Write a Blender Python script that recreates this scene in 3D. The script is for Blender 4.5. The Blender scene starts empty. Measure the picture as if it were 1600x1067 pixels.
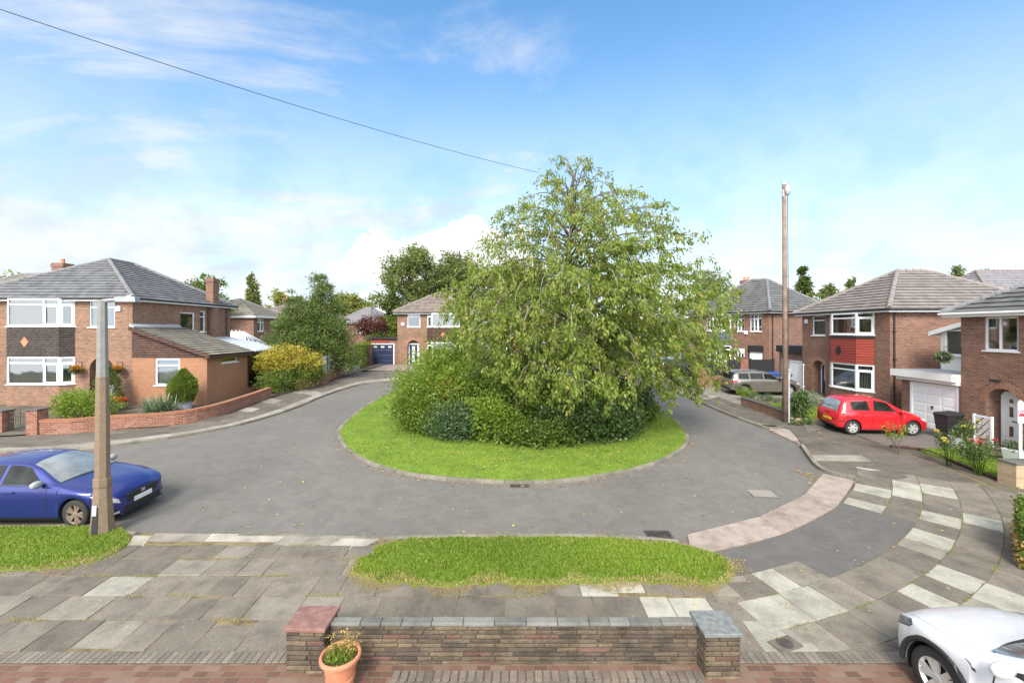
import bpy, math, random
import numpy as np
from mathutils import Vector, Matrix
R = math.radians
PI = math.pi
S = bpy.context.scene
C = S.collection
rng = np.random.default_rng(7)
random.seed(7)

# ---------------------------------------------------------------- survey of the site
FPX, EYE, SLOPE = 690.0, 5.2, 0.0406          # the close climbs gently away from the window
def gz(y):
    return SLOPE * min(max(y, -10.0), 52.0)
def G(px, py):                                # photo measurement of a ground point -> metres on the sloping ground
    Y = FPX * EYE / (py - 487.0)
    return ((px - 800.0) / FPX * Y, Y)
def Gs(*pts):
    return [G(*p) for p in pts]
def at(px, py, Y):
    return ((px - 800.0) / FPX * Y, Y, EYE - (py - 515.0) / FPX * Y)

# ---------------------------------------------------------------- mesh builder
class MB:
    def __init__(self, M=None):
        self.v = []; self.f = []; self.m = []; self.t = []
        self.M = M or Matrix.Identity(4)
    def pt(self, p):
        self.v.append(tuple(self.M @ Vector(p))); return len(self.v) - 1
    def poly(self, pts, mi=0, t=0.0):
        self.f.append([self.pt(p) for p in pts]); self.m.append(mi); self.t.append(t)
    def box(self, x0, y0, z0, x1, y1, z1, mi=0, t=0.0):
        if x0 > x1: x0, x1 = x1, x0
        if y0 > y1: y0, y1 = y1, y0
        if z0 > z1: z0, z1 = z1, z0
        i = [self.pt(p) for p in ((x0,y0,z0),(x1,y0,z0),(x1,y1,z0),(x0,y1,z0),(x0,y0,z1),(x1,y0,z1),(x1,y1,z1),(x0,y1,z1))]
        for q in ((3,2,1,0),(4,5,6,7),(0,1,5,4),(1,2,6,5),(2,3,7,6),(3,0,4,7)):
            self.f.append([i[k] for k in q]); self.m.append(mi); self.t.append(t)
    def hexa(self, b, tp, mi=0, t=0.0):        # 4 bottom points, 4 top points (ccw)
        i = [self.pt(p) for p in list(b) + list(tp)]
        for q in ((3,2,1,0),(4,5,6,7),(0,1,5,4),(1,2,6,5),(2,3,7,6),(3,0,4,7)):
            self.f.append([i[k] for k in q]); self.m.append(mi); self.t.append(t)
    def bar(self, p, q, w, h, mi=0):
        p = Vector(p); q = Vector(q); d = (q - p)
        if d.length < 1e-6: return
        d.normalize()
        up = Vector((0,0,1)) if abs(d.z) < .95 else Vector((1,0,0))
        s = d.cross(up).normalized() * (w/2); u = s.cross(d).normalized() * (h/2)
        self.hexa((p-s-u, p+s-u, q+s-u, q-s-u), (p-s+u, p+s+u, q+s+u, q-s+u), mi)
    def tube(self, pts, radii, n=8, mi=0, cap=True):
        pts = [Vector(p) for p in pts]
        if not hasattr(radii, '__len__'): radii = [radii] * len(pts)
        rings = []
        for k, p in enumerate(pts):
            d = (pts[min(k+1, len(pts)-1)] - pts[max(k-1, 0)])
            d = d.normalized() if d.length > 1e-9 else Vector((0,0,1))
            a = Vector((1,0,0)) if abs(d.x) < .8 else Vector((0,1,0))
            s = d.cross(a).normalized(); u = d.cross(s)
            rings.append([self.pt(p + (s*math.cos(2*PI*j/n) + u*math.sin(2*PI*j/n)) * radii[k]) for j in range(n)])
        for a, b in zip(rings, rings[1:]):
            for j in range(n):
                self.f.append([a[j], a[(j+1)%n], b[(j+1)%n], b[j]]); self.m.append(mi); self.t.append(0.0)
        if cap:
            self.f.append(rings[0][::-1]); self.m.append(mi); self.t.append(0.0)
            self.f.append(rings[-1]); self.m.append(mi); self.t.append(0.0)
    def lathe(self, prof, n=20, mi=0, c=(0,0,0), axis='z', close=True):
        rings = []
        for r, z in prof:
            rr = []
            for j in range(n):
                a = 2*PI*j/n
                if axis == 'z': q = (c[0]+r*math.cos(a), c[1]+r*math.sin(a), c[2]+z)
                else: q = (c[0]+r*math.cos(a), c[1]+z, c[2]-r*math.sin(a))
                rr.append(self.pt(q))
            rings.append(rr)
        for a, b in zip(rings, rings[1:]):
            for j in range(n):
                self.f.append([a[j], a[(j+1)%n], b[(j+1)%n], b[j]]); self.m.append(mi); self.t.append(0.0)
        if close:
            self.f.append(rings[0][::-1]); self.m.append(mi); self.t.append(0.0)
            self.f.append(rings[-1]); self.m.append(mi); self.t.append(0.0)
    def prism(self, poly, dz0, dz1, mi=0, sides=True, ground=True):
        g = gz if ground else (lambda y: 0.0)
        a = sum(poly[i][0]*poly[(i+1)%len(poly)][1] - poly[(i+1)%len(poly)][0]*poly[i][1] for i in range(len(poly)))
        if a < 0: poly = poly[::-1]
        self.poly([(x, y, g(y)+dz1) for x, y in poly], mi)
        if sides:
            for (x0,y0),(x1,y1) in zip(poly, poly[1:]+poly[:1]):
                self.poly([(x0,y0,g(y0)+dz0),(x1,y1,g(y1)+dz0),(x1,y1,g(y1)+dz1),(x0,y0,g(y0)+dz1)], mi)
    def build(self, name, mat, parent=None, smooth=False, bevel=0.0, loc=None):
        me = bpy.data.meshes.new(name)
        me.from_pydata(self.v, [], self.f)
        for m in (mat if isinstance(mat, (list, tuple)) else [mat]): me.materials.append(m)
        if isinstance(mat, (list, tuple)): me.polygons.foreach_set('material_index', self.m)
        if any(self.t):
            me.attributes.new('tint', 'FLOAT', 'FACE').data.foreach_set('value', self.t)
        auto_uv(me)
        if smooth: me.polygons.foreach_set('use_smooth', [True]*len(me.polygons))
        o = bpy.data.objects.new(name, me); C.objects.link(o)
        if parent: o.parent = parent
        if loc: o.location = loc
        if bevel:
            b = o.modifiers.new('edge', 'BEVEL'); b.width = bevel; b.segments = 2; b.limit_method = 'ANGLE'; b.angle_limit = R(40)
        return o

def auto_uv(me):                               # metric box projection: u along the wall, v up it (or up the slope)
    n = len(me.loops)
    if not n: return
    co = np.empty(len(me.vertices)*3); me.vertices.foreach_get('co', co); co = co.reshape(-1,3)
    vi = np.empty(n, dtype=np.int32); me.loops.foreach_get('vertex_index', vi)
    no = np.empty(len(me.polygons)*3); me.polygons.foreach_get('normal', no); no = no.reshape(-1,3)
    lt = np.empty(len(me.polygons), dtype=np.int32); me.polygons.foreach_get('loop_total', lt)
    nl = np.repeat(no, lt, axis=0); p = co[vi]
    flat = np.abs(nl[:,2]) > .96
    t = np.stack([-nl[:,1], nl[:,0], np.zeros(n)], 1)
    ln = np.linalg.norm(t, axis=1); ln[ln < 1e-6] = 1; t /= ln[:,None]
    up = np.cross(nl, t)
    uv = np.stack([(p*t).sum(1), (p*up).sum(1)], 1)
    uv[flat] = p[flat][:, :2]
    me.uv_layers.new(name='UVMap').data.foreach_set('uv', uv.astype(np.float32).ravel())

def raw_mesh(name, co, idx, k, mat, parent=None, tint=None, smooth=False):   # faces of k corners from arrays
    me = bpy.data.meshes.new(name); nf = len(idx)//k
    me.vertices.add(len(co)); me.vertices.foreach_set('co', np.asarray(co, np.float32).ravel())
    me.loops.add(len(idx)); me.loops.foreach_set('vertex_index', np.asarray(idx, np.int32))
    me.polygons.add(nf)
    me.polygons.foreach_set('loop_start', np.arange(0, nf*k, k, dtype=np.int32))
    me.polygons.foreach_set('loop_total', np.full(nf, k, np.int32))
    if tint is not None:
        me.attributes.new('tint', 'FLOAT', 'FACE').data.foreach_set('value', np.asarray(tint, np.float32))
    me.update(calc_edges=True); me.validate()
    me.materials.append(mat)
    if smooth: me.polygons.foreach_set('use_smooth', [True]*nf)
    o = bpy.data.objects.new(name, me); C.objects.link(o)
    if parent: o.parent = parent
    return o

def tag(o, label, cat, group=None, kind=None):
    o['label'] = label; o['category'] = cat
    if group: o['group'] = group
    if kind: o['kind'] = kind
    return o
def thing(name, label, cat, loc=(0,0,0), rot=0.0, group=None):
    o = bpy.data.objects.new(name, None); C.objects.link(o)
    o.location = loc; o.rotation_euler = (0,0,rot); o.empty_display_size = .3
    return tag(o, label, cat, group)
def copy_tree(o, parent=None):
    c = o.copy(); C.objects.link(c)
    if parent: c.parent = parent
    for ch in list(o.children): copy_tree(ch, c)
    return c
def T(x, y, z=0.0, a=0.0):
    return Matrix.Translation((x, y, z)) @ Matrix.Rotation(a, 4, 'Z')
def spline(pts, n=8, closed=False):            # Catmull-Rom through plan points
    P = [np.array(p, float) for p in pts]; out = []; m = len(P)
    for i in range(m if closed else m-1):
        p1, p2 = P[i], P[(i+1) % m]
        p0 = P[(i-1) % m] if closed or i > 0 else 2*p1-p2
        p3 = P[(i+2) % m] if closed or i+2 < m else 2*p2-p1
        for k in range(n):
            t = k/n
            out.append(tuple(.5*((2*p1)+(-p0+p2)*t+(2*p0-5*p1+4*p2-p3)*t*t+(-p0+3*p1-3*p2+p3)*t**3)))
    if not closed: out.append(tuple(P[-1]))
    return out
def resample(pts, n):
    P = np.array(pts, float); d = np.r_[0, np.cumsum(np.linalg.norm(np.diff(P, axis=0), axis=1))]
    s = np.linspace(0, d[-1], n)
    return np.stack([np.interp(s, d, P[:,k]) for k in range(P.shape[1])], 1)
def length(pts):
    P = np.array(pts, float); return float(np.linalg.norm(np.diff(P, axis=0), axis=1).sum())
def offset(pts, d):                            # to the left of travel for d > 0
    P = np.array(pts, float); t = np.gradient(P, axis=0); t /= np.linalg.norm(t, axis=1)[:,None]+1e-9
    return P + np.stack([-t[:,1], t[:,0]], 1)*d
def inside(poly, pts):
    P = np.array(poly); x, y = pts[:,0], pts[:,1]; r = np.zeros(len(pts), bool); j = len(P)-1
    for i in range(len(P)):
        c = ((P[i,1] > y) != (P[j,1] > y)) & (x < (P[j,0]-P[i,0])*(y-P[i,1])/(P[j,1]-P[i,1]+1e-12)+P[i,0])
        r ^= c; j = i
    return r

# ---------------------------------------------------------------- materials
class NT:
    def __init__(self, name):
        self.m = bpy.data.materials.new(name); self.m.use_nodes = True
        self.t = self.m.node_tree; self.n = self.t.nodes; self.n.clear()
        self.out = self.n.new('ShaderNodeOutputMaterial')
    def new(self, typ, **kw):
        nd = self.n.new('ShaderNode'+typ)
        for k, v in kw.items():
            if hasattr(nd, k): setattr(nd, k, v)
            else: self.set(nd, k, v)
        return nd
    def set(self, nd, k, v):
        s = nd.inputs[k]
        if isinstance(v, bpy.types.NodeSocket): self.t.links.new(v, s)
        elif hasattr(v, 'outputs'): self.t.links.new(v.outputs[0], s)
        else: s.default_value = v
    def link(self, a, b): self.t.links.new(a, b)
    def coord(self, which='Object'): return self.new('TexCoord').outputs[which]
    def noise(self, vec, scale, detail=3, rough=.55, dist=0.0):
        nd = self.new('TexNoise'); self.link(vec, nd.inputs['Vector'])
        nd.inputs['Scale'].default_value = scale; nd.inputs['Detail'].default_value = detail
        nd.inputs['Roughness'].default_value = rough; nd.inputs['Distortion'].default_value = dist
        return nd.outputs['Fac']
    def ramp(self, fac, stops):
        nd = self.new('ValToRGB'); self.link(fac, nd.inputs['Fac'])
        e = nd.color_ramp.elements
        while len(e) < len(stops): e.new(.5)
        for el, (p, c) in zip(e, stops):
            el.position = p; el.color = (*c, 1) if hasattr(c, '__len__') and len(c) == 3 else ((c,c,c,1) if not hasattr(c,'__len__') else c)
        return nd.outputs['Color']
    def mix(self, fac, a, b, mode='MIX'):
        nd = self.new('MixRGB'); nd.blend_type = mode
        for k, v in (('Fac', fac), ('Color1', a), ('Color2', b)):
            if isinstance(v, bpy.types.NodeSocket): self.link(v, nd.inputs[k])
            elif k == 'Fac': nd.inputs[k].default_value = v
            else: nd.inputs[k].default_value = (*v, 1) if len(v) == 3 else v
        return nd.outputs['Color']
    def bump(self, h, strength=.3, dist=.01):
        nd = self.new('Bump'); self.link(h, nd.inputs['Height'])
        nd.inputs['Strength'].default_value = strength; nd.inputs['Distance'].default_value = dist
        return nd.outputs['Normal']
    def bsdf(self, color, rough=.7, normal=None, **kw):
        b = self.new('BsdfPrincipled')
        for k, v in (('Base Color', color), ('Roughness', rough)):
            if isinstance(v, bpy.types.NodeSocket): self.link(v, b.inputs[k])
            elif k == 'Base Color': b.inputs[k].default_value = (*v, 1)
            else: b.inputs[k].default_value = v
        if normal is not None: self.link(normal, b.inputs['Normal'])
        for k, v in kw.items(): b.inputs[k.replace('_', ' ')].default_value = v
        return b
    def done(self, sh):
        self.link(sh.outputs[0], self.out.inputs['Surface']); return self.m

def plain(name, c, rough=.6, var=.15, scale=6.0, bump=.0, bscale=60.0, c2=None, **kw):
    t = NT(name); v = t.coord()
    a = t.noise(v, scale, 4); hi = tuple(min(1, x*(1+var)) for x in c); lo = c2 or tuple(x*(1-var) for x in c)
    col = t.ramp(a, [(.3, lo), (.7, hi)])
    nm = t.bump(t.noise(v, bscale, 3), bump, .004) if bump else None
    return t.done(t.bsdf(col, rough, nm, **kw))

def brick(name, cols, mortar=(.29,.255,.21), bw=.225, bh=.075, ms=.010, stain=.25, rough=.9):
    t = NT(name); uv = t.coord('UV'); ob = t.coord()
    b = t.new('TexBrick'); t.link(uv, b.inputs['Vector'])
    b.inputs['Scale'].default_value = 1; b.inputs['Brick Width'].default_value = bw; b.inputs['Row Height'].default_value = bh
    b.inputs['Mortar Size'].default_value = ms; b.inputs['Mortar Smooth'].default_value = .3
    b.inputs['Color1'].default_value = (0,0,0,1); b.inputs['Color2'].default_value = (1,1,1,1); b.inputs['Mortar'].default_value = (.5,.5,.5,1)
    sp = t.new('SeparateColor'); t.link(b.outputs['Color'], sp.inputs[0])
    n1 = t.noise(uv, 9, 3); j = t.new('Math', operation='ADD'); t.link(sp.outputs[0], j.inputs[0]); t.link(n1, j.inputs[1])
    h = t.new('Math', operation='MULTIPLY'); t.link(j.outputs[0], h.inputs[0]); h.inputs[1].default_value = .5
    k = len(cols); col = t.ramp(h.outputs[0], [(.15+.7*i/(k-1), c) for i, c in enumerate(cols)])
    col = t.mix(b.outputs['Fac'], col, mortar)
    big = t.ramp(t.noise(ob, .55, 5), [(.3, 1-stain), (.65, 1.0)])
    col = t.mix(1.0, col, big, 'MULTIPLY')
    inv = t.new('Math', operation='SUBTRACT'); inv.inputs[0].default_value = 1; t.link(b.outputs['Fac'], inv.inputs[1])
    return t.done(t.bsdf(col, rough, t.bump(inv.outputs[0], .5, .008)))

def rooftile(name, cols, w=.33):
    t = NT(name); uv = t.coord('UV'); ob = t.coord()
    b = t.new('TexBrick'); t.link(uv, b.inputs['Vector'])
    b.inputs['Scale'].default_value = 1; b.inputs['Brick Width'].default_value = w; b.inputs['Row Height'].default_value = .34
    b.inputs['Mortar Size'].default_value = .006; b.inputs['Color1'].default_value = (0,0,0,1); b.inputs['Color2'].default_value = (1,1,1,1)
    b.inputs['Mortar'].default_value = (.2,.2,.2,1)
    n = t.noise(ob, 1.1, 6, .65)
    m = t.mix(.55, b.outputs['Color'], n)
    col = t.ramp(m, [(.2, cols[0]), (.5, cols[1]), (.8, cols[2])])
    li = t.ramp(t.noise(ob, 14, 4, .7), [(.62, 0.0), (.72, 1.0)])
    col = t.mix(t.mix(1.0, li, (.35,.35,.35), 'MULTIPLY'), col, (.36,.35,.27))
    return t.done(t.bsdf(col, .85, t.bump(t.noise(ob, 40, 3), .3, .006)))

def leafmat(name, cols, trans=.35, rough=.5):
    t = NT(name)
    a = t.new('Attribute'); a.attribute_name = 'tint'
    k = len(cols); col = t.ramp(a.outputs['Fac'], [(i/(k-1), c) for i, c in enumerate(cols)])
    p = t.bsdf(col, rough); p.inputs['Specular IOR Level'].default_value = .35
    tr = t.new('BsdfTranslucent')
    t.link(t.mix(.5, col, (.30,.36,.04), 'MIX'), tr.inputs['Color'])
    mx = t.new('MixShader'); mx.inputs[0].default_value = trans
    t.link(p.outputs[0], mx.inputs[1]); t.link(tr.outputs[0], mx.inputs[2])
    return t.done(mx)

def glassmat(name, tint=(.75,.8,.8), refl=.55):
    t = NT(name)
    tr = t.new('BsdfTransparent'); tr.inputs[0].default_value = (*tint, 1)
    gl = t.new('BsdfGlossy'); gl.inputs['Roughness'].default_value = .03; gl.inputs[0].default_value = (.9,.95,1,1)
    lw = t.new('LayerWeight'); lw.inputs[0].default_value = refl
    t.link(t.bump(t.noise(t.coord(), 1.3, 1), .06, .05), gl.inputs['Normal'])
    mx = t.new('MixShader'); t.link(t.ramp(lw.outputs['Fresnel'], [(0, .10), (.9, .9)]), mx.inputs[0])
    t.link(tr.outputs[0], mx.inputs[1]); t.link(gl.outputs[0], mx.inputs[2])
    return t.done(mx)

def carpaint(name, c, metallic=.3, rough=.28):
    t = NT(name); fl = t.noise(t.coord(), 900, 1)
    col = t.mix(t.mix(1.0, fl, (.25,.25,.25), 'MULTIPLY'), c, tuple(min(1, x*1.6+.02) for x in c))
    b = t.bsdf(col, rough); b.inputs['Metallic'].default_value = metallic
    b.inputs['Coat Weight'].default_value = .8; b.inputs['Coat Roughness'].default_value = .06
    return t.done(b)

def slabmat(name, stops, lichen=.35):
    t = NT(name); a = t.new('Attribute'); a.attribute_name = 'tint'; ob = t.coord()
    col = t.ramp(a.outputs['Fac'], stops)
    big = t.ramp(t.noise(ob, 2.1, 6, .68), [(.3, .62), (.52, 1.0), (.74, 1.22)])
    col = t.mix(1.0, col, big, 'MULTIPLY')
    sp = t.ramp(t.noise(ob, 55, 2, .7), [(.3, .6), (.7, 1.3)])
    col = t.mix(.75, col, t.mix(1.0, col, sp, 'MULTIPLY'))
    vo = t.new('TexVoronoi'); t.link(ob, vo.inputs['Vector']); vo.inputs['Scale'].default_value = 5.5
    jit = t.noise(ob, 30, 2)
    ad = t.new('Math', operation='MULTIPLY_ADD'); t.link(jit, ad.inputs[0]); ad.inputs[1].default_value = .22; t.link(vo.outputs['Distance'], ad.inputs[2])
    spot = t.ramp(ad.outputs[0], [(.16, lichen), (.21, 0.0)])
    gate = t.ramp(t.noise(ob, .9, 2), [(.45, 0.0), (.6, 1.0)])
    col = t.mix(t.mix(1.0, spot, gate, 'MULTIPLY'), col, (.55,.55,.50))
    return t.done(t.bsdf(col, .92, t.bump(t.noise(ob, 70, 3), .45, .006)))

M = {}
M['brick_orange'] = brick('brick_orange', [(0.0999, 0.0474, 0.0321), (0.1902, 0.0844, 0.045), (0.2568, 0.1119, 0.0578), (0.3234, 0.1507, 0.0788)])
M['brick_ext'] = brick('brick_extension', [(0.2549, 0.1185, 0.0671), (0.3039, 0.1413, 0.0774), (0.3382, 0.1641, 0.0903)], stain=.12, mortar=(.40,.25,.15), ms=.007)
M['brick_red'] = brick('brick_red', [(0.103, 0.0453, 0.0314), (0.1971, 0.084, 0.0517), (0.2554, 0.1112, 0.069), (0.3046, 0.1483, 0.1004)], mortar=(.26,.22,.185))
M['brick_wall'] = brick('brick_garden', [(0.144, 0.0432, 0.0288), (0.2448, 0.0792, 0.0432), (0.3024, 0.108, 0.0576), (0.288, 0.216, 0.18)], mortar=(.34,.24,.2), stain=.3)
M['brick_copin'] = brick('brick_on_edge', [(0.27, 0.09, 0.045), (0.33, 0.1275, 0.0638), (0.375, 0.1575, 0.0825)], mortar=(.4,.24,.16), bw=.075, bh=.225, ms=.008)
M['brick_arch'] = brick('brick_arch', [(.28,.12,.07), (.38,.18,.10)], bw=.075, bh=.24, ms=.008)
M['brick_buff'] = brick('brick_buff', [(.36,.25,.14), (.45,.33,.20), (.50,.38,.25)], mortar=(.40,.33,.25), bw=.3, bh=.1)
M['roof_grey'] = rooftile('roof_grey', [(.08,.083,.088), (.125,.128,.134), (.165,.168,.172)])
M['roof_pink'] = rooftile('roof_pinkish', [(0.1292, 0.1122, 0.1054), (0.1768, 0.155, 0.1442), (0.2176, 0.1938, 0.1822)])
M['roof_dark'] = rooftile('roof_dark', [(0.0697, 0.0722, 0.0722), (0.1066, 0.1082, 0.1066), (0.1394, 0.1394, 0.1353)])
M['roof_brown'] = rooftile('roof_brown', [(.12,.095,.08), (.19,.155,.13), (.24,.20,.17)])
M['roof_olive'] = rooftile('roof_weathered', [(.13,.115,.09), (.19,.17,.135), (.24,.22,.175)])
M['roof_slate'] = rooftile('roof_slate', [(0.15, 0.1425, 0.1575), (0.2025, 0.195, 0.21), (0.2475, 0.2325, 0.2475)], .25)
M['hip'] = plain('ridge_tile', (.17,.17,.175), .85, .25, 3, .3)
M['hip_pink'] = plain('ridge_tile_pink', (.22,.19,.175), .85, .2, 3, .3)
M['terracotta'] = plain('terracotta', (.50,.20,.11), .75, .15, 5, .1)
M['upvc'] = plain('white_upvc', (.78,.79,.80), .35, .03, 3)
M['render'] = plain('white_board', (.72,.72,.70), .55, .05, 2)
M['black'] = plain('black_plastic', (.018,.018,.02), .6, .2, 8)
M['gutter'] = plain('dark_gutter', (.03,.024,.022), .5, .2, 5)
M['pane'] = glassmat('window_glass')
M['pane_dark'] = glassmat('dark_glass', (.12,.14,.14), .6)
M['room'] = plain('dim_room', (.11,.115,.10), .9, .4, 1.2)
M['curtain'] = plain('pale_curtain', (.52,.54,.50), .9, .12, 7)
M['blind'] = plain('grey_blind', (.50,.51,.48), .7, .08, 4)
M['tile_dark'] = brick('hung_tile_dark', [(.045,.035,.03), (.075,.06,.052), (.10,.08,.07)], mortar=(.015,.012,.01), bw=.165, bh=.11, ms=.012, stain=.3)
M['tile_brown'] = brick('hung_tile_brown', [(.065,.035,.025), (.10,.055,.04), (.13,.07,.05)], mortar=(.02,.012,.01), bw=.165, bh=.12, ms=.014, stain=.2)
M['tile_red'] = brick('boarding_red', [(0.27, 0.0394, 0.0248), (0.315, 0.0507, 0.0315), (0.3375, 0.0562, 0.0338)], mortar=(.12,.012,.01), bw=6, bh=.14, ms=.012, stain=.08, rough=.55)
M['tile_blue'] = brick('hung_tile_slate', [(.08,.10,.14), (.11,.135,.18), (.13,.155,.20)], mortar=(.03,.035,.05), bw=.2, bh=.12, ms=.01, stain=.1)
M['wood_dark'] = plain('dark_stained_wood', (.05,.022,.016), .5, .3, 6, .15)
M['navy'] = plain('navy_paint', (.022,.03,.07), .35, .1, 3)
M['lead'] = plain('lead_flashing', (.36,.38,.41), .5, .2, 4)
M['metal'] = plain('grey_metal', (.32,.33,.34), .45, .15, 5, Metallic=.6)
M['iron'] = plain('cast_iron', (.06,.052,.048), .7, .35, 9, .2)
M['polycarb'] = plain('translucent_roof', (.40,.43,.46), .3, .05, 2)
# ---------------------------------------------------------------- house kit (local axes: x along the front, y into the house, z up)
def side(W, D, s):
    return {'front': T(0,0,0,0), 'right': T(W,0,0,PI/2), 'back': T(W,D,0,PI), 'left': T(0,D,0,-PI/2)}[s]

def wall(mb, Ms, w, h, ops=(), low=-.9, mi=0, deep=.11):
    """wall face in the plane y=0 with openings (x0,z0,x1,z1[,'arch'[,depth]]) and their reveals"""
    keep = mb.M; mb.M = Ms
    xs = sorted({0.0, w, *[o[0] for o in ops], *[o[2] for o in ops]}); zs = sorted({low, h, *[o[1] for o in ops], *[o[3] for o in ops]})
    for a, b in zip(xs, xs[1:]):
        for c, d in zip(zs, zs[1:]):
            mx, mz = (a+b)/2, (c+d)/2
            if any(o[0] < mx < o[2] and o[1] < mz < o[3] for o in ops): continue
            mb.poly([(a,0,c),(b,0,c),(b,0,d),(a,0,d)], mi)
    for o in ops:
        x0, z0, x1, z1 = o[:4]; dp = o[5] if len(o) > 5 else deep
        if len(o) > 4 and o[4] == 'arch':
            r = (x1-x0)/2; zc = z1-r; xc = (x0+x1)/2; n = 14
            arc = [(xc-r*math.cos(PI*k/n), zc+r*math.sin(PI*k/n)) for k in range(n+1)]
            for (ax,az),(bx,bz) in zip(arc, arc[1:]):
                mb.poly([(ax,0,az),(bx,0,bz),(bx,0,z1),(ax,0,z1)], mi)
                mb.poly([(ax,0,az),(ax,dp,az),(bx,dp,bz),(bx,0,bz)], mi)
            mb.poly([(x0,0,z0),(x0,dp,z0),(x0,dp,zc),(x0,0,zc)], mi); mb.poly([(x1,0,z0),(x1,0,zc),(x1,dp,zc),(x1,dp,z0)], mi)
            mb.poly([(x0,0,z0),(x1,0,z0),(x1,dp,z0),(x0,dp,z0)], mi)
            mb.poly([(x0-.01,dp,z0),(x1+.01,dp,z0),(x1+.01,dp,z1+.01),(x0-.01,dp,z1+.01)], mi)
        else:
            mb.poly([(x0,0,z0),(x0,dp,z0),(x0,dp,z1),(x0,0,z1)], mi); mb.poly([(x1,0,z0),(x1,0,z1),(x1,dp,z1),(x1,dp,z0)], mi)
            mb.poly([(x0,0,z1),(x0,dp,z1),(x1,dp,z1),(x1,0,z1)], mi); mb.poly([(x0,0,z0),(x1,0,z0),(x1,dp,z0),(x0,dp,z0)], mi)
    mb.M = keep

def window(par, Ms, x, z, w, h, cells, back='curtain', d=.05, fr=.065, sill=True, mat='upvc', name='window', slat=.09, proud=0.0):
    """cells: [(x0,x1,[transom fractions],opening?)] as fractions of the width"""
    K = Ms @ Matrix.Translation((x, d, z)); f = MB(K)
    f.box(0,0,0,fr,.07,h); f.box(w-fr,0,0,w,.07,h); f.box(fr,0,0,w-fr,.07,fr); f.box(fr,0,h-fr,w-fr,.07,h)
    for i, c in enumerate(cells):
        x0, x1 = c[0]*w, c[1]*w
        if i: f.box(x0-fr*.55,.002,fr,x0+fr*.55,.068,h-fr)
        lo = x0 + (fr if i == 0 else fr*.55); hi = x1 - (fr if i == len(cells)-1 else fr*.55)
        for tf in c[2]: f.box(lo,.004,tf*h-fr*.45,hi,.066,tf*h+fr*.45)
        if len(c) > 3 and c[3]:                # opening light: an inner sash frame standing proud
            q = fr*.8; b0 = fr; t0 = (c[2][0]*h-fr*.45) if c[2] else h-fr
            f.box(lo,-.012,b0,lo+q,.03,t0); f.box(hi-q,-.012,b0,hi,.03,t0); f.box(lo+q,-.012,b0,hi-q,.03,b0+q); f.box(lo+q,-.012,t0-q,hi-q,.03,t0)
    wd = f.build(name, M[mat], par)
    if sill:
        s = MB(K); s.box(-.06,-d-.06,-.05,w+.06,.03,-.002); s.build('sill', M[mat], wd)
    g = MB(K); g.poly([(fr*.5,.035,fr*.5),(w-fr*.5,.035,fr*.5),(w-fr*.5,.035,h-fr*.5),(fr*.5,.035,h-fr*.5)]); g.build('pane', M['pane'], wd)
    b = MB(K)
    if back == 'blind':
        k = int(h/slat)
        for i in range(k):
            zz = fr + i*(h-2*fr)/k
            b.poly([(fr,.16,zz),(w-fr,.16,zz),(w-fr,.115,zz+slat*.62),(fr,.115,zz+slat*.62)])
        b.build('blind', M['blind'], wd)
    elif back == 'vertical':
        k = int(w/.13)
        for i in range(k):
            xx = fr + i*(w-2*fr)/k
            b.poly([(xx,.14,fr),(xx+.075,.17,fr),(xx+.075,.17,h-fr),(xx,.14,h-fr)])
        b.build('blind', M['blind'], wd)
    elif back == 'sides':
        for q0, q1 in ((fr, .2*w), (.8*w, w-fr)):
            n = 6
            for i in range(n):
                a0 = q0+(q1-q0)*i/n; a1 = q0+(q1-q0)*(i+1)/n
                b.poly([(a0,.14+.03*(i%2),0),(a1,.14+.03*((i+1)%2),0),(a1,.14+.03*((i+1)%2),h),(a0,.14+.03*(i%2),h)])
        b.build('curtain', M['curtain'], wd)
    elif back == 'curtain':
        n = max(6, int(w/.12))
        for i in range(n):
            a0 = w*i/n; a1 = w*(i+1)/n
            b.poly([(a0,.14+.03*(i%2),0),(a1,.14+.03*((i+1)%2),0),(a1,.14+.03*((i+1)%2),h),(a0,.14+.03*(i%2),h)])
        b.build('curtain', M['curtain'], wd)
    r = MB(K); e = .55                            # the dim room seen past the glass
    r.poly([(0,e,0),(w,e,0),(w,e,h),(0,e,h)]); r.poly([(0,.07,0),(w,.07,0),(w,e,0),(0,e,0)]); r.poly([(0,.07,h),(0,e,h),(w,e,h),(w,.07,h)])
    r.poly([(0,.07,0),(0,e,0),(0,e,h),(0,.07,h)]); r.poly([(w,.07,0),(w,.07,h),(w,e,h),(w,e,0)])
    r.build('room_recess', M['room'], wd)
    return wd

def hung(par, Ms, w, z0, z1, mat, emblem=None, ex=.5, y=-.04, name='tile_panel'):
    b = MB(Ms); n = max(3, round((z1-z0)/.13)); c = (z1-z0)/n
    for i in range(n):                          # lapped courses
        za, zb = z0+i*c, z0+(i+1)*c
        b.poly([(0,y-.022,za),(w,y-.022,za),(w,y,zb),(0,y,zb)]); b.poly([(0,y,za),(w,y,za),(w,y-.022,za),(0,y-.022,za)])
    p = b.build(name, M[mat], par)
    if emblem:
        e = MB(Ms); r = .21; cx = w*ex; cz = (z0+z1)/2; n = 4
        for i in range(-n+1, n):                # stepped lozenge of small tiles
            ww = (n-abs(i))/n*r
            e.box(cx-ww, y-.045, cz+i*r*1.4/n-.036, cx+ww, y-.015, cz+i*r*1.4/n+.034)
        e.build('emblem', M[emblem], p)
    return p

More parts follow.
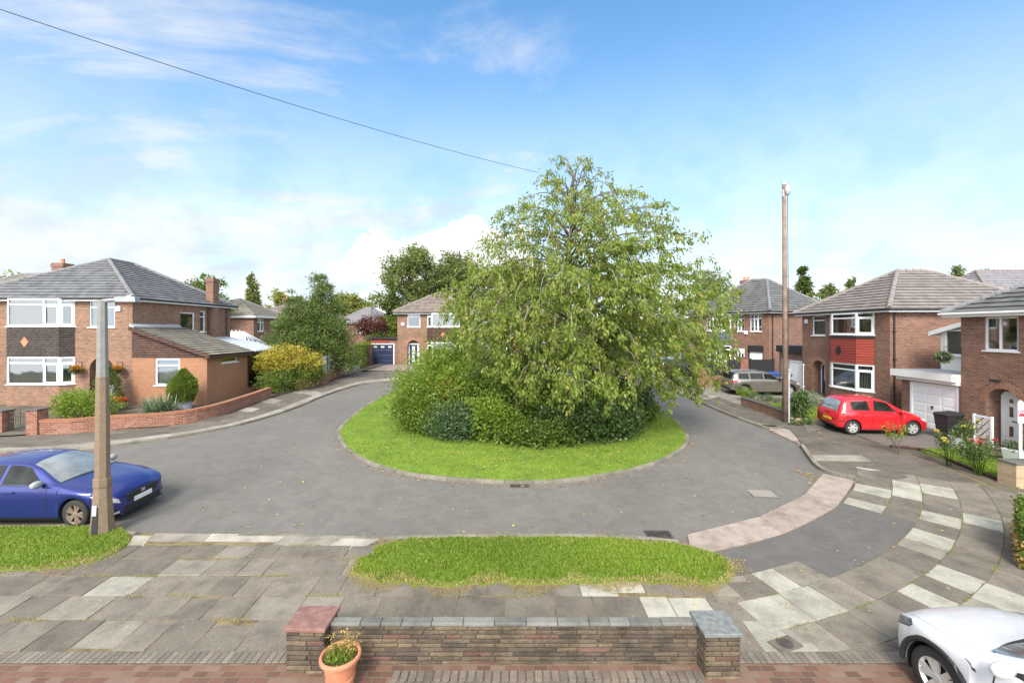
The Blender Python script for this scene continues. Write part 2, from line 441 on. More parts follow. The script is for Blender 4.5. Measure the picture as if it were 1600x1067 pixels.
def bay(root, Ms, x0, x1, pr, ca, z_sill, z_head, z_sill2, z_head2, tile, emblem, brickm, back1, back2, ex=.5, cells=None, band=None):
    P = [(x0,0),(x0+ca,-pr),(x1-ca,-pr),(x1,0)]
    wl = MB(Ms)
    for (ax,ay),(bx,by) in zip(P, P[1:]): wl.poly([(ax,ay,-.9),(bx,by,-.9),(bx,by,z_sill-.05),(ax,ay,z_sill-.05)])
    wl.poly([(x,y,z_sill-.05) for x,y in P])
    b = wl.build('bay_base', M[brickm], root); tp = MB(Ms); tp.poly([(x,y,z_head2) for x,y in P]); tp.build('bay_head', M['upvc'], root)
    main = cells or [(0,.62,[.78]),(.62,1,[.78],1)]
    for i, ((ax,ay),(bx,by)) in enumerate(zip(P, P[1:])):
        w = math.hypot(bx-ax, by-ay); K = Ms @ T(ax, ay, 0, math.atan2(by-ay, bx-ax))
        cl = main if i == 1 else [(0,1,[.78],1)]
        window(root, K, 0, z_sill, w, z_head-z_sill, cl, back1, d=0.0, fr=.075)
        window(root, K, 0, z_sill2, w, z_head2-z_sill2, cl, back2, d=0.0, fr=.075)
        hung(root, K, w, z_head+.02, z_sill2-.06-(.16 if band else 0), tile, emblem if i == 1 else None, ex, y=-.01)
        if band:
            q = MB(K); q.box(-.005,-.05,z_sill2-.22,w+.005,-.004,z_sill2-.06); q.build('lead_band', M[band], root)

def roof_face(mb, p0, p1, q0, q1, course=.34, lift=.045):
    p0, p1, q0, q1 = map(Vector, (p0, p1, q0, q1))
    nrm = (p1-p0).cross(q0-p0)
    if nrm.length < 1e-6: nrm = (p1-p0).cross(q1-p0)
    nrm.normalize(); n = max(2, round(((q0+q1)/2-(p0+p1)/2).length/course))
    for i in range(n):
        a, b = i/n, (i+1)/n
        l0, r0, l1, r1 = p0.lerp(q0,a), p1.lerp(q1,a), p0.lerp(q0,b), p1.lerp(q1,b)
        dn = ((l0+r0)/2-(l1+r1)/2).normalized()*.05; u = nrm*(lift+.018)+dn; tk = nrm*.020; du = -dn*.9   # a thick lower edge over a real shadow gap
        mb.poly([l0+u, r0+u, r1+nrm*.012, l1+nrm*.012] if (r1-l1).length > .02 else [l0+u, r0+u, r1])
        mb.poly([l0+u-tk, r0+u-tk, r0+u, l0+u]); mb.poly([l0+u-tk, l0+u-tk+du*2, r0+u-tk+du*2, r0+u-tk])
        mb.poly([l0-du*0-nrm*.03, r0-nrm*.03, r1-nrm*.03, l1-nrm*.03] if (r1-l1).length > .02 else [l0-nrm*.03, r0-nrm*.03, r1-nrm*.03])

def hip_roof(root, W, D, z, A, B, mat, hip='hip', ov=.32, name='roof', gut='gutter', fascia='upvc', fz=.17, sides4=True, course=.34, hips=True):
    """A, B: ridge ends; along x when the ridge runs across the front, along y when it runs into the house"""
    c = [(-ov,-ov,z),(W+ov,-ov,z),(W+ov,D+ov,z),(-ov,D+ov,z)]
    mb = MB()
    if abs(A[0]-B[0]) >= abs(A[1]-B[1]) and A != B:
        fs = [(c[0],c[1],A,B),(c[1],c[2],B,B),(c[2],c[3],B,A),(c[3],c[0],A,A)]; hp = [(c[0],A),(c[1],B),(c[2],B),(c[3],A)]
    else:
        fs = [(c[0],c[1],A,A),(c[1],c[2],A,B),(c[2],c[3],B,B),(c[3],c[0],B,A)]; hp = [(c[0],A),(c[1],A),(c[2],B),(c[3],B)]
    for f in fs: roof_face(mb, *f, course=course)
    ro = mb.build(name, M[mat], root)
    h = MB(); e = Vector((0,0,.045))
    for p, q in hp + ([(A,B)] if A != B else []):
        p, q = Vector(p)+e, Vector(q)+e; k = max(2, round((q-p).length/.42))
        for i in range(k):
            a, b = p.lerp(q, i/k), p.lerp(q, (i+1)/k-.012/ max(.3,(q-p).length))
            h.tube([a, b], [.125, .108], 8)
    h.build('ridge_tiles', M[hip], ro)
    s = MB(); s.poly([(x,y,z-.03) for x,y,_ in c][::-1]); s.build('soffit', M['upvc'], root)
    f = MB(); t = .025; a = ov-.03
    f.box(-a,-a-t,z-fz,W+a,-a,z+.01); f.box(-a,D+a,z-fz,W+a,D+a+t,z+.01); f.box(-a-t,-a,z-fz,-a,D+a,z+.01); f.box(W+a,-a,z-fz,W+a+t,D+a,z+.01)
    f.build('fascia', M[fascia], root)
    g = MB(); r = .058; zz = z-.035; q = ov+.045
    for p0, p1 in (((-q,-q,zz),(W+q,-q,zz)),((W+q,-q,zz),(W+q,D+q,zz)),((W+q,D+q,zz),(-q,D+q,zz)),((-q,D+q,zz),(-q,-q,zz))): g.tube([p0,p1], r, 8)
    g.build('gutter', M[gut], root)
    return ro

def downpipe(root, x, y, z0, z1, mat='gutter', r=.04):
    d = MB(); d.tube([(x,y,z0),(x,y,z1-.25),(x,y-.0,z1)], r, 8)
    for z in np.arange(z0+.5, z1, 1.4): d.box(x-r-.02,y-r-.02,z,x+r+.02,y+r+.02,z+.05)
    return d.build('downpipe', M[mat], root)

def chimney(par, x, y, w, d, z0, z1, mat, pots=1):
    c = MB(); c.box(x-w/2,y-d/2,z0,x+w/2,y+d/2,z1-.28); c.box(x-w/2-.04,y-d/2-.04,z1-.28,x+w/2+.04,y+d/2+.04,z1-.12); c.box(x-w/2-.015,y-d/2-.015,z1-.12,x+w/2+.015,y+d/2+.015,z1)
    o = c.build('chimney', M[mat], par)
    for i in range(pots):
        p = MB(); px = x + (i-(pots-1)/2)*.4
        p.lathe([(.15,0),(.13,.05),(.115,.25),(.135,.28),(.135,.33),(.09,.33),(.09,.1)], 14, c=(px,y,z1))
        p.build('chimney_pot', M['terracotta'], o, smooth=False)
    return o

def arch_ring(root, Ms, x0, x1, zt, mat='brick_arch', w=.23):
    r = (x1-x0)/2; xc = (x0+x1)/2; zc = zt-r; n = 22; b = MB(Ms)
    for k in range(n):
        a0, a1 = PI*k/n+.008, PI*(k+1)/n-.008
        pts = [(xc-math.cos(a)*q, zc+math.sin(a)*q) for a, q in ((a0,r),(a1,r),(a1,r+w),(a0,r+w))]
        b.hexa([(px,-.014,pz) for px,pz in pts], [(px,.06,pz) for px,pz in pts])
    return b.build('arch', M[mat], root)

def garage_door(par, Ms, x, z, w, h, d, mat='upvc', rows=4, cols=2, frame='upvc', lights=0, handle='black'):
    f = MB(Ms); f.box(x,d-.02,z,x+.09,d+.06,z+h); f.box(x+w-.09,d-.02,z,x+w,d+.06,z+h); f.box(x+.09,d-.02,z+h-.1,x+w-.09,d+.06,z+h)
    fo = f.build('garage_door_frame', M[frame], par)
    p = MB(Ms); p.box(x+.09,d+.03,z,x+w-.09,d+.05,z+h-.1)
    ww, hh = (w-.18)/cols, (h-.1)/rows
    for i in range(cols):
        for j in range(rows):
            p.hexa([(x+.09+i*ww+.03,d+.031,z+j*hh+.02),(x+.09+(i+1)*ww-.03,d+.031,z+j*hh+.02),(x+.09+(i+1)*ww-.03,d+.031,z+(j+1)*hh-.02),(x+.09+i*ww+.03,d+.031,z+(j+1)*hh-.02)],
                   [(x+.09+i*ww+.07,d+.021,z+j*hh+.06),(x+.09+(i+1)*ww-.07,d+.021,z+j*hh+.06),(x+.09+(i+1)*ww-.07,d+.021,z+(j+1)*hh-.06),(x+.09+i*ww+.07,d+.021,z+(j+1)*hh-.06)])
    g = p.build('garage_door', M[mat], par)
    k = MB(Ms); xx = x+w*.47
    k.box(xx-.05,d-.02,z+h*.52,xx+.05,d+.03,z+h*.52+.05); k.box(xx+.0,d-.03,z+h*.52-.1,xx+.045,d+.0,z+h*.52+.04)
    k.build('handle', M[handle], g)
    if lights:
        l = MB(Ms)
        for i in range(lights):
            cx = x+.09+(w-.18)*(i+.5)/lights; l.box(cx-.16,d-.005,z+h*.80,cx+.16,d+.028,z+h*.80+.17)
        l.build('door_light', M['curtain'], g)
    return g

def front_door(par, Ms, x, z, w, h, d, mat, lights=(), frame='upvc', side=0.0, handle='metal'):
    """lights: small glazed rects as fractions (x0,z0,x1,z1)"""
    f = MB(Ms); f.box(x,d-.07,z,x+.07,d,z+h); f.box(x+w-.07,d-.07,z,x+w,d,z+h); f.box(x+.07,d-.07,z+h-.07,x+w-.07,d,z+h)
    f.build('door_frame', M[frame], par)
    p = MB(Ms); p.box(x+.07,d-.045,z+.02,x+w-.07,d-.005,z+h-.07); dr = p.build('door', M[mat], par)
    l = MB(Ms)
    for a0,c0,a1,c1 in lights: l.box(x+w*a0,d-.055,z+h*c0,x+w*a1,d-.046,z+h*c1)
    if lights: l.build('door_light', M['pane_dark'] if mat != 'navy' else M['curtain'], dr)
    k = MB(Ms); k.box(x+w-.17,d-.10,z+h*.46,x+w-.14,d-.046,z+h*.54); k.box(x+w*.35,d-.056,z+h*.46,x+w*.65,d-.046,z+h*.49)
    k.build('handle', M[handle], dr)
    return dr

def alarm_box(root, Ms, x, z, s=.3):
    b = MB(Ms); b.box(x-s/2,-.09,z-s/2,x+s/2,-.002,z+s/2); b.build('alarm_box', M['upvc'], root, bevel=.02)

def shell(W, D, Hh, mat, root, ops={}, low=-.9):
    b = MB()
    for s, w in (('front',W),('right',D),('back',W),('left',D)): wall(b, side(W,D,s), w, Hh, ops.get(s, ()), low)
    return b.build('wall', M[mat], root)

# ================================================================ corner house, left (fronts the camera)
Y0 = 24.2; K0 = Y0/FPX
hx0 = -30.2; z0 = gz(Y0)+.02
hl = thing('detached_house', 'orange brick house with dark tile-hung bay, grey hipped roof and lean-to side extension', 'house', (hx0, Y0, z0))
W, D, Hh = 9.4, 8.4, 6.92-z0
lx = lambda px: (px-800)*K0 - hx0
lz = lambda py: EYE-(py-515)*K0 - z0
fr = T(0,0,0,0)
ops = {'front': [(lx(139), lz(511), lx(179.5), lz(470)), (lx(140), 0.0, lx(178), lz(558.5), 'arch', .35)],
       'right': [(3.5, lz(0)*0+4.15, 4.75, 5.3), (5.2, 4.05, 5.75, 5.45)]}
shell(W, D, Hh, 'brick_orange', hl, ops)
bay(hl, fr, lx(13), lx(117), .42, .42, lz(599), lz(557), lz(509.5), lz(467), 'tile_dark', 'terracotta', 'brick_orange', 'blind', 'blind', .35,
    cells=[(0,.70,[.78]),(.70,1,[.76],1)], band=None)
window(hl, fr, lx(139), lz(511), lx(179.5)-lx(139), lz(470)-lz(511), [(0,1,[.76])], 'curtain')
arch_ring(hl, fr, lx(140), lx(178), lz(558.5))
dr = MB(); ax0, ax1 = lx(140), lx(178); rr = (ax1-ax0)/2; zc = lz(558.5)-rr
arcp = [(ax0+rr-(rr-.02)*math.cos(PI*k/16), .30, zc+(rr-.02)*math.sin(PI*k/16)) for k in range(17)]
dr.poly([(ax0+.02,.30,0.02)] + arcp + [(ax1-.02,.30,0.02)])
d0 = dr.build('door', M['wood_dark'], hl)
b = MB()
for q in (.33,.66): b.box(ax0+2*rr*q-.04,.255,.05,ax0+2*rr*q+.04,.299,zc+.2)
b.box(ax0+.02,.25,zc-.06,ax1-.02,.298,zc+.06); b.build('door_rail', M['wood_dark'], d0)
b = MB()
for q0,q1 in ((.09,.28),(.39,.61),(.72,.91)): b.box(ax0+2*rr*q0,.28,1.1,ax0+2*rr*q1,.297,zc-.12)
b.build('door_light', M['pane_dark'], d0)
st = MB(); st.box(ax0-.1,-.55,-.5,ax1+.1,-.01,.0); st.build('door_step', M['lead'], hl)
alarm_box(hl, fr, lx(185.5), lz(482.5), .27)
rs = side(W,D,'right')
window(hl, rs, 3.5, 4.15, 1.25, 1.15, [(0,1,[])], 'none', mat='upvc')
window(hl, rs, 5.2, 4.05, .55, 1.4, [(0,1,[.72])], 'curtain')
apex = 9.62-z0
ro = hip_roof(hl, W, D, Hh, (4.55,3.9,apex), (4.55,5.7,apex-.03), 'roof_grey', ov=.30)
chimney(hl, W-.02, 6.5, .50, .62, 2.4, 8.75-z0, 'brick_red', 0)
cp = MB(); cp.tube([(W-.05,6.55,8.7-z0),(W-.05,6.55,9.05-z0)], .05, 8); cp.build('flue', M['metal'], hl)
downpipe(hl, W+.06, 5.95, 2.6, Hh-.05); downpipe(hl, W+.06, 7.9, .3, Hh-.05)
# side extension with its lean-to roof and tile-hung gable
ex1 = lx(323.5); EW = ex1-W; ED = 3.7; ez = lz(558)
e = MB(); Ke = T(W, 0, 0, 0); wx = lx(242)-W
wall(e, Ke, EW, ez, [(wx, lz(602), wx+lx(281)-lx(242), lz(559.5))])
Kr = T(W+EW, 0, 0, PI/2)
wall(e, Kr, ED, ez, [(1.2, lz(570), 2.7, lz(553.5))]); e.M = T(0,0,0,0)
e.poly([(W,ED,-.9),(W,ED,lz(511)-.08),(W+EW,ED,ez),(W+EW,ED,-.9)])
eo = e.build('extension', M['brick_ext'], hl)
window(eo, Ke, wx, lz(602), lx(281)-lx(242), lz(559.5)-lz(602), [(0,1,[.73])], 'curtain', fr=.09)
window(eo, Kr, 1.2, lz(570), 1.5, lz(553.5)-lz(570), [(0,1,[])], 'none', fr=.06)
ztop = lz(511); zlow = lz(553)
gp = MB(); n = 12                                 # gable hung with brown tiles, in lapped courses
for i in range(n):
    za = ez+(ztop-.12-ez)*i/n; zb = ez+(ztop-.12-ez)*(i+1)/n
    xa = W+(EW+.12)*(1-max(0,(za-zlow+.06))/(ztop-zlow)); xb = W+(EW+.12)*(1-max(0,(zb-zlow+.06))/(ztop-zlow))
    gp.poly([(W,-.05,za),(xa,-.05,za),(xb,-.025,zb),(W,-.025,zb)]); gp.poly([(W,-.02,za),(xa,-.02,za),(xa,-.05,za),(W,-.05,za)])
gp.build('hung_gable', M['tile_brown'], eo)
rf = MB(); roof_face(rf, (W+EW+.3,-.22,zlow-.06), (W+EW+.3,ED+.15,zlow-.06), (W+.01,-.22,ztop), (W+.01,ED+.15,ztop), course=.32)
rfo = rf.build('extension_roof', M['roof_olive'], eo)
bg = MB(); bg.bar((W,-.25,ztop-.07),(W+EW+.3,-.25,zlow-.13),.05,.2); bg.box(W+EW+.26,-.22,zlow-.25,W+EW+.32,ED+.15,zlow-.07); bg.build('bargeboard', M['tile_brown'], eo)
fl = MB(); fl.hexa([(W+.01,-.22,ztop+.03),(W+.25,-.22,ztop-.03),(W+.25,ED-.4,ztop-.03),(W+.01,ED-.4,ztop+.03)],[(W+.01,-.22,ztop+.18),(W+.27,-.22,ztop+.035),(W+.27,ED-.4,ztop+.035),(W+.01,ED-.4,ztop+.18)]); fl.build('flashing', M['lead'], rfo)
# garden room behind it: dark frame under a pale sheet roof
gx0, gx1, gy0, gy1 = W+.05, W+EW+.05, ED+.05, 7.6
g = MB(); g.box(gx0,gy0,-.9,gx1,gy1,.55); go = g.build('garden_room', M['brick_ext'], hl)
f = MB()
for yy in np.linspace(gy0, gy1, 5): f.box(gx1-.08,yy-.05,.55,gx1,yy+.05,2.68)
for zz in (.55,1.9,2.6): f.box(gx1-.075,gy0,zz,gx1-.005,gy1,zz+.09)
for xx in np.linspace(gx0, gx1, 4): f.box(xx-.05,gy1-.08,.55,xx+.05,gy1,2.7)
for zz in (.56,2.61): f.box(gx0,gy1-.075,zz,gx1-.01,gy1-.005,zz+.085)
f.build('frame', M['wood_dark'], go)
p = MB(); p.poly([(gx1-.04,gy0,.6),(gx1-.04,gy1,.6),(gx1-.04,gy1,2.65),(gx1-.04,gy0,2.65)]); p.poly([(gx0,gy1-.04,.6),(gx1,gy1-.04,.6),(gx1,gy1-.04,2.65),(gx0,gy1-.04,2.65)]); p.build('pane', M['pane_dark'], go)
r = MB(); a0, a1 = 3.65, 2.80
r.hexa([(gx0,gy0+.1,a0),(gx1+.35,gy0+.1,a1),(gx1+.35,gy1+.3,a1),(gx0,gy1+.3,a0)],[(gx0,gy0+.1,a0+.05),(gx1+.35,gy0+.1,a1+.05),(gx1+.35,gy1+.3,a1+.05),(gx0,gy1+.3,a0+.05)])
for yy in np.linspace(gy0+.2, gy1+.2, 7): r.bar((gx0,yy,a0+.06),(gx1+.35,yy,a1+.06),.05,.03)
r.build('sheet_roof', M['polycarb'], go)
f = MB(); f.box(gx1+.3,gy0+.1,a1-.14,gx1+.38,gy1+.3,a1-.005); f.build('gutter', M['gutter'], go)

# ================================================================ detached house facing down the close
Yc = 42.7; Kc = Yc/FPX; cx0 = (620.7-800)*Kc; zc0 = gz(Yc)
cxl = lambda px: (px-800)*Kc - cx0
czl = lambda py: EYE-(py-515)*Kc - zc0
def far_house(root, garage=True):
    W, D, Hh = cxl(735.5), 7.4, czl(488)
    lw = (cxl(636.5), czl(511), cxl(656.5), czl(490.5)); ar = (cxl(636.5), 0.0, cxl(655.5), czl(531.5), 'arch', .45)
    shell(W, D, Hh, 'brick_orange', root, {'front': [lw, ar]})
    bay(root, fr, cxl(667.5), cxl(719.5), .45, .55, czl(555), czl(534.5), czl(511), czl(489.5), 'tile_brown', 'terracotta', 'brick_orange', 'curtain', 'curtain', .5, cells=[(0,1,[])])
    window(root, fr, lw[0], lw[1], lw[2]-lw[0], lw[3]-lw[1], [(0,1,[.76])], 'none')
    arch_ring(root, fr, ar[0], ar[2], ar[3])
    front_door(root, fr, ar[0]+.05, .05, .92, 2.0, .42, 'navy', [(.35,.12,.65,.9)])
    fp = MB(); fp.box(ar[2]-.2,.30,.0,ar[2]-.08,.40,2.05); fp.box(ar[0],.28,2.03,ar[2],.40,2.12); fp.build('door_surround', M['upvc'], root)
    alarm_box(root, fr, cxl(629.5), czl(506.5), .3)
    a = 9.0-zc0
    hip_roof(root, W, D, Hh, (W/2-.25,3.6,a), (W/2+.25,3.6,a), 'roof_brown', ov=.36, hip='hip_pink', gut='black')
    downpipe(root, W-.2, -.06, 0, Hh-.1)
    if garage:
        gx0, gx1, gh = cxl(578.5), 0.0, czl(529.5)
        g = MB(); wall(g, T(gx0,.1,0,0), -gx0-.01, gh, [(cxl(578.9)-gx0, 0, cxl(615.6)-gx0, czl(536.5))], deep=.1)
        wall(g, T(gx0,5.5,0,-PI/2), 5.4, gh); go = g.build('garage', M['brick_red'], root)
        rr = MB(); rr.box(gx0-.15,-.12,gh,0-.01,5.6,gh+.16); rr.build('garage_roof', M['black'], go)
        pb = MB(); pb.box(gx0+.02,.06,czl(536.0)+.02,-.75,.095,gh-.05); pb.build('lintel', M['tile_red'], go)
        garage_door(go, T(0,.1,0,0), cxl(578.9), 0, cxl(615.6)-cxl(578.9), czl(536.5), .03, 'navy', 4, 1, lights=3)
hc = thing('detached_house', 'brick house at the far end with navy garage door and arched porch', 'house', (cx0, Yc, zc0))
far_house(hc)
hc2 = thing('detached_house', 'brick house half hidden behind the big tree, right of the one with the navy garage', 'house', (cx0+9.0, Yc+.3, zc0))
far_house(hc2, False)
# ================================================================ houses along the right side of the close
X2 = 19.0; z2 = .98
h2 = thing('detached_house', 'brick house with bright red boarded bay and pinkish grey hipped roof behind the red car', 'house', (X2, 28.9, z2), -PI/2)
W, D, Hh = 6.7, 8.3, 6.25-z2
ops = {'front': [(.95, 3.86, 2.1, 5.08), (.9, 0.0, 2.1, 2.31, 'arch', .6)]}
shell(W, D, Hh, 'brick_red', h2, ops)
bay(h2, fr, 2.5, 5.75, .42, .70, .95, 2.35, 3.95, 5.14, 'tile_red', 'black', 'brick_red', 'vertical', 'sides', .33, cells=[(0,1,[.76])], band='gutter')
window(h2, fr, .95, 3.86, 1.15, 1.22, [(0,1,[.76])], 'curtain')
arch_ring(h2, fr, .9, 2.1, 2.31)
front_door(h2, fr, 1.05, .05, .9, 2.02, .55, 'navy', [(.3,.5,.7,.9)])
p = MB(); p.box(1.93,.35,0,2.04,.52,2.1); p.build('door_surround', M['upvc'], h2)
st = MB(); st.box(.7,-.5,-.4,2.4,-.02,.02); st.build('door_step', M['brick_ext'], h2)
alarm_box(h2, fr, .45, 4.75, .27)
a2 = 8.55-z2
hip_roof(h2, W, D, Hh, (W/2,3.3,a2), (W/2,5.0,a2), 'roof_pink', hip='hip_pink', ov=.34, gut='black')
downpipe(h2, W-.06+.12, .18, -.6, Hh-.05); downpipe(h2, .2, -.06, 0, 2.0, 'upvc', .03)
g = MB(); wall(g, T(-2.75,.15,0,0), 2.74, 2.65, [(.3, 0, 2.55, 2.14)], deep=.1); wall(g, T(-2.75,6,0,-PI/2), 5.85, 2.65)
go = g.build('garage', M['brick_red'], h2)
r = MB(); r.box(-2.85,-.02,2.65,-.01,6.1,3.1); r.build('garage_roof', M['black'], go)
garage_door(go, T(-2.75,.15,0,0), .3, 0, 2.25, 2.14, .03, 'upvc', 1, 4)

X3 = 18.4; z3 = .69
h3 = thing('detached_house', 'brick house with white garage door and white panelled front door, cut by the right edge', 'house', (X3, 18.1, z3), -PI/2)
W, D, Hh = 7.6, 8.2, 5.87-z3
ops = {'front': [(.9, 3.71, 2.05, 4.99), (.95, 0.0, 2.12, 2.29, 'arch', .6), (4.0, 3.71, 6.4, 4.99), (4.0, .9, 6.4, 2.2)]}
shell(W, D, Hh, 'brick_red', h3, ops)
window(h3, fr, .9, 3.71, 1.15, 1.28, [(0,.45,[]),(.45,1,[])], 'sides')
window(h3, fr, 4.0, 3.71, 2.4, 1.28, [(0,.65,[.76]),(.65,1,[.76])], 'curtain'); window(h3, fr, 4.0, .9, 2.4, 1.3, [(0,.65,[.76]),(.65,1,[.76])], 'curtain')
arch_ring(h3, fr, .95, 2.12, 2.29)
front_door(h3, fr, 1.02, .03, 1.02, 2.12, .58, 'upvc', [(.27,.80,.40,.87),(.58,.80,.71,.87),(.27,.55,.40,.73),(.58,.55,.71,.73),(.27,.2,.40,.38),(.58,.2,.71,.38)])
hip_roof(h3, W, D, Hh, (W/2,3.7,8.42-z3), (W/2,4.6,8.42-z3), 'roof_dark', ov=.42, gut='render', fascia='render')
lb = MB(); lb.bar((1.45,-.02,2.56),(1.45,-.18,2.6),.05,.04); lb.box(1.3,-.26,2.54,1.6,-.14,2.63); lb.build('porch_lamp', M['black'], h3)
g = MB(); Kg = T(-2.75,.0,0,0); wall(g, Kg, 2.74, 2.3, [(.42, 0, 2.66, 2.14)], deep=.1); wall(g, T(-2.75,6,0,-PI/2), 6.0, 2.3)
go = g.build('garage', M['brick_red'], h3)
r = MB(); r.box(-2.95,-.38,2.36,-.005,6.1,2.66); r.build('garage_roof', M['render'], go)
r = MB(); r.box(-2.83,-.20,2.2,-.005,-.01,2.36); r.build('fascia', M['render'], go)
r = MB(); r.poly([(-2.9,-.33,2.665),(-.01,-.33,2.665),(-.01,6,2.665),(-2.9,6,2.665)]); r.build('felt', M['lead'], go)
garage_door(go, Kg, .42, 0, 2.24, 2.14, .03, 'upvc', 5, 3)
# white panelled upper extension with a sloping top, set back over the garage
e = MB(); ey = 1.6
e.poly([(-2.5,ey,2.6),(-.005,ey,2.6),(-.005,ey,5.1),(-2.5,ey,4.4)])
eo = e.build('upper_extension', M['render'], h3)
e = MB(); e.poly([(-2.5,ey+4,2.6),(-2.5,ey,2.6),(-2.5,ey,4.4),(-2.5,ey+4,4.4)]); e.build('side_wall', M['brick_red'], eo)
e = MB(); e.hexa([(-2.85,ey-.25,4.22),(-.01,ey-.25,5.02),(-.01,ey+4,5.02),(-2.85,ey+4,4.22)],[(-2.85,ey-.25,4.42),(-.01,ey-.25,5.22),(-.01,ey+4,5.22),(-2.85,ey+4,4.42)]); e.build('sloping_roof', M['render'], eo)
window(eo, T(0,ey-.09,0,0), -2.2, 3.35, 2.1, 1.15, [(0,.5,[]),(.5,1,[])], 'sides', d=0.0)

ux, uy = .395, -.919
o1 = (20.2-8*ux, 34.7-8*uy); z1 = gz(36)
def s1(px):
    k = (px-800)/FPX; return (k*o1[1]-o1[0])/(ux-k*uy)
h1 = thing('detached_house', 'brick house with slate-blue hung bay behind the black fence and the estate car', 'house', (o1[0], o1[1], z1), math.atan2(uy, ux))
W, D, Hh = 8.0, 8.0, 5.2
ops = {'front': [(s1(1147), 3.59, s1(1163), 5.0), (s1(1172), 3.59, s1(1190), 5.0), (s1(1147.5), 0, s1(1163.5), 2.2), (s1(1169), 0, s1(1193), 2.45)]}
shell(W, D, Hh, 'brick_red', h1, ops)
bay(h1, fr, s1(1104), s1(1142.5), .45, .75, 1.0, 2.35, 3.6, 5.05, 'tile_blue', None, 'brick_red', 'sides', 'sides', .5, cells=[(0,.34,[.74]),(.34,.66,[.74]),(.66,1,[.74])])
for a, b in ((1147,1163),(1172,1190)): window(h1, fr, s1(a), 3.59, s1(b)-s1(a), 1.41, [(0,.33,[.74]),(.33,.68,[.74],1),(.68,1,[.74])], 'sides', fr=.055)
front_door(h1, fr, s1(1147.5), .02, s1(1163.5)-s1(1147.5), 2.15, .08, 'upvc', [(.12,.08,.3,.8),(.42,.3,.58,.8),(.7,.08,.88,.8)])
garage_door(h1, fr, s1(1169), 0, s1(1193)-s1(1169), 2.45, .04, 'upvc', 6, 1, frame='black')
bx = MB(); bx.box(s1(1169),-.06,1.95,s1(1193),.03,2.44); bx.build('shutter_box', M['black'], h1)
alarm_box(h1, fr, s1(1166), 3.5, .3)
hip_roof(h1, W, D, Hh, (W/2-.4,3.6,8.2), (W/2+.6,4.3,8.2), 'roof_dark', ov=.34, gut='black')
downpipe(h1, W+.06, .35, 0, Hh-.05); chimney(h1, 1.0, 6.2, .9, .7, 5, 8.6, 'brick_red', 2)

# ================================================================ houses further off
def plain_house(label, loc, rot, W, D, Hh, ridge, roof, brickm, wins, group=None, hip='hip', ridge_in=None, gut='gutter', ch=None):
    r = thing('house', label, 'house', loc, rot, group); o = {}
    for s, x, z, w, h in wins: o.setdefault(s, []).append((x, z, x+w, z+h))
    shell(W, D, Hh, brickm, r, o, low=-2)
    for s, x, z, w, h in wins: window(r, side(W,D,s), x, z, w, h, [(0,.5,[.75]),(.5,1,[.75],1)] if w > .9 else [(0,1,[.75])], 'sides')
    A, B = ridge_in or ((W*.42, D/2), (W*.58, D/2))
    ro = hip_roof(r, W, D, Hh, (*A, ridge), (*B, ridge), roof, hip=hip, ov=.35, gut=gut)
    if ch: chimney(r, *ch)
    return r
ha = plain_house('brick house with grey hipped roof and a white fascia, behind the white conservatory', (-34.6, 47, gz(47)-.3), 0, 7.1, 6.4, 5.0, 7.0, 'roof_olive', 'brick_red',
    [('right',.7,3.4,1.25,1.35),('right',3.5,3.5,.75,1.1),('right',3.6,.8,1.4,1.3),('front',3.6,3.4,1.0,1.3),('front',5.2,.3,1.2,2.0)], ridge_in=((3.5,3.0),(3.5,3.8)), gut='upvc')
plain_house('brown roofed house with a small white gable window, beyond the grey roofed one', (-33.5, 56.5, gz(60)-.3), 0, 9.6, 7.0, 4.8, 7.2, 'roof_brown', 'brick_red',
    [('front',7.6,3.3,1.2,1.2),('right',.7,3.3,1.0,1.2),('right',4,3.3,1.2,1.2)], ch=(2.4,4.6,.9,.7,5,7.7,'brick_red',1))
plain_house('far house with pale grey roof, left one of the two beyond the red maple', (-29.6, 74, 1.6), -.5, 8.0, 7.0, 4.7, 7.3, 'roof_slate', 'brick_red', [('front',1,3,1.3,1.2),('front',5,3,1.3,1.2),('right',2,3,1.3,1.2)])
plain_house('far house with low grey roof, right one of the two beyond the red maple', (-25.0, 82, 1.2), -.35, 8.4, 7.0, 4.7, 7.0, 'roof_slate', 'brick_red', [('front',1,3,1.3,1.2),('front',5.6,3,1.3,1.2),('right',2,3,1.3,1.2)])
plain_house('neighbouring house at the far left with a single potted chimney over its grey roof', (-43.5, 31.2, gz(31)), 0, 11.0, 8.0, 5.6, 8.3, 'roof_olive', 'brick_orange', [('front',7.5,3.6,1.4,1.3)], ridge_in=((4.6,4),(6.4,4)), ch=(10.75,1.0,.85,.8,2,8.75,'brick_red',1))
hr = plain_house('brick house with purplish slate roof above the roofs at the right edge', (43.4, 39.5, gz(40)), 0, 15, 9, 5.9, 9.4, 'roof_slate', 'brick_red', [('front',2,3.4,1.3,1.2),('front',8,3.4,1.3,1.2)], hip='hip_pink', ridge_in=((2.8,4.5),(12.2,4.5)))
for x, y, zb, zt in ((5.2,1.6,6.0,7.55),(6.7,2.2,6.2,7.8)):
    p = MB(); p.tube([(x,y,zb),(x,y,zt)], .14, 10); p.tube([(x,y,zt),(x,y,zt+.12)], .19, 10); p.build('vent_pipe', M['black'], hr)
q = MB(); q.poly([(7.4,1.2,5.5),(10.8,1.2,5.5),(9.1,1.2,8.0)]); q.poly([(7.4,1.2,5.5),(9.1,1.2,8.0),(9.1,4.4,8.0),(7.4,4.4,5.5)]); q.poly([(9.1,1.2,8.0),(10.8,1.2,5.5),(10.8,4.4,5.5),(9.1,4.4,8.0)])
q.build('dormer_gable', M['brick_red'], hr)
